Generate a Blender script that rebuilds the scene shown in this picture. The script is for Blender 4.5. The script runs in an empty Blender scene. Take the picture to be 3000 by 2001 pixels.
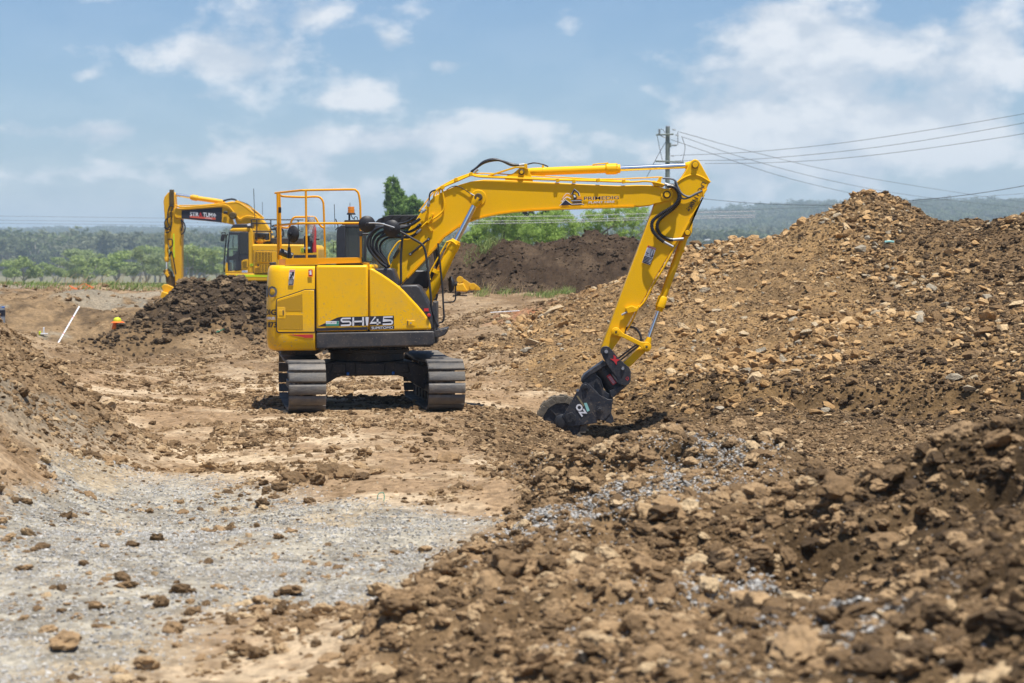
import bpy, bmesh, math, random
import numpy as np
from mathutils import Vector, Matrix, noise as mnoise

R = math.radians
sc = bpy.context.scene
col = sc.collection
random.seed(7)

# ------------------------------------------------------------------ camera
FPX, CAMH = 5833.0, 2.16            # focal length in pixels of the 3000 px wide photograph, eye height
TILT = math.atan(230.5 / FPX)
cd = bpy.data.cameras.new("camera")
cam = bpy.data.objects.new("camera", cd)
col.objects.link(cam)
cam.location = (0, 0, CAMH)
cam.rotation_euler = (math.pi / 2 - TILT, 0, 0)
cd.sensor_width = 36.0
cd.lens = FPX / 3000 * 36
cd.clip_start = 0.1
cd.clip_end = 20000
cd.dof.use_dof = True
cd.dof.focus_distance = 29.5
cd.dof.aperture_fstop = 2.8
sc.camera = cam

# ------------------------------------------------------------------ light
SUN_DIR = Vector((0.15, -0.22, 0.965)).normalized()     # towards the sun
SUN_EL = math.asin(SUN_DIR.z)
SUN_AZ = math.atan2(SUN_DIR.x, SUN_DIR.y)               # from +Y, clockwise seen from above
ld = bpy.data.lights.new("sun", 'SUN')
ld.energy = 5.0
ld.angle = R(0.55)
ld.color = (1.0, 0.95, 0.87)
sun = bpy.data.objects.new("sun", ld)
col.objects.link(sun)
sun.rotation_euler = (-SUN_DIR).to_track_quat('-Z', 'Y').to_euler()
sun.location = (0, 0, 60)

world = bpy.data.worlds.new("World")
sc.world = world
world.use_nodes = True
nt = world.node_tree
nt.nodes.clear()


def nd(tree, typ, **kw):
    n = tree.nodes.new(typ)
    for k, v in kw.items():
        if k.startswith('i_'):
            key = k[2:]
            key = int(key) if key.isdigit() else key
            n.inputs[key].default_value = v
        else:
            setattr(n, k, v)
    return n


def build_world():
    L = nt.links.new
    out = nd(nt, 'ShaderNodeOutputWorld')
    bg = nd(nt, 'ShaderNodeBackground')
    L(bg.outputs[0], out.inputs[0])
    sky = nd(nt, 'ShaderNodeTexSky', sky_type='NISHITA', sun_disc=False)
    sky.sun_elevation = SUN_EL
    sky.sun_rotation = SUN_AZ
    sky.altitude = 100
    sky.air_density = 1.0
    sky.dust_density = 0.6
    sky.ozone_density = 1.6
    bg.inputs['Strength'].default_value = 0.069
    tc = nd(nt, 'ShaderNodeTexCoord')
    g = tc.outputs['Generated']

    def math_(op, a, b=None, c=None, clamp=False):
        n = nd(nt, 'ShaderNodeMath', operation=op, use_clamp=clamp)
        for i, x in enumerate((a, b, c)):
            if x is None:
                continue
            if isinstance(x, (int, float)):
                n.inputs[i].default_value = x
            else:
                L(x, n.inputs[i])
        return n.outputs[0]

    def cloudnoise(offset):
        mp = nd(nt, 'ShaderNodeMapping')
        mp.inputs['Scale'].default_value = (1, 1, 1.75)
        mp.inputs['Location'].default_value = offset
        L(g, mp.inputs['Vector'])
        n1 = nd(nt, 'ShaderNodeTexNoise', noise_dimensions='3D')
        n1.inputs['Scale'].default_value = 19.0
        n1.inputs['Detail'].default_value = 9
        n1.inputs['Roughness'].default_value = 0.54
        n1.inputs['Lacunarity'].default_value = 2.1
        n1.inputs['Distortion'].default_value = 0.1
        L(mp.outputs[0], n1.inputs['Vector'])
        n2 = nd(nt, 'ShaderNodeTexNoise', noise_dimensions='3D')
        n2.inputs['Scale'].default_value = 4.5
        n2.inputs['Detail'].default_value = 2
        L(mp.outputs[0], n2.inputs['Vector'])
        return math_('ADD', math_('MULTIPLY', n1.outputs['Fac'], 0.72), math_('MULTIPLY', n2.outputs['Fac'], 0.28))

    # banks of cumulus: directions where cloud gathers (x right, y ahead, z up)
    def bank(px, py, rx, ry, amp):
        u0 = (px - 1500) / FPX
        w0 = (770 - py) / FPX
        sx = nd(nt, 'ShaderNodeSeparateXYZ')
        L(g, sx.inputs[0])
        ratio = math_('DIVIDE', sx.outputs['X'], math_('MAXIMUM', sx.outputs['Y'], 0.05))
        rz = math_('DIVIDE', sx.outputs['Z'], math_('MAXIMUM', sx.outputs['Y'], 0.05))
        a = math_('POWER', math_('ABSOLUTE', math_('DIVIDE', math_('SUBTRACT', ratio, u0), rx / FPX)), 2.0)
        b = math_('POWER', math_('ABSOLUTE', math_('DIVIDE', math_('SUBTRACT', rz, w0), ry / FPX)), 2.0)
        e = math_('POWER', 2.718, math_('MULTIPLY', math_('ADD', a, b), -1.0))
        return math_('MULTIPLY', e, amp)

    d0 = cloudnoise((0.37, 0.0, 0.11))
    d1 = cloudnoise((0.37 + 0.006, 0.0, 0.11 - 0.026))
    bias = 0.0
    for args in [(620, 165, 260, 75, 0.20), (2550, 170, 780, 190, 0.21), (850, 40, 330, 60, 0.17),
                 (1330, 190, 110, 40, 0.19), (1050, 290, 120, 40, 0.19), (360, 390, 150, 42, 0.17),
                 (1130, 400, 150, 40, 0.15), (2450, 470, 900, 110, 0.13), (880, 420, 150, 42, 0.14), (640, 470, 150, 30, 0.10), (1450, 370, 140, 35, 0.12),
                 (1150, 120, 70, 40, 0.17), (80, 380, 150, 50, 0.14), (240, 225, 60, 24, 0.14), (1750, 470, 900, 120, 0.07),
                 (40, 215, 80, 25, 0.12), (560, 285, 90, 25, 0.10), (430, 520, 160, 40, 0.10),
                 (250, 60, 260, 70, -0.14), (1620, 150, 260, 140, -0.16), (1700, 330, 400, 60, -0.05)]:
        t = bank(*args)
        bias = t if bias == 0.0 else math_('ADD', bias, t)
    sz = nd(nt, 'ShaderNodeSeparateXYZ')
    L(g, sz.inputs[0])
    veil = math_('MULTIPLY', math_('POWER', 2.718, math_('MULTIPLY', math_('POWER', math_('DIVIDE', math_('MAXIMUM', sz.outputs['Z'], 0.0), 0.06), 2.0), -1.0)), 0.05)
    bias = math_('ADD', bias, veil)
    den = math_('ADD', d0, bias)
    fac = nd(nt, 'ShaderNodeMapRange', interpolation_type='SMOOTHSTEP')
    fac.inputs['From Min'].default_value = 0.525
    fac.inputs['From Max'].default_value = 0.70
    L(den, fac.inputs['Value'])
    sh = nd(nt, 'ShaderNodeMapRange')
    sh.inputs['From Min'].default_value = -0.06
    sh.inputs['From Max'].default_value = 0.07
    L(math_('SUBTRACT', d0, d1), sh.inputs['Value'])
    ramp = nd(nt, 'ShaderNodeMix', data_type='RGBA')
    ramp.inputs['A'].default_value = (7.0, 7.6, 8.4, 1)
    ramp.inputs['B'].default_value = (10.0, 10.1, 10.3, 1)
    L(sh.outputs[0], ramp.inputs['Factor'])
    hs = nd(nt, 'ShaderNodeMix', data_type='RGBA', blend_type='MULTIPLY')
    hs.inputs['Factor'].default_value = 1.0
    hs.inputs['B'].default_value = SKY_TINT
    L(sky.outputs[0], hs.inputs['A'])
    mix = nd(nt, 'ShaderNodeMix', data_type='RGBA')
    hz = math_('MULTIPLY', math_('POWER', 2.718, math_('MULTIPLY', math_('DIVIDE', math_('MAXIMUM', sz.outputs['Z'], 0.0), 0.05), -1.0)), 0.78)
    L(math_('MAXIMUM', math_('MULTIPLY', fac.outputs[0], 0.88), hz), mix.inputs['Factor'])
    L(hs.outputs['Result'], mix.inputs['A'])
    L(ramp.outputs['Result'], mix.inputs['B'])
    L(mix.outputs['Result'], bg.inputs['Color'])


SKY_TINT = (0.72, 0.93, 1.16, 1)
build_world()

sc.view_settings.view_transform = 'Standard'
sc.view_settings.look = 'None'
sc.view_settings.exposure = 0.5
sc.view_settings.gamma = 1.0
sc.render.engine = 'CYCLES'
cy = sc.cycles
cy.use_denoising = True
cy.max_bounces = 8
cy.diffuse_bounces = 3
cy.glossy_bounces = 4
cy.transmission_bounces = 6
cy.transparent_max_bounces = 12
cy.volume_bounces = 0
cy.sample_clamp_indirect = 8
cy.use_adaptive_sampling = True
cy.adaptive_threshold = 0.015


# ------------------------------------------------------------------ pixel rays of the survey
def W(px, py, Y):
    """World point at distance Y ahead of the eye on the sight line of a photo pixel."""
    rx = (px - 1500.0) / FPX
    ry = -(py - 1000.5) / FPX
    dx, dy, dz = rx, math.cos(TILT) + ry * math.sin(TILT), -math.sin(TILT) + ry * math.cos(TILT)
    s = Y / dy
    return Vector((dx * s, Y, CAMH + dz * s))


def zoom(ox, oy, s):
    return lambda pts: [(ox + x / s, oy + y / s) for x, y in pts]


Z1 = zoom(750, 520, 2.1477); Z2 = zoom(1050, 450, 3.4846); Z3 = zoom(1300, 450, 2.93875)
Z4 = zoom(1500, 900, 3.92); Z5 = zoom(1750, 450, 2.85); Z6 = zoom(450, 530, 4.02)
Z8 = zoom(750, 950, 3.3586); Y1 = zoom(970, 580, 4.9); Y2 = zoom(770, 540, 6.0303)
Y3 = zoom(770, 760, 5.2267); Y5 = zoom(460, 540, 4.3538); Y6 = zoom(630, 620, 5.6); Y8 = zoom(1880, 340, 7.128)


def XZ(pts, Y):
    return [(W(x, y, Y).x, W(x, y, Y).z) for x, y in pts]


# ------------------------------------------------------------------ materials
def principled(m):
    return m.node_tree.nodes['Principled BSDF']


def mat(name, rgb, rough=0.5, metal=0.0, var=0.0, vscale=6.0, rgb2=None, bump=0.0, bscale=40.0, spec=0.5, coat=0.0,
        trans=0.0, emit=None, objrand=0.0):
    m = bpy.data.materials.new(name)
    m.use_nodes = True
    t = m.node_tree
    p = principled(m)
    p.inputs['Base Color'].default_value = (*rgb, 1)
    p.inputs['Roughness'].default_value = rough
    p.inputs['Metallic'].default_value = metal
    p.inputs['Specular IOR Level'].default_value = spec
    p.inputs['Coat Weight'].default_value = coat
    p.inputs['Coat Roughness'].default_value = 0.08
    p.inputs['Transmission Weight'].default_value = trans
    if emit:
        p.inputs['Emission Color'].default_value = (*emit[:3], 1)
        p.inputs['Emission Strength'].default_value = emit[3]
    tc = t.nodes.new('ShaderNodeTexCoord')
    csock = None
    if var > 0:
        n = t.nodes.new('ShaderNodeTexNoise')
        n.inputs['Scale'].default_value = vscale
        n.inputs['Detail'].default_value = 7
        n.inputs['Roughness'].default_value = 0.62
        t.links.new(tc.outputs['Object'], n.inputs['Vector'])
        mr = t.nodes.new('ShaderNodeMapRange')
        mr.inputs['From Min'].default_value = 0.35
        mr.inputs['From Max'].default_value = 0.7
        mr.inputs['To Max'].default_value = var
        t.links.new(n.outputs['Fac'], mr.inputs['Value'])
        mx = t.nodes.new('ShaderNodeMix')
        mx.data_type = 'RGBA'
        mx.inputs['A'].default_value = (*rgb, 1)
        c2 = rgb2 if rgb2 else tuple(c * 0.6 for c in rgb)
        mx.inputs['B'].default_value = (*c2, 1)
        t.links.new(mr.outputs[0], mx.inputs['Factor'])
        csock = mx.outputs['Result']
        t.links.new(csock, p.inputs['Base Color'])
        ra = t.nodes.new('ShaderNodeMapRange')
        ra.inputs['To Min'].default_value = max(0.02, rough - 0.06)
        ra.inputs['To Max'].default_value = min(1, rough + 0.16)
        t.links.new(n.outputs['Fac'], ra.inputs['Value'])
        t.links.new(ra.outputs[0], p.inputs['Roughness'])
    if objrand > 0:
        oi = t.nodes.new('ShaderNodeObjectInfo')
        mr = t.nodes.new('ShaderNodeMapRange')
        mr.inputs['To Min'].default_value = 1 - objrand
        mr.inputs['To Max'].default_value = 1 + objrand
        t.links.new(oi.outputs['Random'], mr.inputs['Value'])
        mm = t.nodes.new('ShaderNodeMix')
        mm.data_type = 'RGBA'
        mm.blend_type = 'MULTIPLY'
        mm.inputs['Factor'].default_value = 1
        mm.inputs['A'].default_value = (*rgb, 1)
        if csock:
            t.links.new(csock, mm.inputs['A'])
        t.links.new(mr.outputs[0], mm.inputs['B'])
        t.links.new(mm.outputs['Result'], p.inputs['Base Color'])
    if bump > 0:
        n = t.nodes.new('ShaderNodeTexNoise')
        n.inputs['Scale'].default_value = bscale
        n.inputs['Detail'].default_value = 6
        t.links.new(tc.outputs['Object'], n.inputs['Vector'])
        b = t.nodes.new('ShaderNodeBump')
        b.inputs['Strength'].default_value = bump
        b.inputs['Distance'].default_value = 0.02
        t.links.new(n.outputs['Fac'], b.inputs['Height'])
        t.links.new(b.outputs[0], p.inputs['Normal'])
    return m


YEL = (0.86, 0.475, 0.0015)
M = {}
M['yellow'] = mat('yellow_paint', YEL, 0.30, var=0.12, vscale=2.2, rgb2=(0.74, 0.42, 0.02), coat=0.2, spec=0.25, bump=0.012, bscale=5)
M['yellow_matte'] = mat('boom_yellow_paint', (0.86, 0.472, 0.002), 0.42, var=0.2, vscale=3.0, rgb2=(0.66, 0.38, 0.03), spec=0.2)
M['orange'] = mat('orange_rail_paint', (0.84, 0.36, 0.002), 0.42, spec=0.25, var=0.1, vscale=5)
M['kyellow'] = mat('worn_yellow_paint', (0.80, 0.42, 0.006), 0.45, spec=0.25, var=0.4, vscale=2.5, rgb2=(0.40, 0.25, 0.06))
M['black'] = mat('black_paint', (0.016, 0.017, 0.022), 0.45, var=0.5, vscale=9, rgb2=(0.045, 0.042, 0.042))
M['hitch'] = mat('dark_blue_black_steel', (0.013, 0.016, 0.026), 0.42, var=0.6, vscale=7, rgb2=(0.05, 0.05, 0.055), bump=0.1, bscale=30)
M['rubber'] = mat('black_rubber', (0.014, 0.014, 0.018), 0.55, bump=0.05, bscale=60)
M['hose'] = mat('hose_rubber', (0.016, 0.017, 0.022), 0.38)
M['grey'] = mat('charcoal_plastic', (0.026, 0.027, 0.034), 0.42, var=0.25, vscale=4, rgb2=(0.07, 0.065, 0.06))
M['cabgrey'] = mat('cab_charcoal_paint', (0.035, 0.038, 0.048), 0.35, var=0.3, vscale=4)
M['chrome'] = mat('chromed_rod', (0.82, 0.83, 0.86), 0.13, metal=1.0)
M['steel'] = mat('zinc_fitting', (0.38, 0.39, 0.41), 0.55, metal=0.6)
M['pin'] = mat('greasy_pin', (0.05, 0.035, 0.02), 0.5, var=0.6, vscale=25, rgb2=(0.2, 0.12, 0.01))
M['track'] = mat('dusty_track_steel', (0.082, 0.081, 0.082), 0.62, metal=0.15, var=0.9, vscale=6, rgb2=(0.19, 0.165, 0.135), bump=0.35, bscale=35, objrand=0.28)
M['trackdark'] = mat('track_chain_steel', (0.07, 0.058, 0.048), 0.7, metal=0.2, var=0.8, vscale=9, rgb2=(0.18, 0.13, 0.09), bump=0.3, bscale=30)
M['frame'] = mat('undercarriage_paint', (0.018, 0.02, 0.028), 0.55, var=0.5, vscale=6, rgb2=(0.06, 0.05, 0.042))
M['glass'] = mat('tinted_glass', (0.55, 0.66, 0.66), 0.03, trans=0.92)
M['darkglass'] = mat('dark_tinted_glass', (0.10, 0.11, 0.12), 0.04, trans=0.75)
M['white'] = mat('white_print', (0.78, 0.79, 0.82), 0.5)
M['offwhite'] = mat('grey_white_print', (0.66, 0.67, 0.72), 0.5)
M['ink'] = mat('black_print', (0.016, 0.018, 0.032), 0.5)
M['greyink'] = mat('grey_print', (0.14, 0.14, 0.15), 0.5)
M['red'] = mat('red_print', (0.55, 0.03, 0.035), 0.45)
M['redreflect'] = mat('red_reflector', (0.50, 0.02, 0.02), 0.3, coat=0.5)
M['orangeprint'] = mat('orange_print', (0.80, 0.30, 0.02), 0.5)
M['green'] = mat('green_print', (0.03, 0.24, 0.16), 0.5)
M['lime'] = mat('lime_reflective_tape', (0.62, 0.80, 0.01), 0.4)
M['teal'] = mat('teal_tape', (0.25, 0.52, 0.50), 0.6)
M['bluepaint'] = mat('blue_paint', (0.02, 0.14, 0.50), 0.5)
M['amber'] = mat('amber_lens', (0.95, 0.30, 0.004), 0.15, trans=0.35, coat=0.5)
M['bag'] = mat('clear_plastic_bag', (0.85, 0.87, 0.9), 0.22, trans=0.85, bump=0.6, bscale=22)
M['extinguisher'] = mat('red_extinguisher', (0.50, 0.05, 0.05), 0.35)
M['dirt_mark'] = mat('clay_smear', (0.20, 0.17, 0.10), 0.9)
M['pole'] = mat('weathered_pole_timber', (0.19, 0.22, 0.20), 0.85, var=0.5, vscale=3, bump=0.3, bscale=18)
M['wire'] = mat('wire', (0.06, 0.06, 0.065), 0.6)
M['wirepale'] = mat('aluminium_wire', (0.55, 0.5, 0.52), 0.5)
M['porcelain'] = mat('grey_porcelain', (0.42, 0.45, 0.47), 0.3)
M['concrete'] = mat('concrete_pipe', (0.30, 0.31, 0.33), 0.85, var=0.4, vscale=5, bump=0.2, bscale=20)
M['stave'] = mat('white_stave_paint', (0.74, 0.76, 0.80), 0.45, var=0.2, vscale=10)


def add_dust(m, z_lo, z_hi, dust=(.34, .25, .16)):
    """road dust and mud flecks, thicker on the low parts of the machine"""
    t = m.node_tree
    p = principled(m)
    src = p.inputs['Base Color'].links[0].from_socket
    tc = nd(t, 'ShaderNodeTexCoord')
    sx = nd(t, 'ShaderNodeSeparateXYZ')
    t.links.new(tc.outputs['Object'], sx.inputs[0])
    g = nd(t, 'ShaderNodeMapRange')
    g.inputs['From Min'].default_value = z_hi
    g.inputs['From Max'].default_value = z_lo
    t.links.new(sx.outputs['Z'], g.inputs['Value'])
    fl = nd(t, 'ShaderNodeTexNoise')
    fl.inputs['Scale'].default_value = 38
    fl.inputs['Detail'].default_value = 3
    t.links.new(tc.outputs['Object'], fl.inputs['Vector'])
    cl = nd(t, 'ShaderNodeTexNoise')
    cl.inputs['Scale'].default_value = 3.5
    cl.inputs['Detail'].default_value = 6
    cl.inputs['Roughness'].default_value = .7
    t.links.new(tc.outputs['Object'], cl.inputs['Vector'])
    a = nd(t, 'ShaderNodeMapRange')
    a.inputs['From Min'].default_value = .60
    a.inputs['From Max'].default_value = .70
    t.links.new(fl.outputs['Fac'], a.inputs['Value'])
    b = nd(t, 'ShaderNodeMapRange')
    b.inputs['From Min'].default_value = .48
    b.inputs['From Max'].default_value = .75
    b.inputs['To Max'].default_value = .5
    t.links.new(cl.outputs['Fac'], b.inputs['Value'])
    s = nd(t, 'ShaderNodeMath', operation='ADD', use_clamp=True)
    t.links.new(a.outputs[0], s.inputs[0])
    t.links.new(b.outputs[0], s.inputs[1])
    k = nd(t, 'ShaderNodeMath', operation='MULTIPLY', use_clamp=True)
    t.links.new(s.outputs[0], k.inputs[0])
    t.links.new(g.outputs[0], k.inputs[1])
    mx = nd(t, 'ShaderNodeMix', data_type='RGBA')
    t.links.new(k.outputs[0], mx.inputs['Factor'])
    t.links.new(src, mx.inputs['A'])
    mx.inputs['B'].default_value = (*dust, 1)
    t.links.new(mx.outputs['Result'], p.inputs['Base Color'])


add_dust(M['yellow'], 0.7, 2.3)
add_dust(M['grey'], 0.5, 2.4, (.20, .155, .11))
add_dust(M['frame'], -0.3, 1.6, (.22, .165, .11))
add_dust(M['hitch'], -1.4, 1.6, (.19, .145, .10))


# ------------------------------------------------------------------ mesh builder
class MB:
    def __init__(self):
        self.v, self.f = [], []

    def add(self, vs, fs):
        o = len(self.v)
        self.v += [Vector(p) for p in vs]
        self.f += [[i + o for i in f] for f in fs]
        return self

    def box(self, c, s, rot=None):
        c = Vector(c)
        m = rot if rot is not None else Matrix.Identity(3)
        vs = [c + m @ Vector((sx * s[0] / 2, sy * s[1] / 2, sz * s[2] / 2)) for sx in (-1, 1) for sy in (-1, 1) for sz in (-1, 1)]
        return self.add(vs, [(0, 1, 3, 2), (4, 6, 7, 5), (0, 4, 5, 1), (2, 3, 7, 6), (0, 2, 6, 4), (1, 5, 7, 3)])

    def bb(self, x0, x1, y0, y1, z0, z1):
        return self.box(((x0 + x1) / 2, (y0 + y1) / 2, (z0 + z1) / 2), (x1 - x0, y1 - y0, z1 - z0))

    def prism(self, xz, y0, y1):
        """Outline in the X-Z plane, extruded from y0 (near) to y1 (far)."""
        a = sum(xz[i - 1][0] * xz[i][1] - xz[i][0] * xz[i - 1][1] for i in range(len(xz)))
        if a < 0:
            xz = xz[::-1]
        n = len(xz)
        vs = [(x, y0, z) for x, z in xz] + [(x, y1, z) for x, z in xz]
        fs = [tuple(range(n)), tuple(range(2 * n - 1, n - 1, -1))]
        for i in range(n):
            j = (i + 1) % n
            fs.append((i, n + i, n + j, j))
        return self.add(vs, fs)

    def cyl(self, p0, p1, r0, r1=None, n=20, caps=True):
        return self.tube([p0, p1], [r0, r0 if r1 is None else r1], n, caps)

    def tube(self, path, r, n=10, caps=True):
        path = [Vector(p) for p in path]
        rs = r if isinstance(r, (list, tuple)) else [r] * len(path)
        up = Vector((0, 0, 1))
        d0 = (path[1] - path[0]).normalized()
        if abs(d0.dot(up)) > 0.95:
            up = Vector((0, 1, 0))
        rings = []
        nrm = None
        for i, p in enumerate(path):
            if i == 0:
                d = path[1] - path[0]
            elif i == len(path) - 1:
                d = path[-1] - path[-2]
            else:
                d = (path[i + 1] - p).normalized() + (p - path[i - 1]).normalized()
            d = d.normalized() if d.length > 1e-9 else d0
            if nrm is None:
                nrm = (up - d * up.dot(d)).normalized()
            else:
                nrm = (nrm - d * nrm.dot(d))
                nrm = nrm.normalized() if nrm.length > 1e-6 else (up - d * up.dot(d)).normalized()
            b = d.cross(nrm)
            rings.append([p + (nrm * math.cos(t) + b * math.sin(t)) * rs[i] for t in (2 * math.pi * k / n for k in range(n))])
        vs = [q for rg in rings for q in rg]
        fs = []
        for i in range(len(path) - 1):
            for k in range(n):
                k2 = (k + 1) % n
                fs.append((i * n + k, i * n + k2, (i + 1) * n + k2, (i + 1) * n + k))
        if caps:
            fs.append(tuple(range(n - 1, -1, -1)))
            fs.append(tuple(range((len(path) - 1) * n, len(path) * n)))
        return self.add(vs, fs)

    def lathe(self, profile, c, axis='z', n=28, squash=None):
        """profile: (radius, height) pairs; revolved about the axis through c."""
        vs, fs = [], []
        for r, h in profile:
            for k in range(n):
                t = 2 * math.pi * k / n
                if axis == 'z':
                    q = Vector((r * math.cos(t), r * math.sin(t), h))
                elif axis == 'y':
                    q = Vector((r * math.cos(t), h, r * math.sin(t)))
                else:
                    q = Vector((h, r * math.cos(t), r * math.sin(t)))
                vs.append(Vector(c) + q)
        m = len(profile)
        for i in range(m - 1):
            for k in range(n):
                k2 = (k + 1) % n
                fs.append((i * n + k, i * n + k2, (i + 1) * n + k2, (i + 1) * n + k))
        fs.append(tuple(range(n - 1, -1, -1)))
        fs.append(tuple(range((m - 1) * n, m * n)))
        return self.add(vs, fs)

    def loft(self, rings):
        n = len(rings[0])
        vs = [p for r in rings for p in r]
        fs = []
        for i in range(len(rings) - 1):
            for k in range(n):
                k2 = (k + 1) % n
                fs.append((i * n + k, i * n + k2, (i + 1) * n + k2, (i + 1) * n + k))
        fs.append(tuple(range(n - 1, -1, -1)))
        fs.append(tuple(range((len(rings) - 1) * n, len(rings) * n)))
        return self.add(vs, fs)

    def transform(self, m):
        self.v = [m @ p for p in self.v]
        return self

    def mesh(self, name, origin=(0, 0, 0), ang=38, fixn=True):
        o = Vector(origin)
        me = bpy.data.meshes.new(name)
        me.from_pydata([tuple(p - o) for p in self.v], [], self.f)
        me.validate()
        if fixn:
            bm = bmesh.new()
            bm.from_mesh(me)
            bmesh.ops.recalc_face_normals(bm, faces=bm.faces)
            bm.to_mesh(me)
            bm.free()
        if ang:
            me.polygons.foreach_set('use_smooth', [True] * len(me.polygons))
            me.set_sharp_from_angle(angle=R(ang))
        return me

    def build(self, name, m, parent=None, origin=None, bevel=0.0, seg=2, ang=38):
        if origin is None:
            origin = ORG
        me = self.mesh(name, origin, ang)
        me.materials.append(M[m] if isinstance(m, str) else m)
        o = bpy.data.objects.new(name, me)
        col.objects.link(o)
        if parent is not None:
            o.parent = parent
        else:
            o.location = origin
        if bevel > 0:
            b = o.modifiers.new('bevel', 'BEVEL')
            b.width = bevel
            b.segments = seg
            b.limit_method = 'ANGLE'
            b.angle_limit = R(40)
            b.harden_normals = False
        return o


ORG = (0, 0, 0)


def tag(o, label=None, cat=None, group=None, kind=None):
    if label:
        o['label'] = label
    if cat:
        o['category'] = cat
    if group:
        o['group'] = group
    if kind:
        o['kind'] = kind
    return o


def empty(name, loc):
    o = bpy.data.objects.new(name, None)
    o.location = loc
    o.empty_display_size = 0.3
    col.objects.link(o)
    return o


def spline(pts, n=6):
    """Catmull-Rom through points."""
    P = [Vector(p) for p in pts]
    P = [P[0] * 2 - P[1]] + P + [P[-1] * 2 - P[-2]]
    out = []
    for i in range(1, len(P) - 2):
        for k in range(n):
            t = k / n
            a, b, c, d = P[i - 1], P[i], P[i + 1], P[i + 2]
            out.append(0.5 * ((2 * b) + (c - a) * t + (2 * a - 5 * b + 4 * c - d) * t * t + (3 * b - a - 3 * c + d) * t ** 3))
    out.append(P[-2])
    return out


def circ(cx, cy, r, n=20, a0=0, a1=360):
    return [(cx + r * math.cos(R(a0 + (a1 - a0) * k / n)), cy + r * math.sin(R(a0 + (a1 - a0) * k / n))) for k in range(n + (0 if a1 - a0 == 360 else 1))]


_textcache = {}


def text_geo(s, bold=0.0):
    key = (s, bold)
    if key in _textcache:
        return _textcache[key]
    cu = bpy.data.curves.new('txt', 'FONT')
    cu.body = s
    cu.size = 1.0
    cu.offset = bold
    cu.resolution_u = 3
    ob = bpy.data.objects.new('txt', cu)
    col.objects.link(ob)
    dg = bpy.context.evaluated_depsgraph_get()
    me = bpy.data.meshes.new_from_object(ob.evaluated_get(dg))
    vs = np.array([v.co[:2] for v in me.vertices])
    fs = [list(p.vertices) for p in me.polygons]
    bpy.data.objects.remove(ob)
    bpy.data.curves.remove(cu)
    bpy.data.meshes.remove(me)
    mn, mx = vs.min(0), vs.max(0)
    vs = (vs - mn) / (mx - mn)
    _textcache[key] = (vs, fs)
    return vs, fs


def lettering(s, quad, Y, m, parent, name='lettering', bold=0.015, dy=-0.004):
    """Flat print: text fitted into a pixel parallelogram (top-left, top-right, bottom-left)."""
    vs, fs = text_geo(s, bold)
    tl, tr, bl = [Vector((*q, 0)) for q in quad]
    out = []
    for u, v in vs:
        p = tl + (tr - tl) * u + (bl - tl) * (1 - v)
        q = W(p.x, p.y, Y)
        q.y += dy
        out.append(q)
    mb = MB().add(out, fs)
    return mb.build(name, m, parent, ang=0)


def decal(pts, Y, m, parent, name='decal', dy=0.0025):
    """A thin printed sticker lying on the plane Y."""
    mb = MB().prism(XZ(pts, Y), Y - dy, Y + 0.001)
    return mb.build(name, m, parent, ang=0)


def rect(x0, y0, x1, y1):
    return [(x0, y0), (x1, y0), (x1, y1), (x0, y1)]
# ------------------------------------------------------------------ terrain: heights surveyed at points, then roughened
def hash2(ix, iy, seed):
    h = (ix.astype(np.int64) * 374761393 + iy.astype(np.int64) * 668265263 + seed * 1442695041) & 0xFFFFFFFF
    h = ((h ^ (h >> 13)) * 1274126177) & 0xFFFFFFFF
    return ((h ^ (h >> 16)) & 0xFFFFFF) / float(0xFFFFFF)


def vnoise(x, y, seed=0):
    ix, iy = np.floor(x), np.floor(y)
    fx, fy = x - ix, y - iy
    fx = fx * fx * fx * (fx * (fx * 6 - 15) + 10)
    fy = fy * fy * fy * (fy * (fy * 6 - 15) + 10)
    a, b = hash2(ix, iy, seed), hash2(ix + 1, iy, seed)
    c, d = hash2(ix, iy + 1, seed), hash2(ix + 1, iy + 1, seed)
    return (a + (b - a) * fx) * (1 - fy) + (c + (d - c) * fx) * fy


def fbm(x, y, scale, octaves=4, seed=0, gain=0.5):
    out = np.zeros_like(x)
    amp, tot = 1.0, 0.0
    for o in range(octaves):
        a = 0.6 * o + 0.3
        xr, yr = x * math.cos(a) - y * math.sin(a), x * math.sin(a) + y * math.cos(a)
        out += amp * vnoise(xr / scale + 17.3 * o, yr / scale - 9.1 * o, seed + o)
        tot += amp
        amp *= gain
        scale *= 0.5
    return out / tot


def lumps(x, y, scale, seed):
    """rounded lumps: distance to jittered cell points"""
    gx, gy = np.floor(x / scale), np.floor(y / scale)
    best = np.full(x.shape, 9.0)
    for dx in (-1, 0, 1):
        for dy in (-1, 0, 1):
            cx, cy = gx + dx, gy + dy
            px = (cx + hash2(cx, cy, seed)) * scale
            py = (cy + hash2(cx, cy, seed + 5)) * scale
            s = 0.55 + 0.75 * hash2(cx, cy, seed + 9)
            best = np.minimum(best, np.hypot(x - px, y - py) / (scale * s))
    return np.sqrt(np.clip(1 - best * best, 0, 1))


CTRL = []


def cp(*pts):
    for px, py, Y in pts:
        CTRL.append(tuple(W(px, py, Y)))


def cx_(*pts):
    CTRL.extend(pts)


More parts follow.
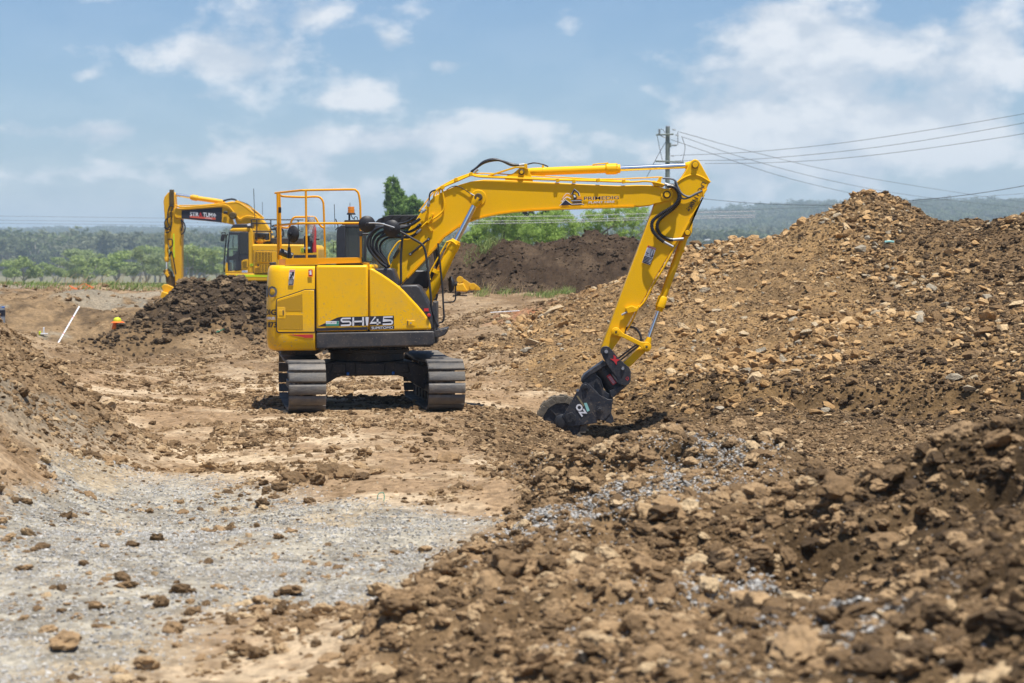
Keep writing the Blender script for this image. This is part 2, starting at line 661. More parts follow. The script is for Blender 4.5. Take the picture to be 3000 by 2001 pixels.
# working pad and gravel floor
cx_((-6, 26, 0.1), (-4, 26, 0), (-2.2, 28.4, 0), (-3.2, 28.3, 0), (-0.7, 28.7, 0), (-2.6, 31.9, 0), (-0.9, 32.0, 0), (-3.8, 31.6, 0), (-2, 24, 0), (-1, 26.5, 0),
    (-4, 34, 0), (-2, 35.5, 0), (0, 33.8, 0), (-6, 33, 0.02), (-5.5, 37, 0.0), (-3, 38, 0.1), (-7, 40, 0.1), (-3, 20, 0), (-4, 17.5, 0.0), (-2, 16, 0), (-1, 18, 0.02),
    (-2.5, 13, 0.02), (-1.2, 12, 0.04), (-1.0, 10, 0.08), (-2.5, 9, 0.05), (-0.5, 14, 0.04), (-0.2, 21, 0.0), (-2.2, 22, 0.02), (-1.2, 23.5, 0.0), (-4.0, 21, 0.0))
# near spoil ridge on the right
cp((1480, 1530, 16.5), (1400, 1640, 14.6), (1180, 1760, 12.6), (1000, 1990, 10.2), (1700, 1402, 19.6), (1840, 1358, 18.6), (1940, 1318, 18.2), (2060, 1318, 18), (2200, 1375, 17.2),
   (2330, 1480, 16.2), (2460, 1525, 15.4), (2560, 1565, 15), (2650, 1475, 14.2), (2800, 1430, 13.2), (2900, 1350, 12.6), (3000, 1310, 12.2), (3300, 1260, 11.5),
   (2000, 1990, 8.2), (2500, 2000, 7.8), (3000, 2000, 7.2), (1500, 2000, 9.2), (2500, 1700, 10.4), (2000, 1650, 11.4), (1700, 1620, 12.6), (1600, 1500, 17.2), (2900, 1640, 9.8), (2950, 1470, 11.2), (1900, 1500, 15.4), (2250, 1590, 13.4))
cx_((0.2, 6.5, 0.15), (2, 5, 0.2), (-2, 5, 0.1), (3.5, 5.5, 0.5))
# trench and low floor behind the ridge, wheel cut
cp((1574, 1212, 29.4), (1643, 1258, 29.2), (1704, 1283, 29.0), (1500, 1215, 28.6), (1560, 1290, 25.6), (1640, 1330, 24), (1760, 1300, 28.6), (1850, 1255, 30.2),
   (2050, 1270, 28.4), (2200, 1290, 27.8), (2400, 1325, 27), (2650, 1330, 26.2), (2900, 1330, 25.0), (2400, 1400, 24), (2900, 1420, 20.5))
cx_((1.2, 22.4, -0.35), (2.5, 21.3, -0.40), (4.5, 19.0, -0.40), (3.2, 19.6, -0.25), (5.2, 17.0, -0.2), (1.0, 30.6, -0.62), (0.75, 29.9, -0.55))
# rock stockpile
cp((2560, 572, 44), (2610, 572, 44), (2500, 575, 44), (2440, 608, 44.2), (2388, 626, 44.6), (2339, 660, 45), (2266, 696, 45.6), (2160, 716, 46.4), (2050, 738, 47), (1900, 790, 47.6), (1750, 850, 48), (2690, 622, 43.4),
   (2800, 640, 42.4), (2880, 662, 41.6), (2940, 648, 41), (3000, 632, 40.4), (3400, 640, 39), (2560, 700, 41.8), (2100, 900, 38.4), (2500, 900, 36.4), (2900, 900, 34.4), (3300, 900, 33),
   (2000, 1080, 33.6), (2400, 1080, 32), (2800, 1080, 30.8), (3200, 1080, 30), (2300, 1195, 30.2), (2700, 1240, 28.6), (3000, 1235, 27.6), (1800, 1000, 37), (1700, 1100, 34.6), (1620, 1180, 32),
   (1600, 1000, 40), (1500, 1050, 37), (1420, 1125, 34.8), (1640, 900, 44.5), (1850, 900, 42), (2300, 800, 41.5), (2700, 800, 39), (3000, 800, 37.5))
cx_((9.2, 47.5, 1.6), (7, 50, 1.5), (12, 46, 1.5), (4, 51, 1.25), (15, 44.5, 1.4), (10, 52, 1.2))
# bank up to the bench behind
cp((1340, 1115, 36.5), (1350, 1000, 42), (1350, 940, 48), (1350, 905, 53), (1500, 935, 45.5), (1450, 985, 41.5), (1200, 1000, 43), (1050, 1010, 44))
cx_((-2, 58, 1.2), (2, 58, 1.2), (6, 57, 1.2), (-6, 60, 1.2), (0, 70, 1.2), (8, 80, 1.2), (-8, 80, 1.2), (0, 94, 1.2), (-25, 94, 1.2), (25, 94, 1.2), (14, 60, 1.2), (-2, 50, 0.9))
# spoil heap before the far machine
cp((270, 1003, 46.6), (345, 976, 48.2), (410, 932, 50), (480, 884, 52), (560, 853, 52.5), (640, 846, 53), (700, 842, 53), (760, 862, 52.5), (830, 880, 52), (900, 900, 51),
   (450, 1050, 45), (600, 1050, 45.2), (300, 1078, 41.5), (780, 1015, 47.5), (560, 960, 48), (700, 950, 48.6), (200, 1090, 40.5), (900, 1040, 45))
cx_((-8.6, 57.0, 0.8), (-6.5, 57, 0.8), (-8.8, 69, 0.5), (-6.8, 71, 0.5), (-10.4, 70, 0.65), (-8.8, 66.5, 0.55), (-8.0, 62, 0.7))
# pit with its lip, far side and ledges on the left
cp((200, 1012, 45), (250, 1022, 45.4), (140, 1000, 45), (80, 985, 45.2), (0, 978, 45), (-100, 975, 45))
cx_((-9.9, 51.2, -1.0), (-10.4, 52.6, -1.0), (-11.4, 50.2, -1.1), (-12.6, 50.0, -1.0), (-13.8, 49.6, -1.0), (-11.8, 52.4, -0.8), (-13.6, 51.8, -0.7))
cp((60, 955, 55), (180, 940, 55.4), (290, 928, 56), (60, 905, 58), (200, 888, 59), (330, 900, 58.6), (400, 885, 60), (100, 862, 62), (300, 858, 63), (450, 868, 61), (0, 835, 70), (250, 846, 72), (500, 851, 72), (700, 856, 72), (-200, 850, 66), (-200, 960, 54))
# near bank on the left
cp((0, 985, 24), (50, 1018, 24.4), (110, 1085, 25.2), (200, 1172, 26), (400, 1182, 30.5), (330, 1262, 24.6), (430, 1332, 22.3), (0, 1150, 20), (0, 1335, 17.8), (200, 1395, 19.2), (150, 1250, 21), (-400, 900, 22.5), (-500, 1100, 18), (0, 1600, 14.8), (0, 1990, 10.2), (250, 1150, 28.5), (150, 1085, 33), (60, 1040, 36))
cx_((-10, 26, 1.5), (-14, 26, 1.6), (-12, 34, 1.0), (-9, 36, 0.35), (-20, 40, 0.8), (-8, 16, 0.6), (-6, 8, 0.2), (-30, 60, 1.3), (-30, 30, 1.3), (-22, 52, 0.8), (40, 60, 1.3), (40, 35, 1.5), (20, 30, 0.3), (14, 22, 0.2), (16, 12, 0.8), (-14, 10, 0.3), (0, 1, 0.1), (10, 3, 0.5), (-10, 3, 0.1), (18, 38, 2.6), (26, 44, 2.2))
# topsoil mound behind (crest along the skyline)
cp((1330, 700, 66), (1400, 690, 66), (1480, 702, 66), (1560, 690, 66), (1640, 678, 66.5), (1720, 676, 67), (1800, 676, 67), (1880, 690, 67), (1980, 705, 67), (2060, 728, 66), (2140, 775, 66), (2200, 815, 65),
   (1340, 850, 61), (1450, 850, 61), (1600, 850, 61), (1750, 850, 61), (1900, 850, 61), (2050, 845, 61), (1450, 775, 63.4), (1650, 765, 63.6), (1850, 765, 63.8), (1300, 760, 65), (1260, 820, 64), (1220, 860, 63))
cx_((-1, 71, 1.3), (2, 71.5, 1.3), (5, 71.5, 1.3), (-3.5, 70, 1.2), (8, 70, 1.2))

CT = np.array(CTRL)
# merge near-duplicates so that the system stays well behaved
keep = []
for i, p in enumerate(CT):
    if all(np.hypot(*(p[:2] - CT[j][:2])) > 0.35 for j in keep):
        keep.append(i)
CT = CT[keep]


def tps_fit(P, z, lam):
    n = len(P)
    d2 = ((P[:, None] - P[None]) ** 2).sum(-1)
    K = np.where(d2 > 0, 0.5 * d2 * np.log(np.maximum(d2, 1e-12)), 0) + lam * np.eye(n)
    A = np.zeros((n + 3, n + 3))
    A[:n, :n] = K
    A[:n, n] = 1
    A[:n, n + 1:] = P
    A[n:, :n] = A[:n, n:].T
    return np.linalg.solve(A, np.concatenate([z, np.zeros(3)]))


TW = tps_fit(CT[:, :2], CT[:, 2], 0.02)
GX0, GX1, GY0, GY1, GS = -34.0, 34.0, 0.0, 97.0, 0.2
gx = np.arange(GX0, GX1 + GS, GS)
gy = np.arange(GY0, GY1 + GS, GS)
COARSE = np.zeros((len(gy), len(gx)))
XX, YYg = np.meshgrid(gx, gy)
COARSE += TW[len(CT)] + TW[len(CT) + 1] * XX + TW[len(CT) + 2] * YYg
for i in range(len(CT)):
    d2 = (XX - CT[i, 0]) ** 2 + (YYg - CT[i, 1]) ** 2
    COARSE += TW[i] * 0.5 * d2 * np.log(np.maximum(d2, 1e-12))
COARSE = np.clip(COARSE, -1.3, 4.2)


def base_h(x, y):
    fx = np.clip((x - GX0) / GS, 0, len(gx) - 2.001)
    fy = np.clip((y - GY0) / GS, 0, len(gy) - 2.001)
    ix, iy = fx.astype(int), fy.astype(int)
    tx, ty = fx - ix, fy - iy
    return (COARSE[iy, ix] * (1 - tx) + COARSE[iy, ix + 1] * tx) * (1 - ty) + (COARSE[iy + 1, ix] * (1 - tx) + COARSE[iy + 1, ix + 1] * tx) * ty


def sstep(a, b, t):
    t = np.clip((t - a) / (b - a), 0, 1)
    return t * t * (3 - 2 * t)


def polydist(x, y, poly):
    """signed distance to a polygon in plan, positive inside"""
    inside = np.zeros(x.shape, bool)
    dmin = np.full(x.shape, 1e9)
    n = len(poly)
    for i in range(n):
        x0, y0 = poly[i]
        x1, y1 = poly[(i + 1) % n]
        cond = ((y0 > y) != (y1 > y)) & (x < (x1 - x0) * (y - y0) / ((y1 - y0) if y1 != y0 else 1e-9) + x0)
        inside ^= cond
        ex, ey = x1 - x0, y1 - y0
        t = np.clip(((x - x0) * ex + (y - y0) * ey) / (ex * ex + ey * ey), 0, 1)
        dmin = np.minimum(dmin, np.hypot(x - x0 - t * ex, y - y0 - t * ey))
    return np.where(inside, dmin, -dmin)


def ground_poly(pts):
    """pixels on the level floor (z = 0) to plan positions"""
    out = []
    for px, py in pts:
        Y = FPX * CAMH / max(py - 770, 60)
        out.append(((px - 1500) / FPX * Y, Y))
    return out


GRAVEL = ground_poly([(-500, 1330), (0, 1335), (250, 1360), (430, 1398), (640, 1395), (820, 1430), (1000, 1450), (1200, 1470), (1440, 1505), (1560, 1535), (1480, 1640), (1250, 1750), (1150, 1830), (900, 1850), (760, 1800), (620, 1850), (420, 1900), (300, 1990), (100, 2080), (-600, 2080)])
STOCK = [tuple(W(*q)[:2]) for q in [(1440, 1010, 40), (1480, 1075, 36.5), (1620, 1165, 32.8), (1850, 1200, 31.0), (2100, 1215, 30), (2400, 1240, 29), (2700, 1260, 28.2), (3100, 1265, 27), (3700, 1250, 26)]] + \
        [(22, 40), (22, 50), (11, 52.5), (5, 52.5), (1.2, 48.5), (0.1, 44.5)]
TOPS = [(-4.6, 60.2), (-1, 60), (3, 60), (7.2, 59.8), (8.6, 64), (8.4, 68), (5, 72.6), (0, 72.6), (-4.2, 71), (-5.2, 65)]
HEAP = [tuple(W(*q)[:2]) for q in [(230, 1030, 46.5), (330, 1030, 46), (480, 1010, 46.8), (620, 1000, 47), (780, 990, 48), (1000, 970, 49.5)]] + [(-4.4, 52.5), (-4.8, 57.5), (-9, 57.2), (-11.6, 54.5)]
RIDGE = [tuple(W(*q)[:2]) for q in [(1525, 1530, 16.7), (1450, 1640, 14.6), (1240, 1760, 12.6), (1060, 1990, 10.2), (930, 2100, 8.6)]] + [(-1.2, 4), (8, 4), (14, 8), (9, 16), (5.5, 19.4), (2.6, 21.0), (0.9, 22.2), (0.1, 21.6), (-0.05, 19)]
LBANK = [(-16, 14), (-7.5, 14.5), (-5.4, 17.2), (-4.5, 20), (-4.35, 22.5), (-4.9, 25), (-5.8, 27.5), (-6.6, 31), (-8, 36), (-16, 38)]
TRENCH = [(-0.6, 24.2), (0.2, 22.8), (4, 21), (9, 19), (16, 22), (16, 28), (5, 29), (2.0, 31.4), (0.9, 32.2), (-0.1, 29.6), (-0.7, 27.4)]


def zones(x, y):
    w = (fbm(x, y, 1.6, 4, 31) - 0.5)
    z = {}
    z['gravel'] = sstep(-0.35, 0.5, polydist(x, y, GRAVEL) + w * 1.6) * (1 - sstep(0.16, 0.32, base_h(x, y) + w * 0.45) * (x < 0))
    z['stock'] = sstep(-0.4, 0.5, polydist(x, y, STOCK) + w * 1.2)
    z['tops'] = sstep(-0.4, 0.4, polydist(x, y, TOPS) + w * 1.5)
    z['heap'] = sstep(-0.4, 0.5, polydist(x, y, HEAP) + w * 2.2)
    z['ridge'] = sstep(-0.25, 0.25, polydist(x, y, RIDGE) + w * 0.7)
    z['lbank'] = sstep(-0.5, 0.5, polydist(x, y, LBANK) + w * 1.2)
    z['trench'] = sstep(-0.5, 0.5, polydist(x, y, TRENCH) + w * 1.2) * (1 - z['ridge'])
    return z


def height(x, y, full=True):
    h = base_h(x, y)
    Z = zones(x, y)
    rough = 0.35 + 0.65 * np.maximum.reduce([Z['stock'], Z['tops'], Z['heap'], Z['ridge'], Z['lbank'], Z['trench']])
    far = sstep(34, 46, y)
    wild = sstep(-6.0, -8.5, x) * sstep(44, 47, y) * sstep(72, 66, y)
    rough = np.maximum(rough, 0.75 * far)
    rough = rough * (1 - 0.75 * Z['gravel'])
    # the pad the machine stands on stays trodden flat
    pad = np.exp(-(((x + 2.2) / 2.3) ** 2 + ((y - 30.0) / 3.0) ** 2) ** 2)
    rough = rough * (1 - 0.85 * pad)
    h = h * (1 - pad) + 0.0 * pad
    h = h + rough * 0.34 * (fbm(x, y, 2.4, 3, 3) - 0.5) * (0.5 + 0.5 * rough)
    h = h + rough * 0.17 * (fbm(x, y, 0.62, 3, 11) - 0.5)
    h = h + wild * (0.55 * (fbm(x, y, 1.7, 4, 83) - 0.5) + 0.16 * lumps(x, y, 0.6, 85) - 0.16)
    h = h - 0.22 * sstep(-5, -7, x) * sstep(64, 70, y)
    l1 = lumps(x, y, 0.34, 41)
    l2 = lumps(x, y, 0.15, 43)
    patch = sstep(0.42, 0.62, fbm(x, y, 1.3, 3, 77))
    cl = np.maximum.reduce([Z['ridge'] * 0.9, Z['heap'], Z['tops'] * 0.6, Z['lbank'] * 0.7, Z['trench'] * 0.7, 0.30 * np.ones_like(h), Z['stock'] * 0.5]) * (1 - 0.8 * Z['gravel']) * (1 - 0.8 * pad)
    l0 = lumps(x, y, 0.85, 47)
    h = h + cl * (0.19 * l0 * (Z['ridge'] + Z['heap'] + 0.4 * Z['lbank']).clip(0, 1) + (0.125 + 0.07 * Z['ridge']) * l1 * (0.25 + 0.75 * patch) + 0.070 * l2)
    h = h - cl * (0.135 + 0.115 * Z['ridge'] + 0.12 * Z['heap']) - 0.26 * Z['tops'] - 0.10 * Z['stock']
    h = h + cl * 0.05 * (1 - np.abs(2 * fbm(x, y, 0.22, 3, 49) - 1))
    h = h + rough * 0.030 * (fbm(x, y, 0.12, 2, 19) - 0.5)
    # gravel was spread in windrows
    h = h + Z['gravel'] * 0.016 * np.sin(2 * np.pi * (y + 0.12 * x + 0.3 * fbm(x, y, 1.5, 2, 57)) / 0.21) * sstep(.42, .58, fbm(x, y, 1.8, 2, 59))
    h = h + Z['gravel'] * 0.07 * (fbm(x * 0.5, y * 1.6, 1.5, 3, 53) - 0.5)
    hol = sstep(0.60, 0.74, fbm(x, y, 0.75, 3, 87))
    h = h - Z['ridge'] * 0.24 * hol + Z['ridge'] * 0.26 * (fbm(x, y, 1.3, 2, 89) - 0.5)
    # slip scars and gullies run down the slopes of the stockpile and the dark mound
    gul = fbm(x * 2.2 + 0.35 * y, y * 0.35, 1.0, 3, 91) - 0.5
    h = h + (Z['stock'] * 0.20 + Z['tops'] * 0.55) * gul
    # an excavated step along the toe of the stockpile
    sd = polydist(x, y, STOCK) + (fbm(x, y, 1.1, 3, 63) - 0.5) * 1.5
    step = sstep(1.25, 1.55, sd) * (1 - sstep(1.6, 4.2, sd)) * sstep(34.0, 32.0, y)
    h = h + step * 0.22 * sstep(1.0, 2.5, x)
    return h, Z


P_ = lambda a, b, s, sd: (lambda x, y: sstep(a, b, fbm(x, y, s, 3, sd)))


def soil_colour(x, y, Z):
    n = fbm(x, y, 1.1, 5, 201)[:, None]
    n2 = fbm(x, y, 0.25, 3, 203)[:, None]
    n3 = fbm(x, y, 4.0, 3, 207)[:, None]
    c = lambda *a: np.array(a)[None]
    mixc = lambda a, b, t: a * (1 - t) + b * t
    pad = mixc(c(.30, .218, .152), c(.49, .40, .315), sstep(0.42, 0.66, n))
    pad = mixc(pad, c(.175, .118, .072), sstep(0.55, 0.75, n2) * 0.65)
    rough = mixc(c(.105, .071, .044), c(.20, .138, .086), sstep(0.36, 0.64, n * 0.6 + n2 * 0.4))
    C = mixc(pad, rough, (0.6 * sstep(33, 42, y) + 0.0)[:, None])
    dark = mixc(c(.046, .032, .024), c(.088, .064, .048), sstep(0.4, 0.68, n * 0.5 + n2 * 0.5))
    crest = sstep(0.35, 0.95, base_h(x, y))[:, None]
    spoil = mixc(c(.16, .112, .070), c(.050, .037, .029), sstep(0.34, 0.60, n * 0.45 + n2 * 0.25 + .30 * crest))
    stock = mixc(c(.165, .112, .064), c(.285, .192, .104), sstep(0.38, 0.62, n * 0.55 + n2 * 0.45))
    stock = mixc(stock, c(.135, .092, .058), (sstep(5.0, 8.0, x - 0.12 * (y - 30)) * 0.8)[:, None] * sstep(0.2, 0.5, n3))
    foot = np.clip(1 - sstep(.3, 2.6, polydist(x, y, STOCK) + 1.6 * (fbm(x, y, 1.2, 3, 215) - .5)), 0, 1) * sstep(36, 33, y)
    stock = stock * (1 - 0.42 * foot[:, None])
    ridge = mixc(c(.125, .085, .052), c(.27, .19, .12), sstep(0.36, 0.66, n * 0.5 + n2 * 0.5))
    ridge = ridge * (1 - 0.62 * sstep(1.0, 2.8, x + 0.06 * (12 - y) + 1.2 * (fbm(x, y, 1.6, 3, 211) - .5)))[:, None]  # darker to the right: damp earth, with the dim frame corner painted in
    trench = mixc(c(.105, .072, .045), c(.195, .134, .080), sstep(0.36, 0.66, n2 * 0.6 + n * 0.4))
    grav = mixc(c(.24, .232, .225), c(.38, .368, .352), sstep(0.35, 0.65, n2))
    grav = mixc(grav, c(.36, .29, .21), (0.6 * P_(0.58, 0.70, 1.1, 423)(x, y))[:, None])
    C = mixc(C, mixc(c(.10, .074, .052), c(.235, .17, .11), sstep(.36, .62, n * .6 + n2 * .4)), (0.85 * sstep(-6.0, -8.5, x) * sstep(44, 47, y) * sstep(72, 66, y))[:, None])
    C = mixc(C, trench, Z['trench'][:, None])
    C = mixc(C, rough, Z['lbank'][:, None] * 0.85)
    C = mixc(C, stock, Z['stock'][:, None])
    C = mixc(C, dark, Z['tops'][:, None])
    C = mixc(C, spoil, Z['heap'][:, None])
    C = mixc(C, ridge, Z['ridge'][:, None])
    C = mixc(C, grav, Z['gravel'][:, None] * (1 - Z['ridge'])[:, None])
    # grey crusher dust spilt on the far ledges and down the left bank
    gd = 0.8 * sstep(0.54, 0.60, fbm(x, y, 2.0, 4, 301)) * sstep(-6, -9, x) * sstep(49, 53, y) * (1 - Z['heap'])
    gd = np.maximum(gd, 0.55 * sstep(0.56, 0.68, fbm(x * 1.0, y * 0.6, 1.2, 3, 305)) * Z['lbank'] * sstep(27, 22, y))
    C = mixc(C, c(.25, .25, .24), gd[:, None] * 0.75)
    # a streak of red clay on the bench
    q = W(1520, 935, 46)
    rc = np.exp(-(((x - q.x) / 1.1) ** 2 + ((y - q.y) / 1.6) ** 2)) * sstep(0.35, 0.6, fbm(x, y, 0.7, 3, 307))
    C = mixc(C, c(.30, .115, .055), np.clip(rc, 0, 1)[:, None])
    C = C * np.array([1.0, 0.93, 0.77])[None]
    return np.clip(C, 0.01, 1)


def soil_material(name='soil'):
    m = bpy.data.materials.new(name)
    m.use_nodes = True
    t = m.node_tree
    p = principled(m)
    p.inputs['Roughness'].default_value = 0.95
    p.inputs['Specular IOR Level'].default_value = 0.12
    at = nd(t, 'ShaderNodeAttribute', attribute_name='soil')
    tc = nd(t, 'ShaderNodeTexCoord')
    n1 = nd(t, 'ShaderNodeTexNoise')
    n1.inputs['Scale'].default_value = 9
    n1.inputs['Detail'].default_value = 9
    n1.inputs['Roughness'].default_value = 0.7
    t.links.new(tc.outputs['Object'], n1.inputs['Vector'])
    v = nd(t, 'ShaderNodeTexVoronoi')
    v.inputs['Scale'].default_value = 22
    t.links.new(tc.outputs['Object'], v.inputs['Vector'])
    mr = nd(t, 'ShaderNodeMapRange')
    mr.inputs['From Min'].default_value = 0.3
    mr.inputs['From Max'].default_value = 0.7
    mr.inputs['To Min'].default_value = 0.62
    mr.inputs['To Max'].default_value = 1.32
    t.links.new(n1.outputs['Fac'], mr.inputs['Value'])
    vv = nd(t, 'ShaderNodeSeparateColor')
    t.links.new(v.outputs['Color'], vv.inputs[0])
    vr = nd(t, 'ShaderNodeMapRange')
    vr.inputs['To Min'].default_value = 0.78
    vr.inputs['To Max'].default_value = 1.22
    t.links.new(vv.outputs[0], vr.inputs['Value'])
    mu = nd(t, 'ShaderNodeMath', operation='MULTIPLY')
    t.links.new(mr.outputs[0], mu.inputs[0])
    t.links.new(vr.outputs[0], mu.inputs[1])
    mx = nd(t, 'ShaderNodeMix', data_type='RGBA', blend_type='MULTIPLY')
    mx.inputs['Factor'].default_value = 1
    t.links.new(at.outputs['Color'], mx.inputs['A'])
    t.links.new(mu.outputs[0], mx.inputs['B'])
    t.links.new(mx.outputs['Result'], p.inputs['Base Color'])
    n2 = nd(t, 'ShaderNodeTexNoise')
    n2.inputs['Scale'].default_value = 26
    n2.inputs['Detail'].default_value = 8
    n2.inputs['Roughness'].default_value = 0.65
    t.links.new(tc.outputs['Object'], n2.inputs['Vector'])
    b1 = nd(t, 'ShaderNodeBump')
    b1.inputs['Strength'].default_value = 0.9
    b1.inputs['Distance'].default_value = 0.03
    t.links.new(n2.outputs['Fac'], b1.inputs['Height'])
    t.links.new(b1.outputs[0], p.inputs['Normal'])
    return m


M['soil'] = soil_material()


def build_terrain():
    uin = np.linspace(-0.285, 0.285, 620)
    uo = 0.285 + np.array([0.004, 0.009, 0.015, 0.023, 0.033, 0.045, 0.06, 0.08, 0.105, 0.135, 0.17, 0.21, 0.26, 0.33, 0.42, 0.55, 0.75])
    u = np.concatenate([-uo[::-1], uin, uo])
    ys = []
    y = 2.2
    while y < 96:
        ys.append(y)
        y *= 1.0036 if y > 7 else 1.02
    ys = np.array(ys + [96.0])
    U, Yv = np.meshgrid(u, ys)
    X = U * (Yv + 2.0)
    nr, nc = X.shape
    x, yv = X.ravel(), Yv.ravel()
    h, Z = height(x, yv)
    colr = soil_colour(x, yv, Z)
    co = np.stack([x, yv, h], 1)
    idx = np.arange(nr * nc).reshape(nr, nc)
    quads = np.stack([idx[:-1, :-1], idx[:-1, 1:], idx[1:, 1:], idx[1:, :-1]], -1).reshape(-1, 4)
    # vertex normals of the whole sheet so that the pieces join without a seam
    P = co.reshape(nr, nc, 3)
    du = np.zeros_like(P); dv = np.zeros_like(P)
    du[:, 1:-1] = P[:, 2:] - P[:, :-2]; du[:, 0] = P[:, 1] - P[:, 0]; du[:, -1] = P[:, -1] - P[:, -2]
    dv[1:-1] = P[2:] - P[:-2]; dv[0] = P[1] - P[0]; dv[-1] = P[-1] - P[-2]
    N = np.cross(du, dv).reshape(-1, 3)
    N /= np.linalg.norm(N, axis=1)[:, None]
    fc = co[quads].mean(1)
    zf = {k: v[quads].mean(1) for k, v in Z.items()}
    reg = np.zeros(len(quads), int)
    reg[zf['gravel'] > 0.5] = 1
    reg[zf['ridge'] > 0.5] = 5
    reg[zf['stock'] > 0.5] = 2
    reg[zf['tops'] > 0.5] = 3
    reg[zf['heap'] > 0.5] = 4
    names = ['ground', 'gravel_patch', 'rock_stockpile', 'topsoil_mound', 'spoil_heap', 'spoil_ridge']
    labels = ['bare brown earth floor of the building site', 'grey crushed gravel spread across the foreground floor',
              'large tan stockpile of broken rock on the right', 'dark brown topsoil mound behind the boom',
              'dark clod heap in front of the farther excavator', 'near blurred ridge of brown clods at lower right']
    objs = []
    for r, nme in enumerate(names):
        q = quads[reg == r]
        used, inv = np.unique(q, return_inverse=True)
        me = bpy.data.meshes.new(nme)
        me.vertices.add(len(used))
        me.vertices.foreach_set('co', co[used].ravel())
        nf = len(q)
        me.loops.add(nf * 4)
        me.loops.foreach_set('vertex_index', inv.ravel().astype(np.int32))
        me.polygons.add(nf)
        me.polygons.foreach_set('loop_start', np.arange(0, nf * 4, 4, dtype=np.int32))
        me.polygons.foreach_set('use_smooth', np.ones(nf, bool))
        me.update(calc_edges=True)
        a = me.attributes.new('soil', 'FLOAT_COLOR', 'POINT')
        a.data.foreach_set('color', np.concatenate([colr[used], np.ones((len(used), 1))], 1).ravel())
        me.normals_split_custom_set_from_vertices([tuple(n) for n in N[used]])
        me.materials.append(M['soil'])
        o = bpy.data.objects.new(nme, me)
        col.objects.link(o)
        tag(o, labels[r], None, None, 'structure')
        objs.append(o)
    return objs


TERR = build_terrain()
GROUND, GRAVELO, STOCKO, TOPSO, HEAPO, RIDGEO = TERR

# the rest of the site around and behind the viewer, lower than the surveyed floor
mb = MB().add([(-160, -120, -1.7), (160, -120, -1.7), (160, 97, -1.7), (-160, 97, -1.7)], [(0, 1, 2, 3)])
o = mb.build('site_floor', mat('site_floor_earth', (.24, .17, .105), 0.95, var=0.6, vscale=0.4, rgb2=(.15, .105, .07)), None, (0, 0, 0), ang=0)
tag(o, 'wider bare earth floor around the site', None, None, 'structure')


# ------------------------------------------------------------------ stones and clods
def rock_mesh(name, seed, kind):
    rnd = random.Random(seed)
    bm = bmesh.new()
    if kind == 'rock':                   # broken stone: hull of a few points, flat facets
        for _ in range(rnd.randint(11, 16)):
            v = Vector((rnd.gauss(0, 1), rnd.gauss(0, 1), rnd.gauss(0, 1))).normalized() * rnd.uniform(0.75, 1.0)
            v.x *= rnd.uniform(0.9, 1.25)
            v.z *= 0.72
            bm.verts.new(v * 0.5)
        r = bmesh.ops.convex_hull(bm, input=bm.verts)
        junk = [e for e in r['geom_interior'] if isinstance(e, bmesh.types.BMVert)]
        bmesh.ops.delete(bm, geom=junk, context='VERTS')
        smooth = False
    else:                                # clod: lumpy crumbly ball
        bmesh.ops.create_icosphere(bm, subdivisions=3, radius=0.5)
        off = Vector((seed * 3.7, seed * 1.3, 0))
        for v in bm.verts:
            d = v.co.normalized()
            k = 1 + 0.42 * mnoise.noise(d * 1.3 + off) + 0.30 * mnoise.noise(d * 3.1 + off) + 0.17 * mnoise.noise(d * 7 + off)
            v.co = d * 0.5 * k
            v.co.z *= 0.8
        smooth = False
    me = bpy.data.meshes.new(name)
    bm.to_mesh(me)
    bm.free()
    me.polygons.foreach_set('use_smooth', [smooth] * len(me.polygons))
    return me


def stone_material(name, stops, rough=0.9, bump=0.5, bscale=9, warm=True):
    m = bpy.data.materials.new(name)
    m.use_nodes = True
    t = m.node_tree
    p = principled(m)
    p.inputs['Roughness'].default_value = rough
    p.inputs['Specular IOR Level'].default_value = 0.2
    oi = nd(t, 'ShaderNodeObjectInfo')
    cr = nd(t, 'ShaderNodeValToRGB')
    e = cr.color_ramp.elements
    while len(e) < len(stops):
        e.new(0.5)
    for k, (pos, c) in enumerate(stops):
        e[k].position = pos
        e[k].color = (c[0], c[1] * .945, c[2] * .81, 1) if warm else (*c, 1)
    t.links.new(oi.outputs['Random'], cr.inputs[0])
    tc = nd(t, 'ShaderNodeTexCoord')
    n = nd(t, 'ShaderNodeTexNoise')
    n.inputs['Scale'].default_value = 3.2
    n.inputs['Detail'].default_value = 7
    n.inputs['Roughness'].default_value = 0.7
    t.links.new(tc.outputs['Object'], n.inputs['Vector'])
    mr = nd(t, 'ShaderNodeMapRange')
    mr.inputs['From Min'].default_value = 0.3
    mr.inputs['From Max'].default_value = 0.7
    mr.inputs['To Min'].default_value = 0.68
    mr.inputs['To Max'].default_value = 1.25
    t.links.new(n.outputs['Fac'], mr.inputs['Value'])
    mx = nd(t, 'ShaderNodeMix', data_type='RGBA', blend_type='MULTIPLY')
    mx.inputs['Factor'].default_value = 1
    t.links.new(cr.outputs[0], mx.inputs['A'])
    t.links.new(mr.outputs[0], mx.inputs['B'])
    t.links.new(mx.outputs['Result'], p.inputs['Base Color'])
    n2 = nd(t, 'ShaderNodeTexNoise')
    n2.inputs['Scale'].default_value = bscale
    n2.inputs['Detail'].default_value = 5
    t.links.new(tc.outputs['Object'], n2.inputs['Vector'])
    b = nd(t, 'ShaderNodeBump')
    b.inputs['Strength'].default_value = bump
    b.inputs['Distance'].default_value = 0.12
    t.links.new(n2.outputs['Fac'], b.inputs['Height'])
    t.links.new(b.outputs[0], p.inputs['Normal'])
    return m


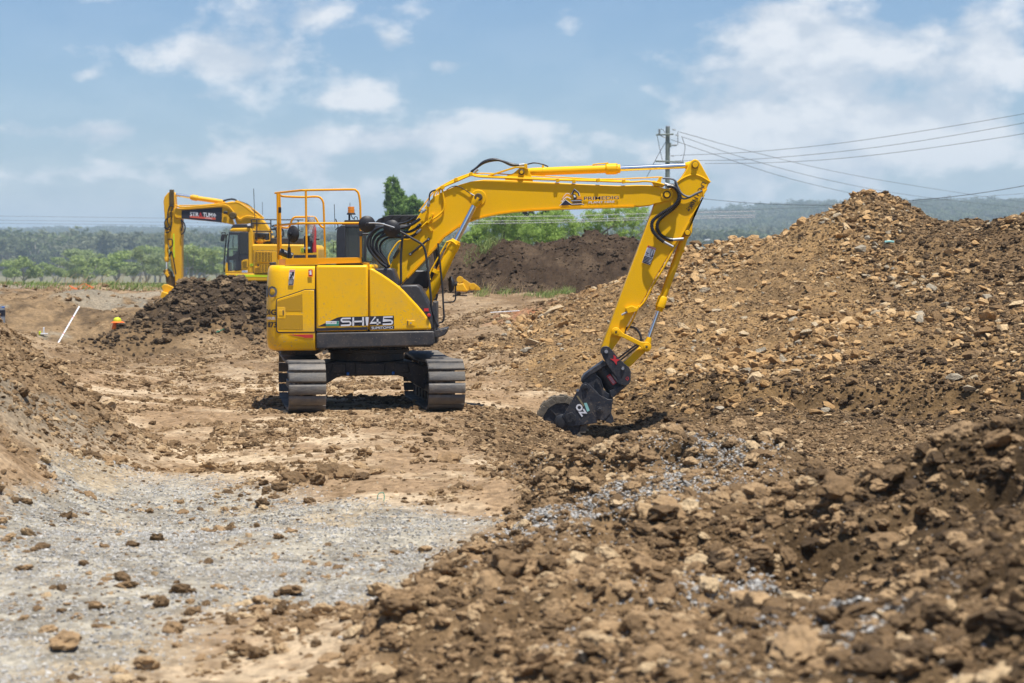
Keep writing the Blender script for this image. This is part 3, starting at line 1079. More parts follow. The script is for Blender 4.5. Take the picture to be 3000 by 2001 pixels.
M['stock_rock'] = stone_material('broken_tan_rock', [(0, (.17, .112, .064)), (.22, (.31, .20, .105)), (.48, (.45, .29, .148)), (.72, (.52, .36, .205)), (.88, (.56, .44, .30)), (.97, (.34, .31, .27))])
M['brown_clod'] = stone_material('brown_clod', [(0, (.105, .070, .042)), (.3, (.18, .122, .074)), (.6, (.262, .18, .11)), (.85, (.35, .25, .158)), (1, (.46, .36, .25))], 0.97, 0.35, 7)
M['dark_clod'] = stone_material('dark_clod', [(0, (.042, .031, .023)), (.45, (.085, .062, .044)), (.8, (.14, .102, .07)), (1, (.24, .175, .115))], 0.95, 0.4, 7)
M['damp_clod'] = stone_material('damp_clod', [(0, (.055, .038, .025)), (.4, (.10, .068, .042)), (.8, (.165, .112, .068)), (1, (.27, .19, .12))], 0.95, 0.4, 7)
M['tops_clod'] = stone_material('topsoil_clod', [(0, (.045, .032, .024)), (.5, (.075, .053, .038)), (.9, (.115, .083, .06)), (1, (.19, .14, .10))], 0.96, 0.4, 7)
M['grav_stone'] = stone_material('grey_gravel_stone', [(0, (.25, .24, .226)), (.3, (.37, .357, .335)), (.7, (.48, .463, .43)), (.9, (.57, .55, .51)), (.95, (.44, .33, .21))], 0.8, 0.4, 6, False)
M['pad_stone'] = stone_material('pad_pebble', [(0, (.13, .09, .055)), (.4, (.26, .18, .11)), (.75, (.42, .32, .215)), (.93, (.55, .48, .38)), (1, (.34, .34, .34))], 0.92, 0.5, 8)

ROCKS = [rock_mesh('rock', 100 + i, 'rock') for i in range(9)]
CLODS = [rock_mesh('clod', 10 + i, 'clod') for i in range(8)]


def proto_collection(name, meshes, m):
    c = bpy.data.collections.new(name)
    for i, me in enumerate(meshes):
        k = me.copy()
        k.materials.clear()
        k.materials.append(M[m])
        o = bpy.data.objects.new('%s_form_%02d' % (name, i), k)
        c.objects.link(o)
    return c


def scatter_tree(coll):
    ng = bpy.data.node_groups.new('scatter', 'GeometryNodeTree')
    ng.interface.new_socket('Geometry', in_out='INPUT', socket_type='NodeSocketGeometry')
    ng.interface.new_socket('Geometry', in_out='OUTPUT', socket_type='NodeSocketGeometry')
    gi = ng.nodes.new('NodeGroupInput')
    go = ng.nodes.new('NodeGroupOutput')
    ci = ng.nodes.new('GeometryNodeCollectionInfo')
    ci.inputs['Collection'].default_value = coll
    ci.inputs['Separate Children'].default_value = True
    ci.inputs['Reset Children'].default_value = True
    iop = ng.nodes.new('GeometryNodeInstanceOnPoints')
    iop.inputs['Pick Instance'].default_value = True

    def named(nm, typ):
        n = ng.nodes.new('GeometryNodeInputNamedAttribute')
        n.data_type = typ
        n.inputs['Name'].default_value = nm
        return n.outputs[0]
    ng.links.new(gi.outputs[0], iop.inputs['Points'])
    ng.links.new(ci.outputs[0], iop.inputs['Instance'])
    ng.links.new(named('vid', 'INT'), iop.inputs['Instance Index'])
    ng.links.new(named('rot', 'FLOAT_VECTOR'), iop.inputs['Rotation'])
    ng.links.new(named('scl', 'FLOAT_VECTOR'), iop.inputs['Scale'])
    ng.links.new(iop.outputs[0], go.inputs[0])
    return ng


def scatter(name, label, cat, pos, scl, rot, vid, coll, m):
    me = bpy.data.meshes.new(name)
    n = len(pos)
    me.vertices.add(n)
    me.vertices.foreach_set('co', pos.astype(np.float32).ravel())
    for nm, typ, arr, key in (('scl', 'FLOAT_VECTOR', scl, 'vector'), ('rot', 'FLOAT_VECTOR', rot, 'vector'), ('vid', 'INT', vid, 'value')):
        a = me.attributes.new(nm, typ, 'POINT')
        a.data.foreach_set(key, np.ascontiguousarray(arr, dtype=np.int32 if typ == 'INT' else np.float32).ravel())
    me.materials.append(M[m])
    o = bpy.data.objects.new(name, me)
    col.objects.link(o)
    md = o.modifiers.new('scatter', 'NODES')
    md.node_group = scatter_tree(coll)
    tag(o, label, cat, None, 'stuff')
    return o


rng = np.random.default_rng(5)


def sow(n, ymin, ymax, weight, umax=0.30, power=1.0):
    """candidate plan positions in the wedge ahead, thinned by a weight (0..1) of the place"""
    k = int(n)
    t = rng.random(k)
    y = np.sqrt(ymin ** 2 + t * (ymax ** 2 - ymin ** 2))
    x = (rng.random(k) * 2 - 1) * umax * (y + 2)
    Z = zones(x, y)
    w = weight(x, y, Z)
    ok = rng.random(k) < w
    return x[ok], y[ok]


def sizes(n, lo, hi, p=2.2):
    return lo * (1 - rng.random(n) * (1 - (lo / hi) ** p)) ** (-1 / p)


def strew(name, label, cat, x, y, lo, hi, coll, nv, m, flat=0.75, sink=0.2, p=2.2):
    n = len(x)
    s = sizes(n, lo, hi, p)
    h, _ = height(x, y)
    scl = np.stack([s * rng.uniform(.8, 1.3, n), s * rng.uniform(.75, 1.15, n), s * flat * rng.uniform(.7, 1.2, n)], 1)
    rot = np.stack([rng.normal(0, .35, n), rng.normal(0, .35, n), rng.uniform(0, 6.28, n)], 1)
    pos = np.stack([x, y, h + scl[:, 2] * (0.5 - sink) - 0.006], 1)
    vid = rng.integers(0, nv, n)
    return scatter(name, label, cat, pos, scl, rot, vid, coll, m)


C_STOCK = proto_collection('stock_rock', ROCKS, 'stock_rock')
C_BROWN = proto_collection('brown_clod', CLODS, 'brown_clod')
C_DAMP = proto_collection('damp_clod', CLODS, 'damp_clod')
C_DARK = proto_collection('dark_clod', CLODS, 'dark_clod')
C_TOPS = proto_collection('tops_clod', CLODS, 'tops_clod')
C_GRAV = proto_collection('grav_stone', ROCKS, 'grav_stone')
C_PAD = proto_collection('pad_stone', ROCKS, 'pad_stone')

P_ = lambda a, b, s, sd: (lambda x, y: sstep(a, b, fbm(x, y, s, 3, sd)))
rocky = P_(0.43, 0.60, 1.8, 401)
clumpy = P_(0.38, 0.60, 0.9, 403)
fine = P_(0.30, 0.55, 0.5, 405)

x, y = sow(420000, 27, 53, lambda x, y, Z: Z['stock'] * (0.10 + 0.90 * rocky(x, y)) * (1 - 0.75 * sstep(6.8, 9.5, x + 1.5 * (fbm(x, y, 1.5, 3, 217) - .5))) * (0.3 + 0.7 * sstep(31, 34, y)) * 0.40)
strew('rock_rubble', 'tan broken stones covering the big stockpile', 'rubble', x, y, 0.035, 0.30, C_STOCK, 9, 'stock_rock', flat=0.95, sink=0.3, p=1.9)
x, y = sow(160000, 26, 46, lambda x, y, Z: Z['stock'] * np.maximum(sstep(6.2, 8.5, x + 2 * (fbm(x, y, 1.5, 3, 219) - .5)), sstep(34, 31, y)) * 0.6)
strew('damp_crumbs', 'damp brown clods at the foot and right of the stockpile', 'soil', x, y, 0.03, 0.16, C_DAMP, 8, 'damp_clod', sink=0.3, p=2.3)
x, y = sow(330000, 26, 53, lambda x, y, Z: np.maximum(Z['stock'], 0.7 * Z['trench']) * 0.8)
strew('stockpile_crumbs', 'brown soil crumbs between the stockpile stones', 'soil', x, y, 0.018, 0.08, C_BROWN, 8, 'brown_clod', sink=0.3, p=2.4)
damp = lambda x, y: sstep(1.0, 2.8, x + 0.06 * (12 - y) + 1.2 * (fbm(x, y, 1.6, 3, 211) - .5))  # mask for damp soil together with corner shade put into the colour
x, y = sow(300000, 4.5, 23, lambda x, y, Z: Z['ridge'] * damp(x, y) * (0.35 + 0.65 * clumpy(x, y)) * sstep(3, 8, y) * 0.55, umax=0.34)
strew('damp_shaded_clods', 'damp clods with corner shade in their colour, right of the near spoil ridge', 'soil', x, y, 0.022, 0.17, C_DAMP, 8, 'damp_clod', sink=0.28, p=2.0)
x, y = sow(420000, 4.5, 23, lambda x, y, Z: Z['ridge'] * (1 - 0.7 * damp(x, y)) * (0.35 + 0.65 * clumpy(x, y)) * sstep(3, 8, y) * 0.75, umax=0.34)
strew('ridge_clods', 'loose brown clods over the near spoil ridge', 'soil', x, y, 0.02, 0.15, C_BROWN, 8, 'brown_clod', sink=0.28, p=2.1)
SPILL = [(2085, 1345, 17.4, .38), (1700, 1570, 14.2, .5), (1900, 1470, 15.6, .55), (1560, 1560, 15.6, .5), (1800, 1540, 14.4, .4), (2450, 1900, 8.6, .28), (2200, 1740, 10.4, .3)]
spill = lambda x, y: np.clip(sum(1.1 * np.exp(-(((x - W(a, b, c)[0]) / d) ** 2 + ((y - c) / (d * 1.6)) ** 2)) for a, b, c, d in SPILL), 0, 1)
x, y = sow(420000, 7, 20, lambda x, y, Z: Z['ridge'] * spill(x, y), umax=0.26)
strew('spilt_gravel', 'patches of pale gravel spilt over the near spoil ridge', 'gravel', x, y, 0.016, 0.042, C_GRAV, 9, 'grav_stone', sink=-0.25, p=3)
x, y = sow(130000, 4.5, 23, lambda x, y, Z: Z['ridge'] * (0.08 + 0.92 * np.maximum(P_(0.56, 0.63, 1.1, 411)(x, y), spill(x, y))) * 0.9, umax=0.34)
strew('ridge_gravel', 'pale gravel specks strewn through the near spoil ridge', 'gravel', x, y, 0.015, 0.036, C_GRAV, 9, 'grav_stone', sink=0.15, p=3)
x, y = sow(330000, 8.5, 22, lambda x, y, Z: Z['gravel'] * (1 - Z['ridge']) * (0.35 + 0.65 * fine(x, y)) * (1 - 0.45 * P_(0.60, 0.70, 1.1, 423)(x, y)), umax=0.29)
strew('gravel', 'grey crushed gravel lying on the foreground floor', 'gravel', x, y, 0.015, 0.042, C_GRAV, 9, 'grav_stone', sink=0.2, p=3)
x, y = sow(120000, 7, 36, lambda x, y, Z: (1 - Z['ridge']) * (1 - Z['stock']) * (0.10 + 0.9 * P_(0.48, 0.66, 1.2, 421)(x, y)) * (1 - 0.75 * Z['gravel']) * 0.8)
strew('pad_stones', 'pebbles and chips scattered over the trodden floor', 'stones', x, y, 0.015, 0.085, C_PAD, 9, 'pad_stone', sink=0.3, p=2.6)
x, y = sow(330000, 8, 50, lambda x, y, Z: (1 - Z['ridge']) * (1 - Z['stock']) * (1 - Z['heap']) * np.clip(0.06 + 0.85 * P_(0.50, 0.64, 0.9, 431)(x, y) + 0.95 * Z['lbank'] + 0.8 * Z['trench'], 0, 1) * (1 - 0.8 * Z['gravel']) * 0.95)
strew('floor_clods', 'crumbly brown clods scattered on floor and banks', 'soil', x, y, 0.022, 0.13, C_BROWN, 8, 'brown_clod', sink=0.3, p=2.3)
x, y = sow(60000, 43, 60, lambda x, y, Z: Z['heap'] * (0.15 + 0.75 * sstep(.0, .6, base_h(x, y) + .7 * (fbm(x, y, 1.1, 3, 471) - .5))))
strew('heap_clods', 'wet dark clods over the spoil heap', 'soil', x, y, 0.045, 0.26, C_DARK, 8, 'dark_clod', sink=0.25, p=2.0)
x, y = sow(60000, 57, 74, lambda x, y, Z: Z['tops'] * (0.15 + 0.85 * P_(0.42, 0.6, 1.4, 441)(x, y)) * 0.7)
strew('topsoil_clods', 'dark crumbs over the topsoil mound', 'soil', x, y, 0.04, 0.22, C_TOPS, 8, 'tops_clod', sink=0.3, p=2.2)
x, y = sow(60000, 40, 90, lambda x, y, Z: (1 - Z['stock']) * (1 - Z['heap']) * (1 - Z['tops']) * (0.05 + 0.9 * P_(0.5, 0.66, 1.6, 451)(x, y)) * 0.6)
strew('bench_clods', 'brown clods scattered over the far ledges', 'soil', x, y, 0.04, 0.26, C_BROWN, 8, 'brown_clod', sink=0.3, p=2.4)


# the larger stones and clods one by one
def pieces(parent, name, meshes, m, x, y, s, flat=0.8, sink=0.3, seed=1):
    rnd = random.Random(seed)
    ms = []
    for me in meshes:
        k = me.copy()
        k.name = name
        k.materials.clear()
        k.materials.append(M[m])
        ms.append(k)
    h, _ = height(np.array(x, float), np.array(y, float))
    for i in range(len(x)):
        o = bpy.data.objects.new(name, ms[rnd.randrange(len(ms))])
        sx, sy, sz = s[i] * rnd.uniform(.85, 1.35), s[i] * rnd.uniform(.75, 1.1), s[i] * flat * rnd.uniform(.7, 1.1)
        o.scale = (sx, sy, sz)
        o.rotation_euler = (rnd.gauss(0, .3), rnd.gauss(0, .3), rnd.uniform(0, 6.28))
        o.location = (x[i], y[i], h[i] + sz * (0.5 - sink))
        o.parent = parent
        col.objects.link(o)


x, y = sow(9000, 28, 47, lambda x, y, Z: Z['stock'] * (0.1 + 0.9 * rocky(x, y)), umax=0.255)
x, y = x[:290], y[:290]
pieces(STOCKO, 'rock', ROCKS, 'stock_rock', x, y, sizes(len(x), 0.16, 0.36, 2.5), seed=3)
x, y = sow(3000, 6.5, 20, lambda x, y, Z: Z['ridge'] * clumpy(x, y), umax=0.25)
x, y = x[:200], y[:200]
pieces(RIDGEO, 'clod', CLODS, 'brown_clod', x, y, sizes(len(x), 0.10, 0.24, 2.2), seed=4)
x, y = sow(900, 6.5, 19, lambda x, y, Z: Z['ridge'] * clumpy(x, y), umax=0.25)
x, y = x[:70], y[:70]
pieces(RIDGEO, 'stone', ROCKS, 'pad_stone', x, y, sizes(len(x), 0.05, 0.13, 2.6), seed=14)
x, y = sow(4000, 46, 55, lambda x, y, Z: Z['heap'] * sstep(.3, .9, base_h(x, y)), umax=0.25)
x, y = x[:150], y[:150]
pieces(HEAPO, 'clod', CLODS, 'dark_clod', x, y, sizes(len(x), 0.20, 0.40, 2.4), seed=5)
x, y = sow(2500, 20, 44, lambda x, y, Z: (1 - Z['ridge']) * (1 - Z['stock']) * (1 - Z['gravel']) * P_(0.45, 0.6, 1.5, 461)(x, y) * (np.hypot(x + 2.2, y - 30.2) > 3.0), umax=0.25)
x, y = x[:130], y[:130]
pieces(GROUND, 'clod', CLODS, 'brown_clod', x, y, sizes(len(x), 0.10, 0.26, 2.4), seed=6)
# stones picked out on the gravel: pixel, size
PICK = [(180, 1925, 0.20), (350, 1715, 0.12), (350, 1535, 0.07), (845, 1740, 0.17), (1115, 1745, 0.17), (265, 1780, 0.09), (530, 1745, 0.15), (640, 1730, 0.10), (690, 1945, 0.13), (385, 1605, 0.10), (120, 1620, 0.09),
        (240, 1675, 0.08), (60, 1690, 0.11), (420, 1980, 0.16), (1160, 1790, 0.10), (1500, 1560, 0.14), (500, 1880, 0.12), (560, 1810, 0.10), (130, 1870, 0.11), (900, 1880, 0.12), (760, 1780, 0.09), (190, 1540, 0.06)]
xs, ysn, ss = [], [], []
for px, py, s in PICK:
    Yg = FPX * CAMH / (py - 770)
    xs.append((px - 1500) / FPX * Yg); ysn.append(Yg); ss.append(s)
pieces(GRAVELO, 'clod', CLODS, 'brown_clod', xs, ysn, ss, seed=8)
# big loose lumps on the floor left of the ridge
PICK = [(860, 1420, 19.6, 0.22), (900, 1405, 19.9, 0.20), (960, 1395, 20.2, 0.25), (1010, 1410, 19.8, 0.22), (1060, 1420, 19.6, 0.16), (820, 1435, 19.2, 0.14), (930, 1425, 19.4, 0.17), (1100, 1400, 20.0, 0.13),
        (670, 1392, 20.4, 0.13), (1640, 1420, 18.6, 0.2), (1660, 1430, 18.4, 0.14), (310, 1262, 25.0, 0.26), (270, 1265, 24.6, 0.22)]
pieces(GROUND, 'clod', CLODS, 'brown_clod', [W(a, b, c).x for a, b, c, d in PICK], [c for a, b, c, d in PICK], [d for a, b, c, d in PICK], seed=9)
q = [(2890, 935, 33.6, 0.42), (2600, 850, 38.0, 0.5), (1620, 905, 43.5, 0.4), (1560, 1000, 40.5, 0.35), (1650, 960, 42, 0.36)]
pieces(STOCKO, 'boulder', ROCKS, 'stock_rock', [W(a, b, c).x for a, b, c, d in q], [c for a, b, c, d in q], [d for a, b, c, d in q], seed=10)
# ------------------------------------------------------------------ main excavator
EXC = Vector((-2.2, 30.2, 0.0))
ORG = tuple(EXC)
exc = empty('excavator', EXC)
tag(exc, 'large yellow excavator in front with orange handrails, boom reaching right to a black compaction wheel', 'excavator', 'yellow excavators on the site')
YS = 28.95                       # near flank of the upper structure
YB0, YB1 = 29.96, 30.36          # boom plates


def P3(pts, Y):
    return [W(x, y, Y) for x, y in pts]


def px_tube(pts, Y, r, m, parent, name, n=10, smooth=5):
    """tube through pixels; Y is one distance or one per point"""
    ys = Y if isinstance(Y, (list, tuple)) else [Y] * len(pts)
    P = [W(x, y, yy) for (x, y), yy in zip(pts, ys)]
    if smooth:
        P = spline(P, smooth)
    return MB().tube(P, r, n).build(name, m, parent)


def plate(pts, y0, y1, name, m, parent, bevel=0.008, seg=2, ang=38):
    return MB().prism(XZ(pts, y0), y0, y1).build(name, m, parent, bevel=bevel, seg=seg, ang=ang)


def pinboss(px, py, Y, r, depth, name, m, parent, m2='yellow_matte'):
    c = W(px, py, Y)
    o = MB().lathe([(r * 0.9, -depth), (r, -depth + 0.01), (r, 0.03)], c, 'y', 24).build(name, m, parent)
    return o


# ---- undercarriage (turned 9 degrees from the upper works)
UA = R(9)
UM = Matrix.Translation(EXC) @ Matrix.Rotation(UA, 4, 'Z')


def track_path(n):
    yc, zc, r = 1.44, 0.385, 0.335
    L1, L2 = 2 * yc, math.pi * r
    tot = 2 * L1 + 2 * L2
    out = []
    for k in range(n):
        s = tot * k / n
        if s < L1:                               # bottom run, towards the far end
            out.append((-yc + s, zc - r, 180))
        elif s < L1 + L2:
            a = (s - L1) / r
            out.append((yc + r * math.sin(a), zc - r * math.cos(a), 180 + math.degrees(a)))
        elif s < 2 * L1 + L2:
            t = s - L1 - L2
            sag = 0.035 * math.sin(math.pi * t / L1)
            out.append((yc - t, zc + r - sag, 360))
        else:
            a = (s - 2 * L1 - L2) / r
            out.append((-yc - r * math.sin(a), zc + r * math.cos(a), 360 + math.degrees(a)))
    return out


def shoe_mesh(w):
    prof = [(-.076, 0), (-.076, .016), (-.070, .034), (-.055, .041), (-.01, .043), (.04, .040), (.058, .031), (.066, .014), (.073, .010), (.073, 0)]
    mb = MB()
    xs = [-w / 2, -w / 2 + 0.012, w / 2 - 0.012, w / 2]
    rings = []
    for i, xx in enumerate(xs):
        k = 0.72 if i in (0, 3) else 1.0
        rings.append([Vector((xx, a, b * k)) for a, b in prof])
    mb.loft(rings)
    for sx in (-1, 1):
        for sy in (-0.05, 0.05):
            mb.box((sx * 0.085, sy * 0.9, -0.012), (0.03, 0.03, 0.03))
    me = mb.mesh('track_shoe', (0, 0, 0), 42)
    me.materials.append(M['track'])
    return me


SHOE_W = 0.53
SHOE = shoe_mesh(SHOE_W)
for sx in (-1.0, 1.0):
    TP = track_path(47)
    loop = [(y, z) for y, z, a in track_path(94)]
    mb = MB()
    for dx in (-0.085, 0.085):                    # link chain
        pts = [Vector((sx + dx, y * 0.985, 0.385 + (z - 0.385) * 0.9)) for y, z in loop]
        mb.tube(pts + [pts[0]], 0.042, 6)
    mb.transform(UM)
    trk = mb.build('track', 'trackdark', exc)
    for y, z, a in TP:
        o = bpy.data.objects.new('track_shoe', SHOE)
        m4 = UM @ Matrix.Translation((sx, y, z)) @ Matrix.Rotation(R(a), 4, 'X')
        m4 = Matrix.Translation(-EXC) @ m4
        o.parent = trk
        o.matrix_local = m4
        col.objects.link(o)
    mb = MB()
    mb.box((sx, 0, 0.37), (0.30, 2.35, 0.20)).box((sx, 0, 0.30), (0.36, 2.1, 0.12))
    mb.prism([(sx - 0.18, 0.46), (sx + 0.18, 0.46), (sx + 0.12, 0.54), (sx - 0.12, 0.54)], -0.9, 0.9)
    mb.transform(UM).build('track_frame', 'frame', exc, bevel=0.012)
    for yy, nm, rr in ((-1.44, 'idler', 0.285), (1.44, 'sprocket', 0.27)):
        mb = MB()
        mb.lathe([(0.09, -0.12), (0.12, -0.10), (0.13, -0.055), (rr * 0.78, -0.045), (rr * 0.86, -0.07), (rr, -0.07), (rr + 0.02, -0.03), (rr + 0.02, 0.03), (rr, 0.07), (rr * 0.86, 0.07), (rr * 0.78, 0.045), (0.13, 0.055), (0.12, 0.10), (0.09, 0.12)], (sx, yy, 0.385), 'x', 32)
        if nm == 'sprocket':
            for k in range(15):
                t = 2 * math.pi * k / 15
                mb.box((sx, yy + (rr + 0.025) * math.cos(t), 0.385 + (rr + 0.025) * math.sin(t)), (0.06, 0.05, 0.05), Matrix.Rotation(t, 3, 'X'))
        mb.transform(UM).build(nm, 'trackdark', exc)
    for k in range(6):
        yy = -1.0 + 0.4 * k
        mb = MB().lathe([(0.05, -0.15), (0.085, -0.14), (0.085, -0.05), (0.06, -0.04), (0.06, 0.04), (0.085, 0.05), (0.085, 0.14), (0.05, 0.15)], (sx, yy, 0.165), 'x', 18)
        mb.transform(UM).build('track_roller', 'trackdark', exc)
mb = MB()
mb.prism([(-.86, .60), (-.60, .685), (.60, .685), (.86, .60), (.92, .30), (.80, .27), (.50, .45), (.42, .475), (-.42, .475), (-.50, .45), (-.80, .27), (-.92, .30)], -0.52, 0.52)
mb.prism([(-.22, .49), (.22, .49), (.22, .67), (-.22, .67)], -0.56, -0.5)
mb.prism([(-.60, .52), (-.36, .50), (-.36, .66), (-.56, .655)], -0.535, -0.5)
mb.prism([(.60, .52), (.36, .50), (.36, .66), (.56, .655)], -0.535, -0.5)
mb.transform(UM).build('centre_frame', 'frame', exc, bevel=0.015)
mb = MB().lathe([(.50, .66), (.56, .70), (.56, .80), (.64, .81), (.64, .86), (.58, .87), (.58, .94), (.60, .95), (.60, 1.0)], EXC, 'z', 40)
mb.build('slew_ring', 'frame', exc)
mb = MB()
for k in range(26):
    t = 2 * math.pi * k / 26
    mb.cyl(EXC + Vector((.615 * math.cos(t), .615 * math.sin(t), .855)), EXC + Vector((.615 * math.cos(t), .615 * math.sin(t), .885)), .014, n=6)
tag(mb.build('ring_bolts', 'trackdark', exc), kind='stuff')
for (a, b) in Z8([(905, 487), (1350, 480)]):
    q = W(a, b, 29.55)
    MB().box(q, (0.035, 0.10, 0.045)).build('grease_fitting', 'bluepaint', exc, bevel=0.008)

# ---- upper frame
xa, xb = W(926, 1000, 29.2).x, W(1262, 1000, 29.2).x
MB().bb(xa, xb, 29.12, 31.32, 0.93, 1.05).build('revolving_frame', 'frame', exc, bevel=0.01)
MB().bb(-3.42, -2.9, 29.4, 31.0, 0.80, 0.95).build('frame_tail', 'frame', exc, bevel=0.02)
MB().bb(-3.30, -2.03, 29.05, 31.38, 1.02, 2.06).bb(-2.06, -1.28, 29.05, 29.60, 1.02, 1.62).build('gap_shade_core', 'ink', exc)  # solid black core; shade of the panel gaps put into its colour


# ---- counterweight
def cw_plan(d, mirror=True):
    r = 0.27 - d * 0.6
    pts = [(-2.868, YS + d)]
    for k in range(0, 11):
        a = R(7.0 * k)
        pts.append((-3.33 - r * math.sin(a), YS + d + r - r * math.cos(a)))
    x0, y0 = pts[-1]
    for k in range(1, 9):
        t = k / 8
        bx, by = x0 - 0.06, y0 + 0.18
        pts.append(((1 - t) ** 2 * x0 + 2 * t * (1 - t) * (bx - 0.03) + t * t * (-3.70 + d), (1 - t) ** 2 * y0 + 2 * t * (1 - t) * (by + 0.35) + t * t * 30.2))
    far = [(x, 60.4 - y) for x, y in pts[:-1]][::-1]
    return pts + far


rings = []
for py, d in [(1028, .11), (1026, .07), (1021, .035), (1010, .012), (985, .0), (900, .0), (850, .008), (815, .022), (796, .035), (786, .05), (780, .075), (777, .12)]:
    z = W(900, py, YS).z
    rings.append([Vector((x, y, z)) for x, y in cw_plan(d)])
cw = MB().loft(rings).build('counterweight', 'yellow', exc, ang=50)

# curved print on the tail: text bent along the plan curve
PLAN = [Vector((x, y, 0)) for x, y in cw_plan(0.0)][:19]
ARC = [0.0]
for i in range(1, len(PLAN)):
    ARC.append(ARC[-1] + (PLAN[i] - PLAN[i - 1]).length)


def on_plan(s):
    s = max(0.0, min(ARC[-1] - 1e-4, s))
    i = max(k for k in range(len(ARC)) if ARC[k] <= s)
    i = min(i, len(PLAN) - 2)
    t = (s - ARC[i]) / (ARC[i + 1] - ARC[i])
    p = PLAN[i].lerp(PLAN[i + 1], t)
    d = (PLAN[i + 1] - PLAN[i]).normalized()
    return p, Vector((d.y, -d.x, 0)) * -1


def tail_text(s, end_s, length, z0, z1, m, inset_z=0.0):
    vs, fs = text_geo(s, 0.03)
    out = []
    for u, v in vs:
        p, nrm = on_plan(end_s + (1 - u) * length)
        if nrm.y > 0 and nrm.x > 0:
            nrm = -nrm
        c = Vector((-2.2, 30.2, 0))
        if (p - c).dot(nrm) < 0:
            nrm = -nrm
        q = p + nrm * 0.006
        out.append(Vector((q.x, q.y, z0 + (z1 - z0) * v)))
    MB().add(out, fs).build('lettering', m, cw, ang=0)


zz = lambda py: W(800, py, 29.1).z
tail_text('SUMITOMO', 0.545, 1.15, zz(871), zz(838), 'greyink')
tail_text('PRIMEDIG', 0.55, 0.70, zz(923), zz(906), 'ink')
tail_text('PLANT HIRE', 0.58, 0.60, zz(936), zz(928), 'offwhite')
tail_text('873', 0.55, 0.19, zz(959), zz(943), 'ink')
tail_text('02', 0.78, 0.12, zz(959), zz(943), 'ink')

# vent door in the counterweight: raised panel, perforated screens, latch
vd = [(811, 962), (811, 886), (816, 874), (884, 850), (899, 848), (920.5, 848), (921, 972), (818, 972)]
o = plate(Y3([(218, 1090), (212, 640), (222, 612), (585, 492), (640, 470), (785, 468), (792, 1110), (240, 1112)]), YS - 0.008, YS + 0.03, 'vent_door', 'yellow', exc, bevel=0.006)
vent = o
# dark joint round the door
jp = Y3([(206, 1100), (200, 630), (214, 602), (580, 478), (640, 456), (800, 454), (800, 1122), (230, 1126)])
plate(jp, YS - 0.003, YS + 0.02, 'door_joint', 'ink', exc, bevel=0)


def perforated():
    m = bpy.data.materials.new('perforated_screen')
    m.use_nodes = True
    t = m.node_tree
    p = principled(m)
    p.inputs['Roughness'].default_value = 0.4
    tc = nd(t, 'ShaderNodeTexCoord')
    mp = nd(t, 'ShaderNodeMapping')
    mp.inputs['Scale'].default_value = (75, 1, 75)
    t.links.new(tc.outputs['Object'], mp.inputs['Vector'])
    v = nd(t, 'ShaderNodeTexVoronoi', voronoi_dimensions='3D')
    v.inputs['Scale'].default_value = 1.0
    v.inputs['Randomness'].default_value = 0.0
    t.links.new(mp.outputs[0], v.inputs['Vector'])
    r = nd(t, 'ShaderNodeMath', operation='LESS_THAN')
    r.inputs[1].default_value = 0.40
    sx = nd(t, 'ShaderNodeSeparateXYZ')
    t.links.new(mp.outputs[0], sx.inputs[0])

    def frac(sock):
        a = nd(t, 'ShaderNodeMath', operation='FRACT')
        t.links.new(sock, a.inputs[0])
        b = nd(t, 'ShaderNodeMath', operation='SUBTRACT')
        t.links.new(a.outputs[0], b.inputs[0])
        b.inputs[1].default_value = 0.5
        c = nd(t, 'ShaderNodeMath', operation='POWER')
        t.links.new(b.outputs[0], c.inputs[0])
        c.inputs[1].default_value = 2
        return c.outputs[0]
    ad = nd(t, 'ShaderNodeMath', operation='ADD')
    t.links.new(frac(sx.outputs['X']), ad.inputs[0])
    t.links.new(frac(sx.outputs['Z']), ad.inputs[1])
    lt = nd(t, 'ShaderNodeMath', operation='LESS_THAN')
    t.links.new(ad.outputs[0], lt.inputs[0])
    lt.inputs[1].default_value = 0.115
    mx = nd(t, 'ShaderNodeMix', data_type='RGBA')
    mx.inputs['A'].default_value = (0.72, 0.40, 0.004, 1)
    mx.inputs['B'].default_value = (0.018, 0.013, 0.008, 1)
    t.links.new(lt.outputs[0], mx.inputs['Factor'])
    t.links.new(mx.outputs['Result'], p.inputs['Base Color'])
    return m


M['perf'] = perforated()
plate(Y3([(222, 640), (360, 600), (605, 530), (608, 795), (350, 795), (345, 740), (325, 722), (222, 720)]), YS - 0.011, YS, 'vent_screen', 'perf', vent, bevel=0)
plate(Y3([(228, 912), (330, 912), (348, 895), (352, 852), (608, 852), (615, 1077), (230, 1070)]), YS - 0.011, YS, 'vent_screen', 'perf', vent, bevel=0)
plate(Y3([(222, 730), (325, 730), (342, 745), (345, 890), (330, 905), (225, 905)]), YS - 0.013, YS, 'latch_plate', 'yellow', vent, bevel=0.003)
plate(Y3([(248, 775), (318, 775), (320, 860), (248, 860)]), YS - 0.018, YS, 'latch', 'yellow', vent, bevel=0.003)
plate(Y3([(303, 778), (319, 778), (320, 858), (305, 858)]), YS - 0.020, YS, 'latch_slot', 'ink', vent, bevel=0)
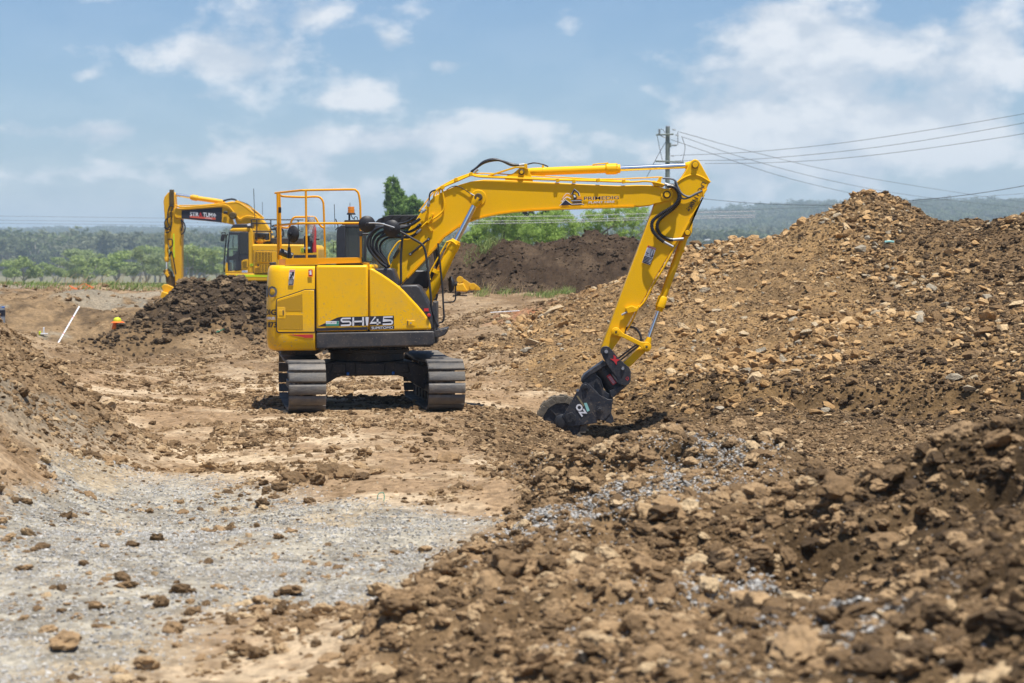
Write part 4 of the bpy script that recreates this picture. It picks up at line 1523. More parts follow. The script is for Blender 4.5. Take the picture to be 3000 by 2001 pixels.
# stickers on the counterweight
decal(Y3([(410, 158), (493, 156), (470, 394), (390, 394)]), YS - 0.001, 'white', cw, 'warning_sticker')
decal(Y3([(412, 162), (490, 160), (487, 186), (410, 188)]), YS - 0.005, 'red', cw, 'warning_sticker')
decal(Y3([(399, 305), (475, 303), (468, 388), (395, 388)]), YS - 0.005, 'ink', cw, 'warning_sticker')
decal(Y3([(446, 195), (482, 193), (476, 250), (440, 250)]), YS - 0.005, 'ink', cw, 'warning_sticker')
decal(Y3([(410, 262), (430, 262), (428, 298), (406, 298)]), YS - 0.005, 'ink', cw, 'warning_sticker')
lettering('DANGER', Y3([(418, 165), (484, 163), (416, 184)]), YS - 0.008, 'white', cw)
for k in range(4):
    decal(Y3([(404 - 2 * k, 316 + 17 * k), (462 - 2 * k, 315 + 17 * k), (460 - 2 * k, 321 + 17 * k), (403 - 2 * k, 322 + 17 * k)]), YS - 0.008, 'offwhite', cw, 'warning_sticker')
for pts in ([(415, 225), (438, 262), (446, 262), (422, 222)], [(436, 225), (444, 225), (440, 275), (432, 275)], [(438, 255), (468, 290), (462, 294), (434, 262)], [(436, 270), (446, 292), (440, 296), (430, 274)]):
    decal(Y3(pts), YS - 0.006, 'ink', cw, 'warning_sticker')
decal(Y3(rect(698, 153, 762, 264)), YS - 0.002, 'red', cw, 'extinguisher_sticker')
decal(Y3([(716, 190), (745, 190), (747, 236), (716, 236)]), YS - 0.006, 'white', cw, 'extinguisher_sticker')
decal(Y3([(722, 168), (742, 168), (744, 188), (718, 188)]), YS - 0.006, 'white', cw, 'extinguisher_sticker')
decal(Y3([(706, 182), (716, 178), (716, 186), (706, 206)]), YS - 0.006, 'white', cw, 'extinguisher_sticker')
decal(Y3([(390, 1152), (628, 1150), (770, 1148), (770, 1200), (640, 1202), (620, 1190)]), YS - 0.002, 'redreflect', cw, 'reflector')

# ---- engine door, front door, skirts
d1 = plate([(925.6, 777), (1078.4, 777), (1078.8, 970), (925.6, 972)], YS, YS + 0.35, 'engine_door', 'yellow', exc, bevel=0.035, seg=4)
MB().bb(W(925.6, 800, YS).x, W(1085, 800, YS).x, YS + 0.352, 31.44, 1.95, 2.135).build('hood_cover', 'yellow', exc, bevel=0.04, seg=3)
fd = Z1([(712.5, 570), (735, 574), (785, 603), (840, 640), (895, 680), (930, 712), (975, 760), (1020, 808), (1055, 850), (1083, 890), (1098, 925), (1104, 957), (713, 967)])
d2 = plate(fd, YS, YS + 0.34, 'storage_door', 'yellow', exc, bevel=0.028, seg=4)
plate(Z1([(745, 572), (848, 569), (868, 582), (897, 668), (902, 760), (745, 700)]), YS + 0.03, YS + 0.66, 'step_cover', 'grey', exc, bevel=0.03, seg=3)
plate(Z1([(906, 678), (1012, 674), (1036, 690), (1062, 740), (1092, 800), (1110, 870), (1114, 958), (906, 958)]), YS + 0.03, YS + 0.66, 'step_cover', 'grey', exc, bevel=0.03, seg=3)
sk = plate(Z1([(379, 978), (1112, 966), (1124, 972), (1122, 1045), (1110, 1058), (379, 1078)]), YS - 0.015, YS + 0.5, 'side_skirt', 'grey', exc, bevel=0.025, seg=3)
plate(Z1([(1122, 964), (1205, 946), (1203, 968), (1188, 992), (1150, 1006), (1122, 1012)]), YS + 0.05, YS + 0.75, 'front_step', 'grey', exc, bevel=0.012)
plate(Z1([(1112, 780), (1140, 782), (1142, 1040), (1120, 1048), (1114, 960)]), YS + 0.10, YS + 0.62, 'front_box', 'grey', exc, bevel=0.012)
# door furniture and markings
decal(Z1([(392, 936), (512, 881), (532, 877), (704, 874), (704, 931)]), YS - 0.001, 'ink', d1, 'stripe_panel')
decal(Z1([(716, 873), (868, 869), (868, 925), (716, 930)]), YS - 0.001, 'ink', d2, 'stripe_panel')
decal(Z1([(380, 948), (704, 940), (704, 959), (380, 965)]), YS - 0.001, 'ink', d1, 'stripe_panel')
decal(Z1([(718, 938), (870, 932), (870, 952), (718, 958)]), YS - 0.001, 'ink', d2, 'stripe_panel')


def stroke(pts, w, Y, m, parent, name='lettering', closed=False, dy=-0.005):
    """flat ribbon along pixel points (printed line)"""
    P = [Vector((*p, 0)) for p in pts]
    n = len(P)
    L, Rr = [], []
    for i in range(n):
        a = P[(i - 1) % n] if (closed or i > 0) else P[i]
        b = P[(i + 1) % n] if (closed or i < n - 1) else P[i]
        d = (b - a).normalized()
        d1 = (P[i] - a).normalized() if (P[i] - a).length > 1e-6 else d
        nn = Vector((-d.y, d.x, 0))
        k = 1.0 / max(0.5, abs(Vector((-d1.y, d1.x, 0)).dot(nn)))
        L.append(P[i] + nn * w / 2 * k)
        Rr.append(P[i] - nn * w / 2 * k)
    vs, fs = [], []
    for q in L + Rr:
        p = W(q.x, q.y, Y)
        p.y += dy
        vs.append(p)
    for i in range(n if closed else n - 1):
        j = (i + 1) % n
        fs.append((i, j, n + j, n + i))
    return MB().add(vs, fs).build(name, m, parent, ang=0)


lw = 4.6
YT = YS - 0.004
stroke(Z1([(597, 886), (545, 887), (538, 893), (538, 901), (545, 907), (588, 906), (595, 913), (595, 924), (588, 929), (534, 931)]), lw, YT, 'offwhite', d1)
stroke(Z1([(612, 880), (612, 934)]), lw + .6, YT, 'offwhite', d1)
stroke(Z1([(674, 878), (674, 932)]), lw + .6, YT, 'offwhite', d1)
stroke(Z1([(614, 907), (672, 905)]), lw, YT, 'offwhite', d1)
stroke(Z1([(690, 883), (699, 881), (699, 931)]), lw + .6, YT, 'offwhite', d1)
stroke(Z1([(752, 876), (722, 915), (784, 913)]), lw, YT, 'offwhite', d2)
stroke(Z1([(765, 890), (765, 927)]), lw + .6, YT, 'offwhite', d2)
stroke(Z1([(860, 877), (803, 879), (802, 900), (848, 899), (857, 905), (857, 917), (849, 922), (797, 924)]), lw, YT, 'offwhite', d2)
lettering('SUMITOMO', Z1([(727, 939), (862, 935), (727, 955)]), YS - 0.003, 'offwhite', d2, bold=0.012)
decal(Z1(rect(440, 904, 522, 934)), YS - 0.003, 'white', d1, 'hire_sticker')
decal(Z1(rect(440, 922, 522, 934)), YS - 0.006, 'green', d1, 'hire_sticker')
decal(Z1(rect(507, 905, 521, 920)), YS - 0.006, 'green', d1, 'hire_sticker')
lettering('TUTT BRYANT', Z1([(443, 909), (504, 908), (443, 918)]), YS - 0.006, 'ink', d1, bold=0.0)
plate(Z1(rect(946, 898, 1000, 934)), YS - 0.006, YS + 0.01, 'latch_plate', 'yellow', d2, bevel=0.003)
plate(Z1(rect(958, 901, 990, 931)), YS - 0.012, YS + 0.01, 'latch', 'yellow', d2, bevel=0.003)
plate(Z1(rect(952, 902, 957, 930)), YS - 0.010, YS + 0.01, 'latch_slot', 'ink', d2, bevel=0)
MB().lathe([(.012, -.006), (.012, .004)], W(*Z1([(974, 916)])[0], YS - 0.012), 'y', 12).build('latch_key', 'steel', d2)
decal(Z1(rect(1057, 823, 1086, 842)), YS + 0.025, 'red', exc, 'warning_sticker')
q = W(*Z1([(1088, 866)])[0], YS - 0.0)
MB().lathe([(.018, -.03), (.026, -.025), (.026, 0), (.016, .0), (.016, .05)], q, 'y', 16).build('stop_button', 'red', exc)

# ---- deck, rails and fittings on top of the hood
YD = 29.03
plate(Y2([(400, 1312), (1742, 1290), (1748, 1388), (400, 1424)]), YD, YD + 0.012, 'kick_plate', 'orange', exc, bevel=0.002)
mb = MB()
a = P3(Y2([(220, 1330), (400, 1315), (400, 1421), (220, 1440)]), YD)
b = [a[0] + Vector((-0.01, 0.55, 0)), a[1], a[2], a[3] + Vector((-0.01, 0.55, 0))]
mb.add(b + [p + Vector((0.01, 0.012, 0)) for p in b], [(0, 1, 2, 3), (7, 6, 5, 4), (0, 4, 5, 1), (3, 2, 6, 7), (0, 3, 7, 4), (1, 5, 6, 2)]).build('kick_plate', 'orange', exc)
zdk = W(1000, 771, YD).z
MB().bb(W(850, 771, YD).x, W(1060, 771, YD).x, YD + 0.013, 31.3, zdk + 0.005, zdk + 0.03).build('deck_plate', 'black', exc)
plate(Y2([(1746, 1384), (1862, 1388), (1868, 1465), (1850, 1462), (1846, 1402), (1746, 1400)]), YD - 0.01, YD + 0.25, 'rail_bracket', 'orange', exc, bevel=0.004)
RR = 0.0165
px_tube(Y2([(1733, 1290), (1730, 900), (1722, 400), (1708, 250), (1685, 150), (1640, 105), (1580, 92), (1200, 97), (760, 104), (690, 106), (560, 118), (220, 155)]),
        [YD + .03] * 10 + [YD + .25, YD + 1.15], RR, 'orange', exc, 'handrail', smooth=4)
px_tube(Y2([(218, 727), (560, 697), (720, 690), (1200, 688), (1728, 687)]), [YD + 1.1, YD + .25, YD + .03, YD + .03, YD + .03], RR, 'orange', exc, 'handrail', smooth=3)
px_tube(Y2([(775, 1300), (765, 600), (760, 100)]), YD + .03, RR, 'orange', exc, 'handrail', smooth=3)
px_tube(Y2([(275, 1330), (268, 700), (262, 160)]), YD + .9, RR + .003, 'orange', exc, 'handrail', smooth=3)
px_tube(Y2([(320, 1330), (308, 700), (296, 168)]), YD + 1.2, RR, 'orange', exc, 'handrail', smooth=3)
px_tube(Y2([(255, 150), (300, 185), (360, 212), (700, 226), (930, 218), (1010, 235), (1060, 300), (1075, 420), (1090, 900), (1102, 1288)]), [YD + 1.1, YD + 1.5, YD + 1.9] + [YD + 2.4] * 7, RR, 'orange', exc, 'handrail', smooth=4)
px_tube(Y2([(300, 745), (370, 765), (450, 762), (490, 700), (520, 620), (570, 582), (700, 578), (870, 577), (930, 595), (980, 680), (1040, 752), (1078, 765)]), [YD + 1.3, YD + 1.7] + [YD + 2.3] * 10, RR, 'orange', exc, 'handrail', smooth=4)
q = P3(Y2([(300, 455)]), YD + 0.9)[0]
MB().box(q, (.04, .05, .085)).build('rail_clip', 'black', exc, bevel=0.005)
q = P3(Y2([(1730, 870)]), YD + 0.02)[0]
MB().box(q, (.055, .05, .08)).build('mirror_clamp', 'black', exc, bevel=0.005)
# round mirror on its stalk, exhaust
def round_mirror(c, r, axis, name='mirror'):
    mb = MB().lathe([(0.01, -0.055), (r * .28, -0.052), (r * .62, -0.040), (r * .88, -0.020), (r, -0.003), (r * .97, .010), (r * .5, .012), (0.005, .012)], Vector((0, 0, 0)), 'y', 32)
    mb.transform(Matrix.Translation(c) @ axis.to_matrix().to_4x4())
    o = mb.build(name, 'rubber', exc)
    k = MB().lathe([(.022, -.095), (.028, -.08), (.028, -.05)], Vector((0, 0, 0)), 'y', 10)
    k.transform(Matrix.Translation(c) @ axis.to_matrix().to_4x4())
    k.build('mirror_knob', 'rubber', o)
    return o


from mathutils import Euler
c = P3(Y2([(535, 880)]), 29.55)[0]
m0 = round_mirror(c, 0.128, Euler((R(0), 0, R(-42))))
px_tube(Y2([(465, 850), (462, 1120)]), 29.5, .012, 'black', m0, 'mirror_stalk', smooth=2)
MB().tube(P3(Y2([(466, 1110), (466, 1300)]), 29.5), [.022, .034], 10).build('mirror_base', 'rubber', m0)
mb = MB()
a = P3(Y2([(300, 1185), (520, 1275)]), 29.75)
mb.tube(a, .052, 18)
mb.build('exhaust_pipe', 'grey', exc)
plate(Y2([(105, 1385), (205, 1370), (213, 1400), (212, 1445), (150, 1440), (128, 1425)]), YD + .75, YD + .95, 'rear_lamp', 'grey', exc, bevel=0.01)
# fire extinguisher in a plastic bag
yx = 29.35
MB().bb(W(*Y2([(722, 0)])[0], yx).x, W(*Y2([(868, 0)])[0], yx).x, yx, yx + .12, W(*Y2([(0, 1213)])[0], yx).z, W(*Y2([(0, 868)])[0], yx).z).build('extinguisher_holder', 'ink', exc, bevel=0.008)
c0, c1 = P3(Y2([(905, 1205), (905, 720)]), yx + .06)
ex_ = MB().lathe([(.03, 0), (.036, .005), (.036, (c1 - c0).z * .8), (.03, (c1 - c0).z * .9), (.014, (c1 - c0).z)], c0, 'z', 20).build('fire_extinguisher', 'extinguisher', exc)
c0, c1 = P3(Y2([(850, 1190), (850, 570)]), yx + .06)
hb = (c1 - c0).z
MB().lathe([(.058, .25 * hb), (.066, .4 * hb), (.071, .62 * hb), (.068, .75 * hb), (.062, .85 * hb), (.058, .93 * hb), (.064, hb)], c0, 'z', 14).build('extinguisher_bag', 'bag', ex_)
for y2 in (893, 1127):
    a = P3(Y2([(722, y2), (822, y2)]), yx - .012)
    MB().box((a[0] + a[1]) / 2, ((a[1] - a[0]).length, .012, .034)).build('holder_strap', 'steel', exc)
    MB().box(a[1] + Vector((.0, -.004, 0)), (.03, .012, .03)).build('strap_buckle', 'teal', exc, bevel=.004)
px_tube(Y2([(870, 955), (930, 962), (1000, 968)]), yx + .05, .013, 'black', ex_, 'extinguisher_nozzle', smooth=3)

# ---- cab on the far side
YC0, YC1 = 30.60, 31.48
cabo = plate(Y1([(75, 1300), (75, 1040), (1550, 1040), (1560, 1300)]), YC0, YC1, 'cab', 'cabgrey', exc, bevel=0.02)


def cab_side(y0, y1):
    polys = [[(75, 1045), (75, 600), (80, 470), (100, 420), (150, 392), (205, 384), (205, 1045)],
             [(205, 384), (1400, 384), (1420, 432), (205, 432)],
             [(470, 432), (505, 432), (505, 1045), (470, 1045)],
             [(1000, 432), (1036, 432), (1036, 1045), (1000, 1045)],
             [(1400, 384), (1452, 400), (1550, 1045), (1505, 1045), (1412, 432)]]
    for i, p in enumerate(polys):
        k = 0.002 * i
        plate(Y1(p), y0 + k, y1 - k, 'cab_pillar' if i != 1 else 'cab_roof_rail', 'cabgrey', cabo, bevel=0.012)


cab_side(YC0, YC0 + .07)
cab_side(YC1 - .07, YC1)
for a, b in (((207, 434), (468, 1043)), ((507, 434), (998, 1043)), ((1038, 434), (1408, 1043))):
    plate(Y1(rect(*a, *b)), YC0 + .03, YC0 + .036, 'window_pane', 'darkglass' if a[0] < 300 else 'glass', cabo, bevel=0)
    plate(Y1(rect(*a, *b)), YC1 - .036, YC1 - .03, 'window_pane', 'glass', cabo, bevel=0)
plate(Y1([(76, 600), (82, 470), (110, 415), (190, 388), (205, 384), (205, 1045), (76, 1045)]), YC0 + .09, YC1 - .09, 'cab_rear_panel', 'cabgrey', cabo, bevel=0.01)
plate(Y1([(150, 370), (1420, 360), (1450, 384), (150, 384)]), YC0 + .02, YC1 - .02, 'cab_roof', 'cabgrey', cabo, bevel=0.01)
plate(Y1([(190, 345), (640, 338), (640, 368), (190, 372)]), YC0 + .08, YC0 + .5, 'lamp_bracket', 'black', cabo, bevel=0.008)
plate(Y1([(190, 318), (400, 312), (400, 344), (190, 348)]), YC0 + .10, YC0 + .3, 'lamp_bracket', 'black', cabo, bevel=0.006)
rg = plate(Y1([(620, 360), (680, 300), (760, 268), (840, 246), (1420, 240), (1450, 300), (1450, 362)]), YC0 + .02, YC0 + .05, 'roof_guard', 'black', cabo, bevel=0.006)
plate(Y1([(620, 360), (680, 300), (760, 268), (840, 246), (1420, 240), (1450, 300), (1450, 362)]), YC1 - .05, YC1 - .02, 'roof_guard', 'black', cabo, bevel=0.006)
for k in range(6):
    x0 = 720 + k * 125
    mb = MB()
    p = XZ(Y1([(x0, 290 - 8 * min(k, 1)), (x0 + 30, 262 if k else 275), (x0 + 44, 262 if k else 275), (x0 + 14, 296)]), YC0)
    mb.prism(p, YC0 - 0.005, YC1 - .06)
    mb.build('guard_bar', 'grey', rg)
plate(Y1([(840, 252), (1420, 246), (1420, 258), (840, 264)]), YC0 + .06, YC1 - .06, 'guard_mesh', 'black', cabo, bevel=0)
# seat and console inside
plate(Y1([(600, 1040), (560, 700), (640, 690), (720, 960), (980, 960), (980, 1040)]), YC0 + .25, YC1 - .2, 'driver_seat', 'rubber', cabo, bevel=0.03)
plate(Y1([(1050, 1040), (1080, 900), (1180, 890), (1200, 1040)]), YC0 + .15, YC0 + .3, 'console', 'grey', cabo, bevel=0.02)
# beacon, aerials, handle
bc = P3(Y1([(288, 240), (288, 215), (290, 125)]), YC0 + .25)
bo = MB().tube([bc[0], bc[1]], [.07, .062], 20).build('beacon', 'black', exc)
hb = bc[2].z - bc[1].z
MB().lathe([(.054, 0), (.054, hb * .15), (.052, hb * .16), (.053, hb * .5), (.051, hb * .52), (.052, hb * .85), (.048, hb), (.01, hb)], bc[1], 'z', 24).build('beacon_lens', 'amber', bo)
px_tube(Y1([(262, 240), (262, 325)]), YC0 + .25, .016, 'black', bo, 'beacon_stem', smooth=0)
px_tube(Y1([(330, 310), (335, 280), (355, 268), (375, 280), (380, 310)]), YC0 + .25, .006, 'hose', bo, 'beacon_cable')
px_tube(Y1([(280, 230), (310, 290), (345, 300)]), YC0 + .25, .008, 'steel', bo, 'beacon_bracket')
px_tube(Y1([(46, 90), (56, 430)]), YC1 - .3, .005, 'black', exc, 'aerial', smooth=0)
px_tube(Y1([(272, 65), (268, 190)]), YC1 - .3, .004, 'black', exc, 'aerial', smooth=0)
px_tube(Y1([(65, 300), (100, 410), (60, 460)]), YC1 - .3, .008, 'black', exc, 'aerial_mount', smooth=3)
px_tube(Y1([(76, 634), (34, 634), (34, 770), (74, 772)]), YC1 - .2, .006, 'black', exc, 'grab_handle', smooth=0)

# ---- boom
boom_px = Z2([(60, 1560), (90, 1400), (200, 1280), (300, 1190), (335, 1120), (395, 985), (450, 862), (525, 765), (620, 625), (700, 515), (775, 435), (880, 380), (960, 345), (1030, 318), (1150, 284), (1280, 266), (1500, 270), (1800, 286), (2000, 295), (2265, 310)]) + \
    Z3([(1500, 276), (1640, 270), (1780, 272), (1860, 288), (1930, 308), (1958, 326), (1968, 355), (1958, 385), (1930, 402), (1880, 420), (1820, 432), (1780, 446), (1690, 455), (1640, 451), (1300, 460), (1000, 470), (760, 482), (600, 495), (480, 511), (380, 531), (270, 558), (180, 592), (110, 634), (60, 670), (0, 712)]) + \
    Z2([(780, 962), (640, 1115), (500, 1265), (400, 1375), (330, 1470), (250, 1560)])
bm_ = MB().prism(XZ(boom_px, YB0), YB0, YB1)
boom = bm_.build('boom', 'yellow_matte', exc, bevel=0.010, seg=2, ang=25)
# bottom flange and top flange slightly proud
low = Z3([(1640, 451), (1300, 460), (1000, 470), (760, 482), (600, 495), (480, 511), (380, 531), (270, 558), (180, 592), (110, 634), (60, 670), (0, 712)]) + Z2([(780, 962), (640, 1115), (500, 1265)])
fl = [(x + 1.0, y + 4.0) for x, y in low]
# butted flange under the side plates
mb = MB()
A, B = XZ(low, YB0), XZ([(x + 0.6, y + 3.2) for x, y in low], YB0)
vs, fs = [], []
for (ax, az), (bx, bz) in zip(A, B):
    vs += [(ax, YB0 - .02, az), (bx, YB0 - .02, bz), (bx, YB1 + .02, bz), (ax, YB1 + .02, az)]
for i in range(len(A) - 1):
    for k in range(4):
        fs.append((4 * i + k, 4 * i + (k + 1) % 4, 4 * i + 4 + (k + 1) % 4, 4 * i + 4 + k))
mb.add(vs, fs).build('boom_flange', 'yellow_matte', boom)
# boss for the lift cylinders, greasy pin
q = W(*Z2([(1225, 450)])[0], YB0)
MB().lathe([(.112, -.012), (.118, .0), (.118, .01)], q, 'y', 40).build('boss', 'yellow_matte', boom)
MB().lathe([(.05, -.20), (.058, -.19), (.058, -.10), (.064, -.09), (.064, .0)], q, 'y', 24).build('pin', 'pin', boom)
px_tube(Z2([(900, 370), (950, 340), (1010, 332), (1080, 365), (1130, 400), (1180, 428)]), YB0 - .02, .006, 'hose', boom, 'grease_hose')
px_tube(Z2([(1140, 405), (1185, 430)]), YB0 - .02, .010, 'steel', boom, 'hose_fitting', smooth=0)
# links on the boom flank
px_tube(Z2([(535, 1022), (715, 875)]), YB0 - .03, .016, 'black', boom, 'boom_strut', smooth=0)
for p in Z2([(532, 1026), (716, 874)]):
    MB().lathe([(.024, -.05), (.024, .03)], W(*p, YB0), 'y', 14).build('strut_end', 'black', boom)
    MB().lathe([(.012, -.055), (.012, .0)], W(*p, YB0), 'y', 10).build('strut_bolt', 'steel', boom)
plate(Z2([(700, 738), (720, 728), (765, 785), (742, 798)]), YB0 - .03, YB0 + .01, 'pipe_bracket', 'yellow_matte', boom, bevel=.004)
# stick cylinder bracket on top
plate(Z3([(545, 188), (600, 168), (640, 135), (668, 115), (710, 118), (735, 150), (755, 190), (770, 240), (520, 240)]), YB0 + .02, YB0 + .06, 'cylinder_bracket', 'yellow_matte', boom, bevel=.006)
plate(Z3([(545, 188), (600, 168), (640, 135), (668, 115), (710, 118), (735, 150), (755, 190), (770, 240), (520, 240)]), YB1 - .06, YB1 - .02, 'cylinder_bracket', 'yellow_matte', boom, bevel=.006)
plate(Z3([(380, 185), (610, 112), (690, 112), (730, 130), (725, 142), (690, 124), (620, 124), (390, 198)]), YB0 + .0, YB0 + .07, 'pipe_guard', 'yellow_matte', boom, bevel=.003)
q = W(*Z3([(670, 160)])[0], YB0 + .02)
MB().lathe([(.036, -.05), (.044, -.045), (.044, .02)], q, 'y', 24).build('pin', 'pin', boom)
MB().lathe([(.026, -.055), (.026, .0)], q, 'y', 18).build('pin_cap', 'yellow_matte', boom)

# stick cylinder
ysc = YB0 + .20
def cylinder_ram(p_base, p_bar0, p_gl0, p_gl1, p_rod1, p_pin, Y, d_bar, d_gl, d_rod, m='yellow_matte', par=None):
    a0, a, b, c, d, e = [W(*p, Y) for p in (p_base, p_bar0, p_gl0, p_gl1, p_rod1, p_pin)]
    o = MB().tube([a0, a, a + (b - a) * .02, b], [d_bar * .42, d_bar * .46, d_bar / 2, d_bar / 2], 28).build('hydraulic_cylinder', m, par or exc)
    ax = (c - b).normalized()
    MB().tube([b - ax * .01, b + ax * .012, b + (c - b) * .72, b + (c - b) * .74, c - ax * .01, c], [d_bar / 2 + .002, d_gl / 2, d_gl / 2, d_gl * .40, d_gl * .40, d_gl * .36], 28).build('cylinder_gland', m, o)
    MB().tube([c - ax * .02, d], d_rod / 2, 24).build('rod', 'chrome', o)
    MB().tube([d - ax * .03, d + ax * .04, e], [d_rod * .58, d_rod * .8, d_rod * .8], 18).build('rod_eye', m, o)
    n1 = ax.cross(Vector((0, 1, 0))).normalized()
    mb = MB()
    for k in range(12):
        t = 2 * math.pi * k / 12
        u = n1 * math.cos(t) + Vector((0, 1, 0)) * math.sin(t)
        mb.cyl(b + (c - b) * .74 + u * d_gl * .44, b + (c - b) * .74 + u * d_gl * .44 + ax * .014, .007, n=6)
    mb.build('gland_bolts', m, o)
    return o


cy1 = cylinder_ram(*Z3([(670, 160), (745, 158), (1395, 133), (1520, 130), (2095, 104), (2163, 97)]), ysc, .122, .168, .080)
px_tube(Z3([(1280, 96), (1340, 88), (1400, 84), (1415, 78)]), ysc - .02, .010, 'yellow_matte', cy1, 'cylinder_port')
for xx in (850, 1190):
    pass
q0 = W(*Z3([(862, 153)])[0], ysc)
MB().tube([q0 - Vector((.02, 0, 0)), q0 + Vector((.02, 0, 0))], .066, 24).build('cylinder_band', 'yellow_matte', cy1)
plate(Z3([(847, 98), (862, 98), (866, 125), (845, 125)]), ysc - .03, ysc + .03, 'band_lug', 'yellow_matte', cy1, bevel=.003)

# lift cylinders, one each side of the boom
for Yl, nm in ((YB0 - .13, 'n'), (YB1 + .13, 'f')):
    cyb = cylinder_ram(*Z2([(700, 1540), (715, 1490), (950, 985), (1000, 885), (1190, 515), (1225, 450)]), Yl, .165, .182, .092)
    if nm == 'n':
        px_tube(Z2([(905, 905), (880, 945), (740, 1200), (725, 1260), (735, 1290)]), Yl - .07, .012, 'yellow_matte', cyb, 'cylinder_pipe')
        px_tube(Z2([(1000, 930), (950, 895), (900, 905)]), Yl - .09, .014, 'yellow_matte', cyb, 'cylinder_pipe')
        a, b = [W(*p, Yl) for p in Z2([(790, 1222), (806, 1188)])]
        MB().tube([a, b], .093, 24).build('cylinder_band', 'yellow_matte', cyb)
px_tube(Z2([(755, 1450), (790, 1400), (805, 1440), (790, 1500)]), YB0 - .1, .016, 'hose', exc, 'hose')
px_tube(Z2([(745, 1440), (765, 1420), (800, 1450), (785, 1490), (750, 1480)]), YB0 - .16, .014, 'hose', exc, 'hose')

# pipes along the boom
pb = YB0 - .028
pipes = [
    (Z2([(630, 765), (700, 700), (790, 650), (860, 590), (876, 540), (874, 480), (858, 380), (862, 345), (1020, 275), (1150, 222), (1230, 236), (1540, 250)]) + Z3([(740, 218), (1000, 228), (1300, 236), (1600, 245), (1740, 238), (1850, 255), (1925, 278)]), .014, 0.0),
    (Z2([(640, 720), (700, 670), (780, 610), (820, 560), (836, 480), (828, 400), (850, 352), (1010, 270), (1150, 214), (1240, 226), (1540, 240)]) + Z3([(740, 208), (1000, 220), (1300, 228), (1600, 238)]), .014, .05),
    (Z2([(660, 650), (740, 600), (785, 540), (795, 470), (800, 410), (850, 345), (1000, 262), (1150, 206), (1400, 205), (1540, 214)]) + Z3([(900, 197), (1340, 220), (1700, 210), (1860, 202), (1890, 212)]), .009, .09),
    (Z2([(620, 590), (700, 480), (760, 400), (820, 350), (990, 258), (1150, 200)]), .009, .13),
    (Z2([(700, 575), (760, 500), (770, 430), (790, 385), (850, 340)]), .013, .04),
]
for pts, r, dy in pipes:
    px_tube(pts, pb + dy, r, 'yellow_matte', boom, 'pipe', n=8, smooth=4)
for (x, y) in Z2([(860, 345), (1000, 266), (1150, 212)]) + Z3([(980, 230), (1120, 238), (1330, 230), (1550, 240)]):
    q = W(x, y, pb + .03)
    MB().box(q, (.05, .11, .055), Matrix.Rotation(R(-8), 3, 'Y')).build('pipe_clamp', 'yellow_matte', boom, bevel=.004)
for (x, y) in Z2([(740, 640), (725, 680)]):
    MB().box(W(x, y, pb), (.10, .05, .035), Matrix.Rotation(R(-55), 3, 'Y')).build('pipe_clamp', 'yellow_matte', boom, bevel=.004)
plate(Z3([(1795, 245), (1810, 230), (1830, 240), (1845, 228), (1858, 200), (1880, 200), (1870, 250), (1900, 270), (1890, 290), (1810, 275)]), YB0 - .02, YB0 + .10, 'pipe_bracket', 'yellow_matte', boom, bevel=.004)
# steel couplings and looping hoses at the boom foot
hoses = [
    ([(630, 665), (560, 715), (500, 745), (420, 758), (300, 745), (190, 765), (120, 830), (95, 900), (115, 980), (200, 1090), (290, 1160)], .022),
    ([(640, 722), (580, 770), (510, 800), (400, 800), (280, 790), (190, 830), (150, 900), (160, 980), (240, 1080), (310, 1160)], .021),
    ([(635, 775), (570, 830), (500, 855), (400, 845), (300, 830), (220, 860), (185, 920), (200, 1000), (270, 1090), (320, 1160)], .021),
    ([(600, 630), (540, 675), (470, 705), (400, 715), (300, 720), (180, 790), (130, 860), (130, 960), (220, 1085), (300, 1165)], .014),
    ([(610, 650), (500, 700), (430, 720), (330, 760), (230, 840), (180, 930), (230, 1050), (310, 1150)], .013),
    ([(600, 860), (480, 862), (380, 850), (280, 870), (225, 930), (230, 1000), (290, 1100), (325, 1160)], .017),
]
for k, (pts, r) in enumerate(hoses):
    px_tube(Z2(pts), YB0 - .10 + .035 * k, r, 'hose', exc, 'hose', n=10, smooth=6)
for a, b in (((590, 695), (632, 663)), ((595, 755), (640, 718)), ((590, 812), (638, 772)), ((640, 605), (690, 568)), ((710, 540), (722, 478))):
    P = P3(Z2([a, b]), YB0 - .06)
    mb = MB().tube([P[0], P[0].lerp(P[1], .4), P[0].lerp(P[1], .42), P[0].lerp(P[1], .6), P[0].lerp(P[1], .62), P[1]], [.020, .020, .026, .026, .020, .020], 10)
    mb.build('hose_fitting', 'steel', exc)
px_tube(Z2([(722, 540), (725, 430), (745, 390), (790, 370)]), YB0 - .03, .012, 'hose', exc, 'hose')
# hose arch over the crank of the boom
for dy, dd in ((0, 0), (.05, 8), (.10, -6)):
    px_tube(Z2([(1150, 190 + dd), (1200, 150), (1280, 88 + dd), (1380, 62 + dd), (1460, 74), (1560, 110 + dd), (1640, 118), (1700, 112)]), YB0 + .05 + dy, .017, 'hose', exc, 'hose')
px_tube(Z3([(720, 92), (780, 80), (850, 92), (900, 112)]), YB0 + .10, .010, 'hose', exc, 'hose')
px_tube(Z2([(1180, 190), (1220, 160)]), YB0 + .05, .021, 'steel', exc, 'hose_fitting', smooth=0)
px_tube(Z2([(1640, 118), (1700, 112)]), YB0 + .05, .021, 'steel', exc, 'hose_fitting', smooth=0)
plate(Z3([(694, 88), (718, 88), (722, 118), (692, 118)]), YB0 + .0, YB0 + .2, 'pipe_clamp', 'yellow_matte', boom, bevel=.003)
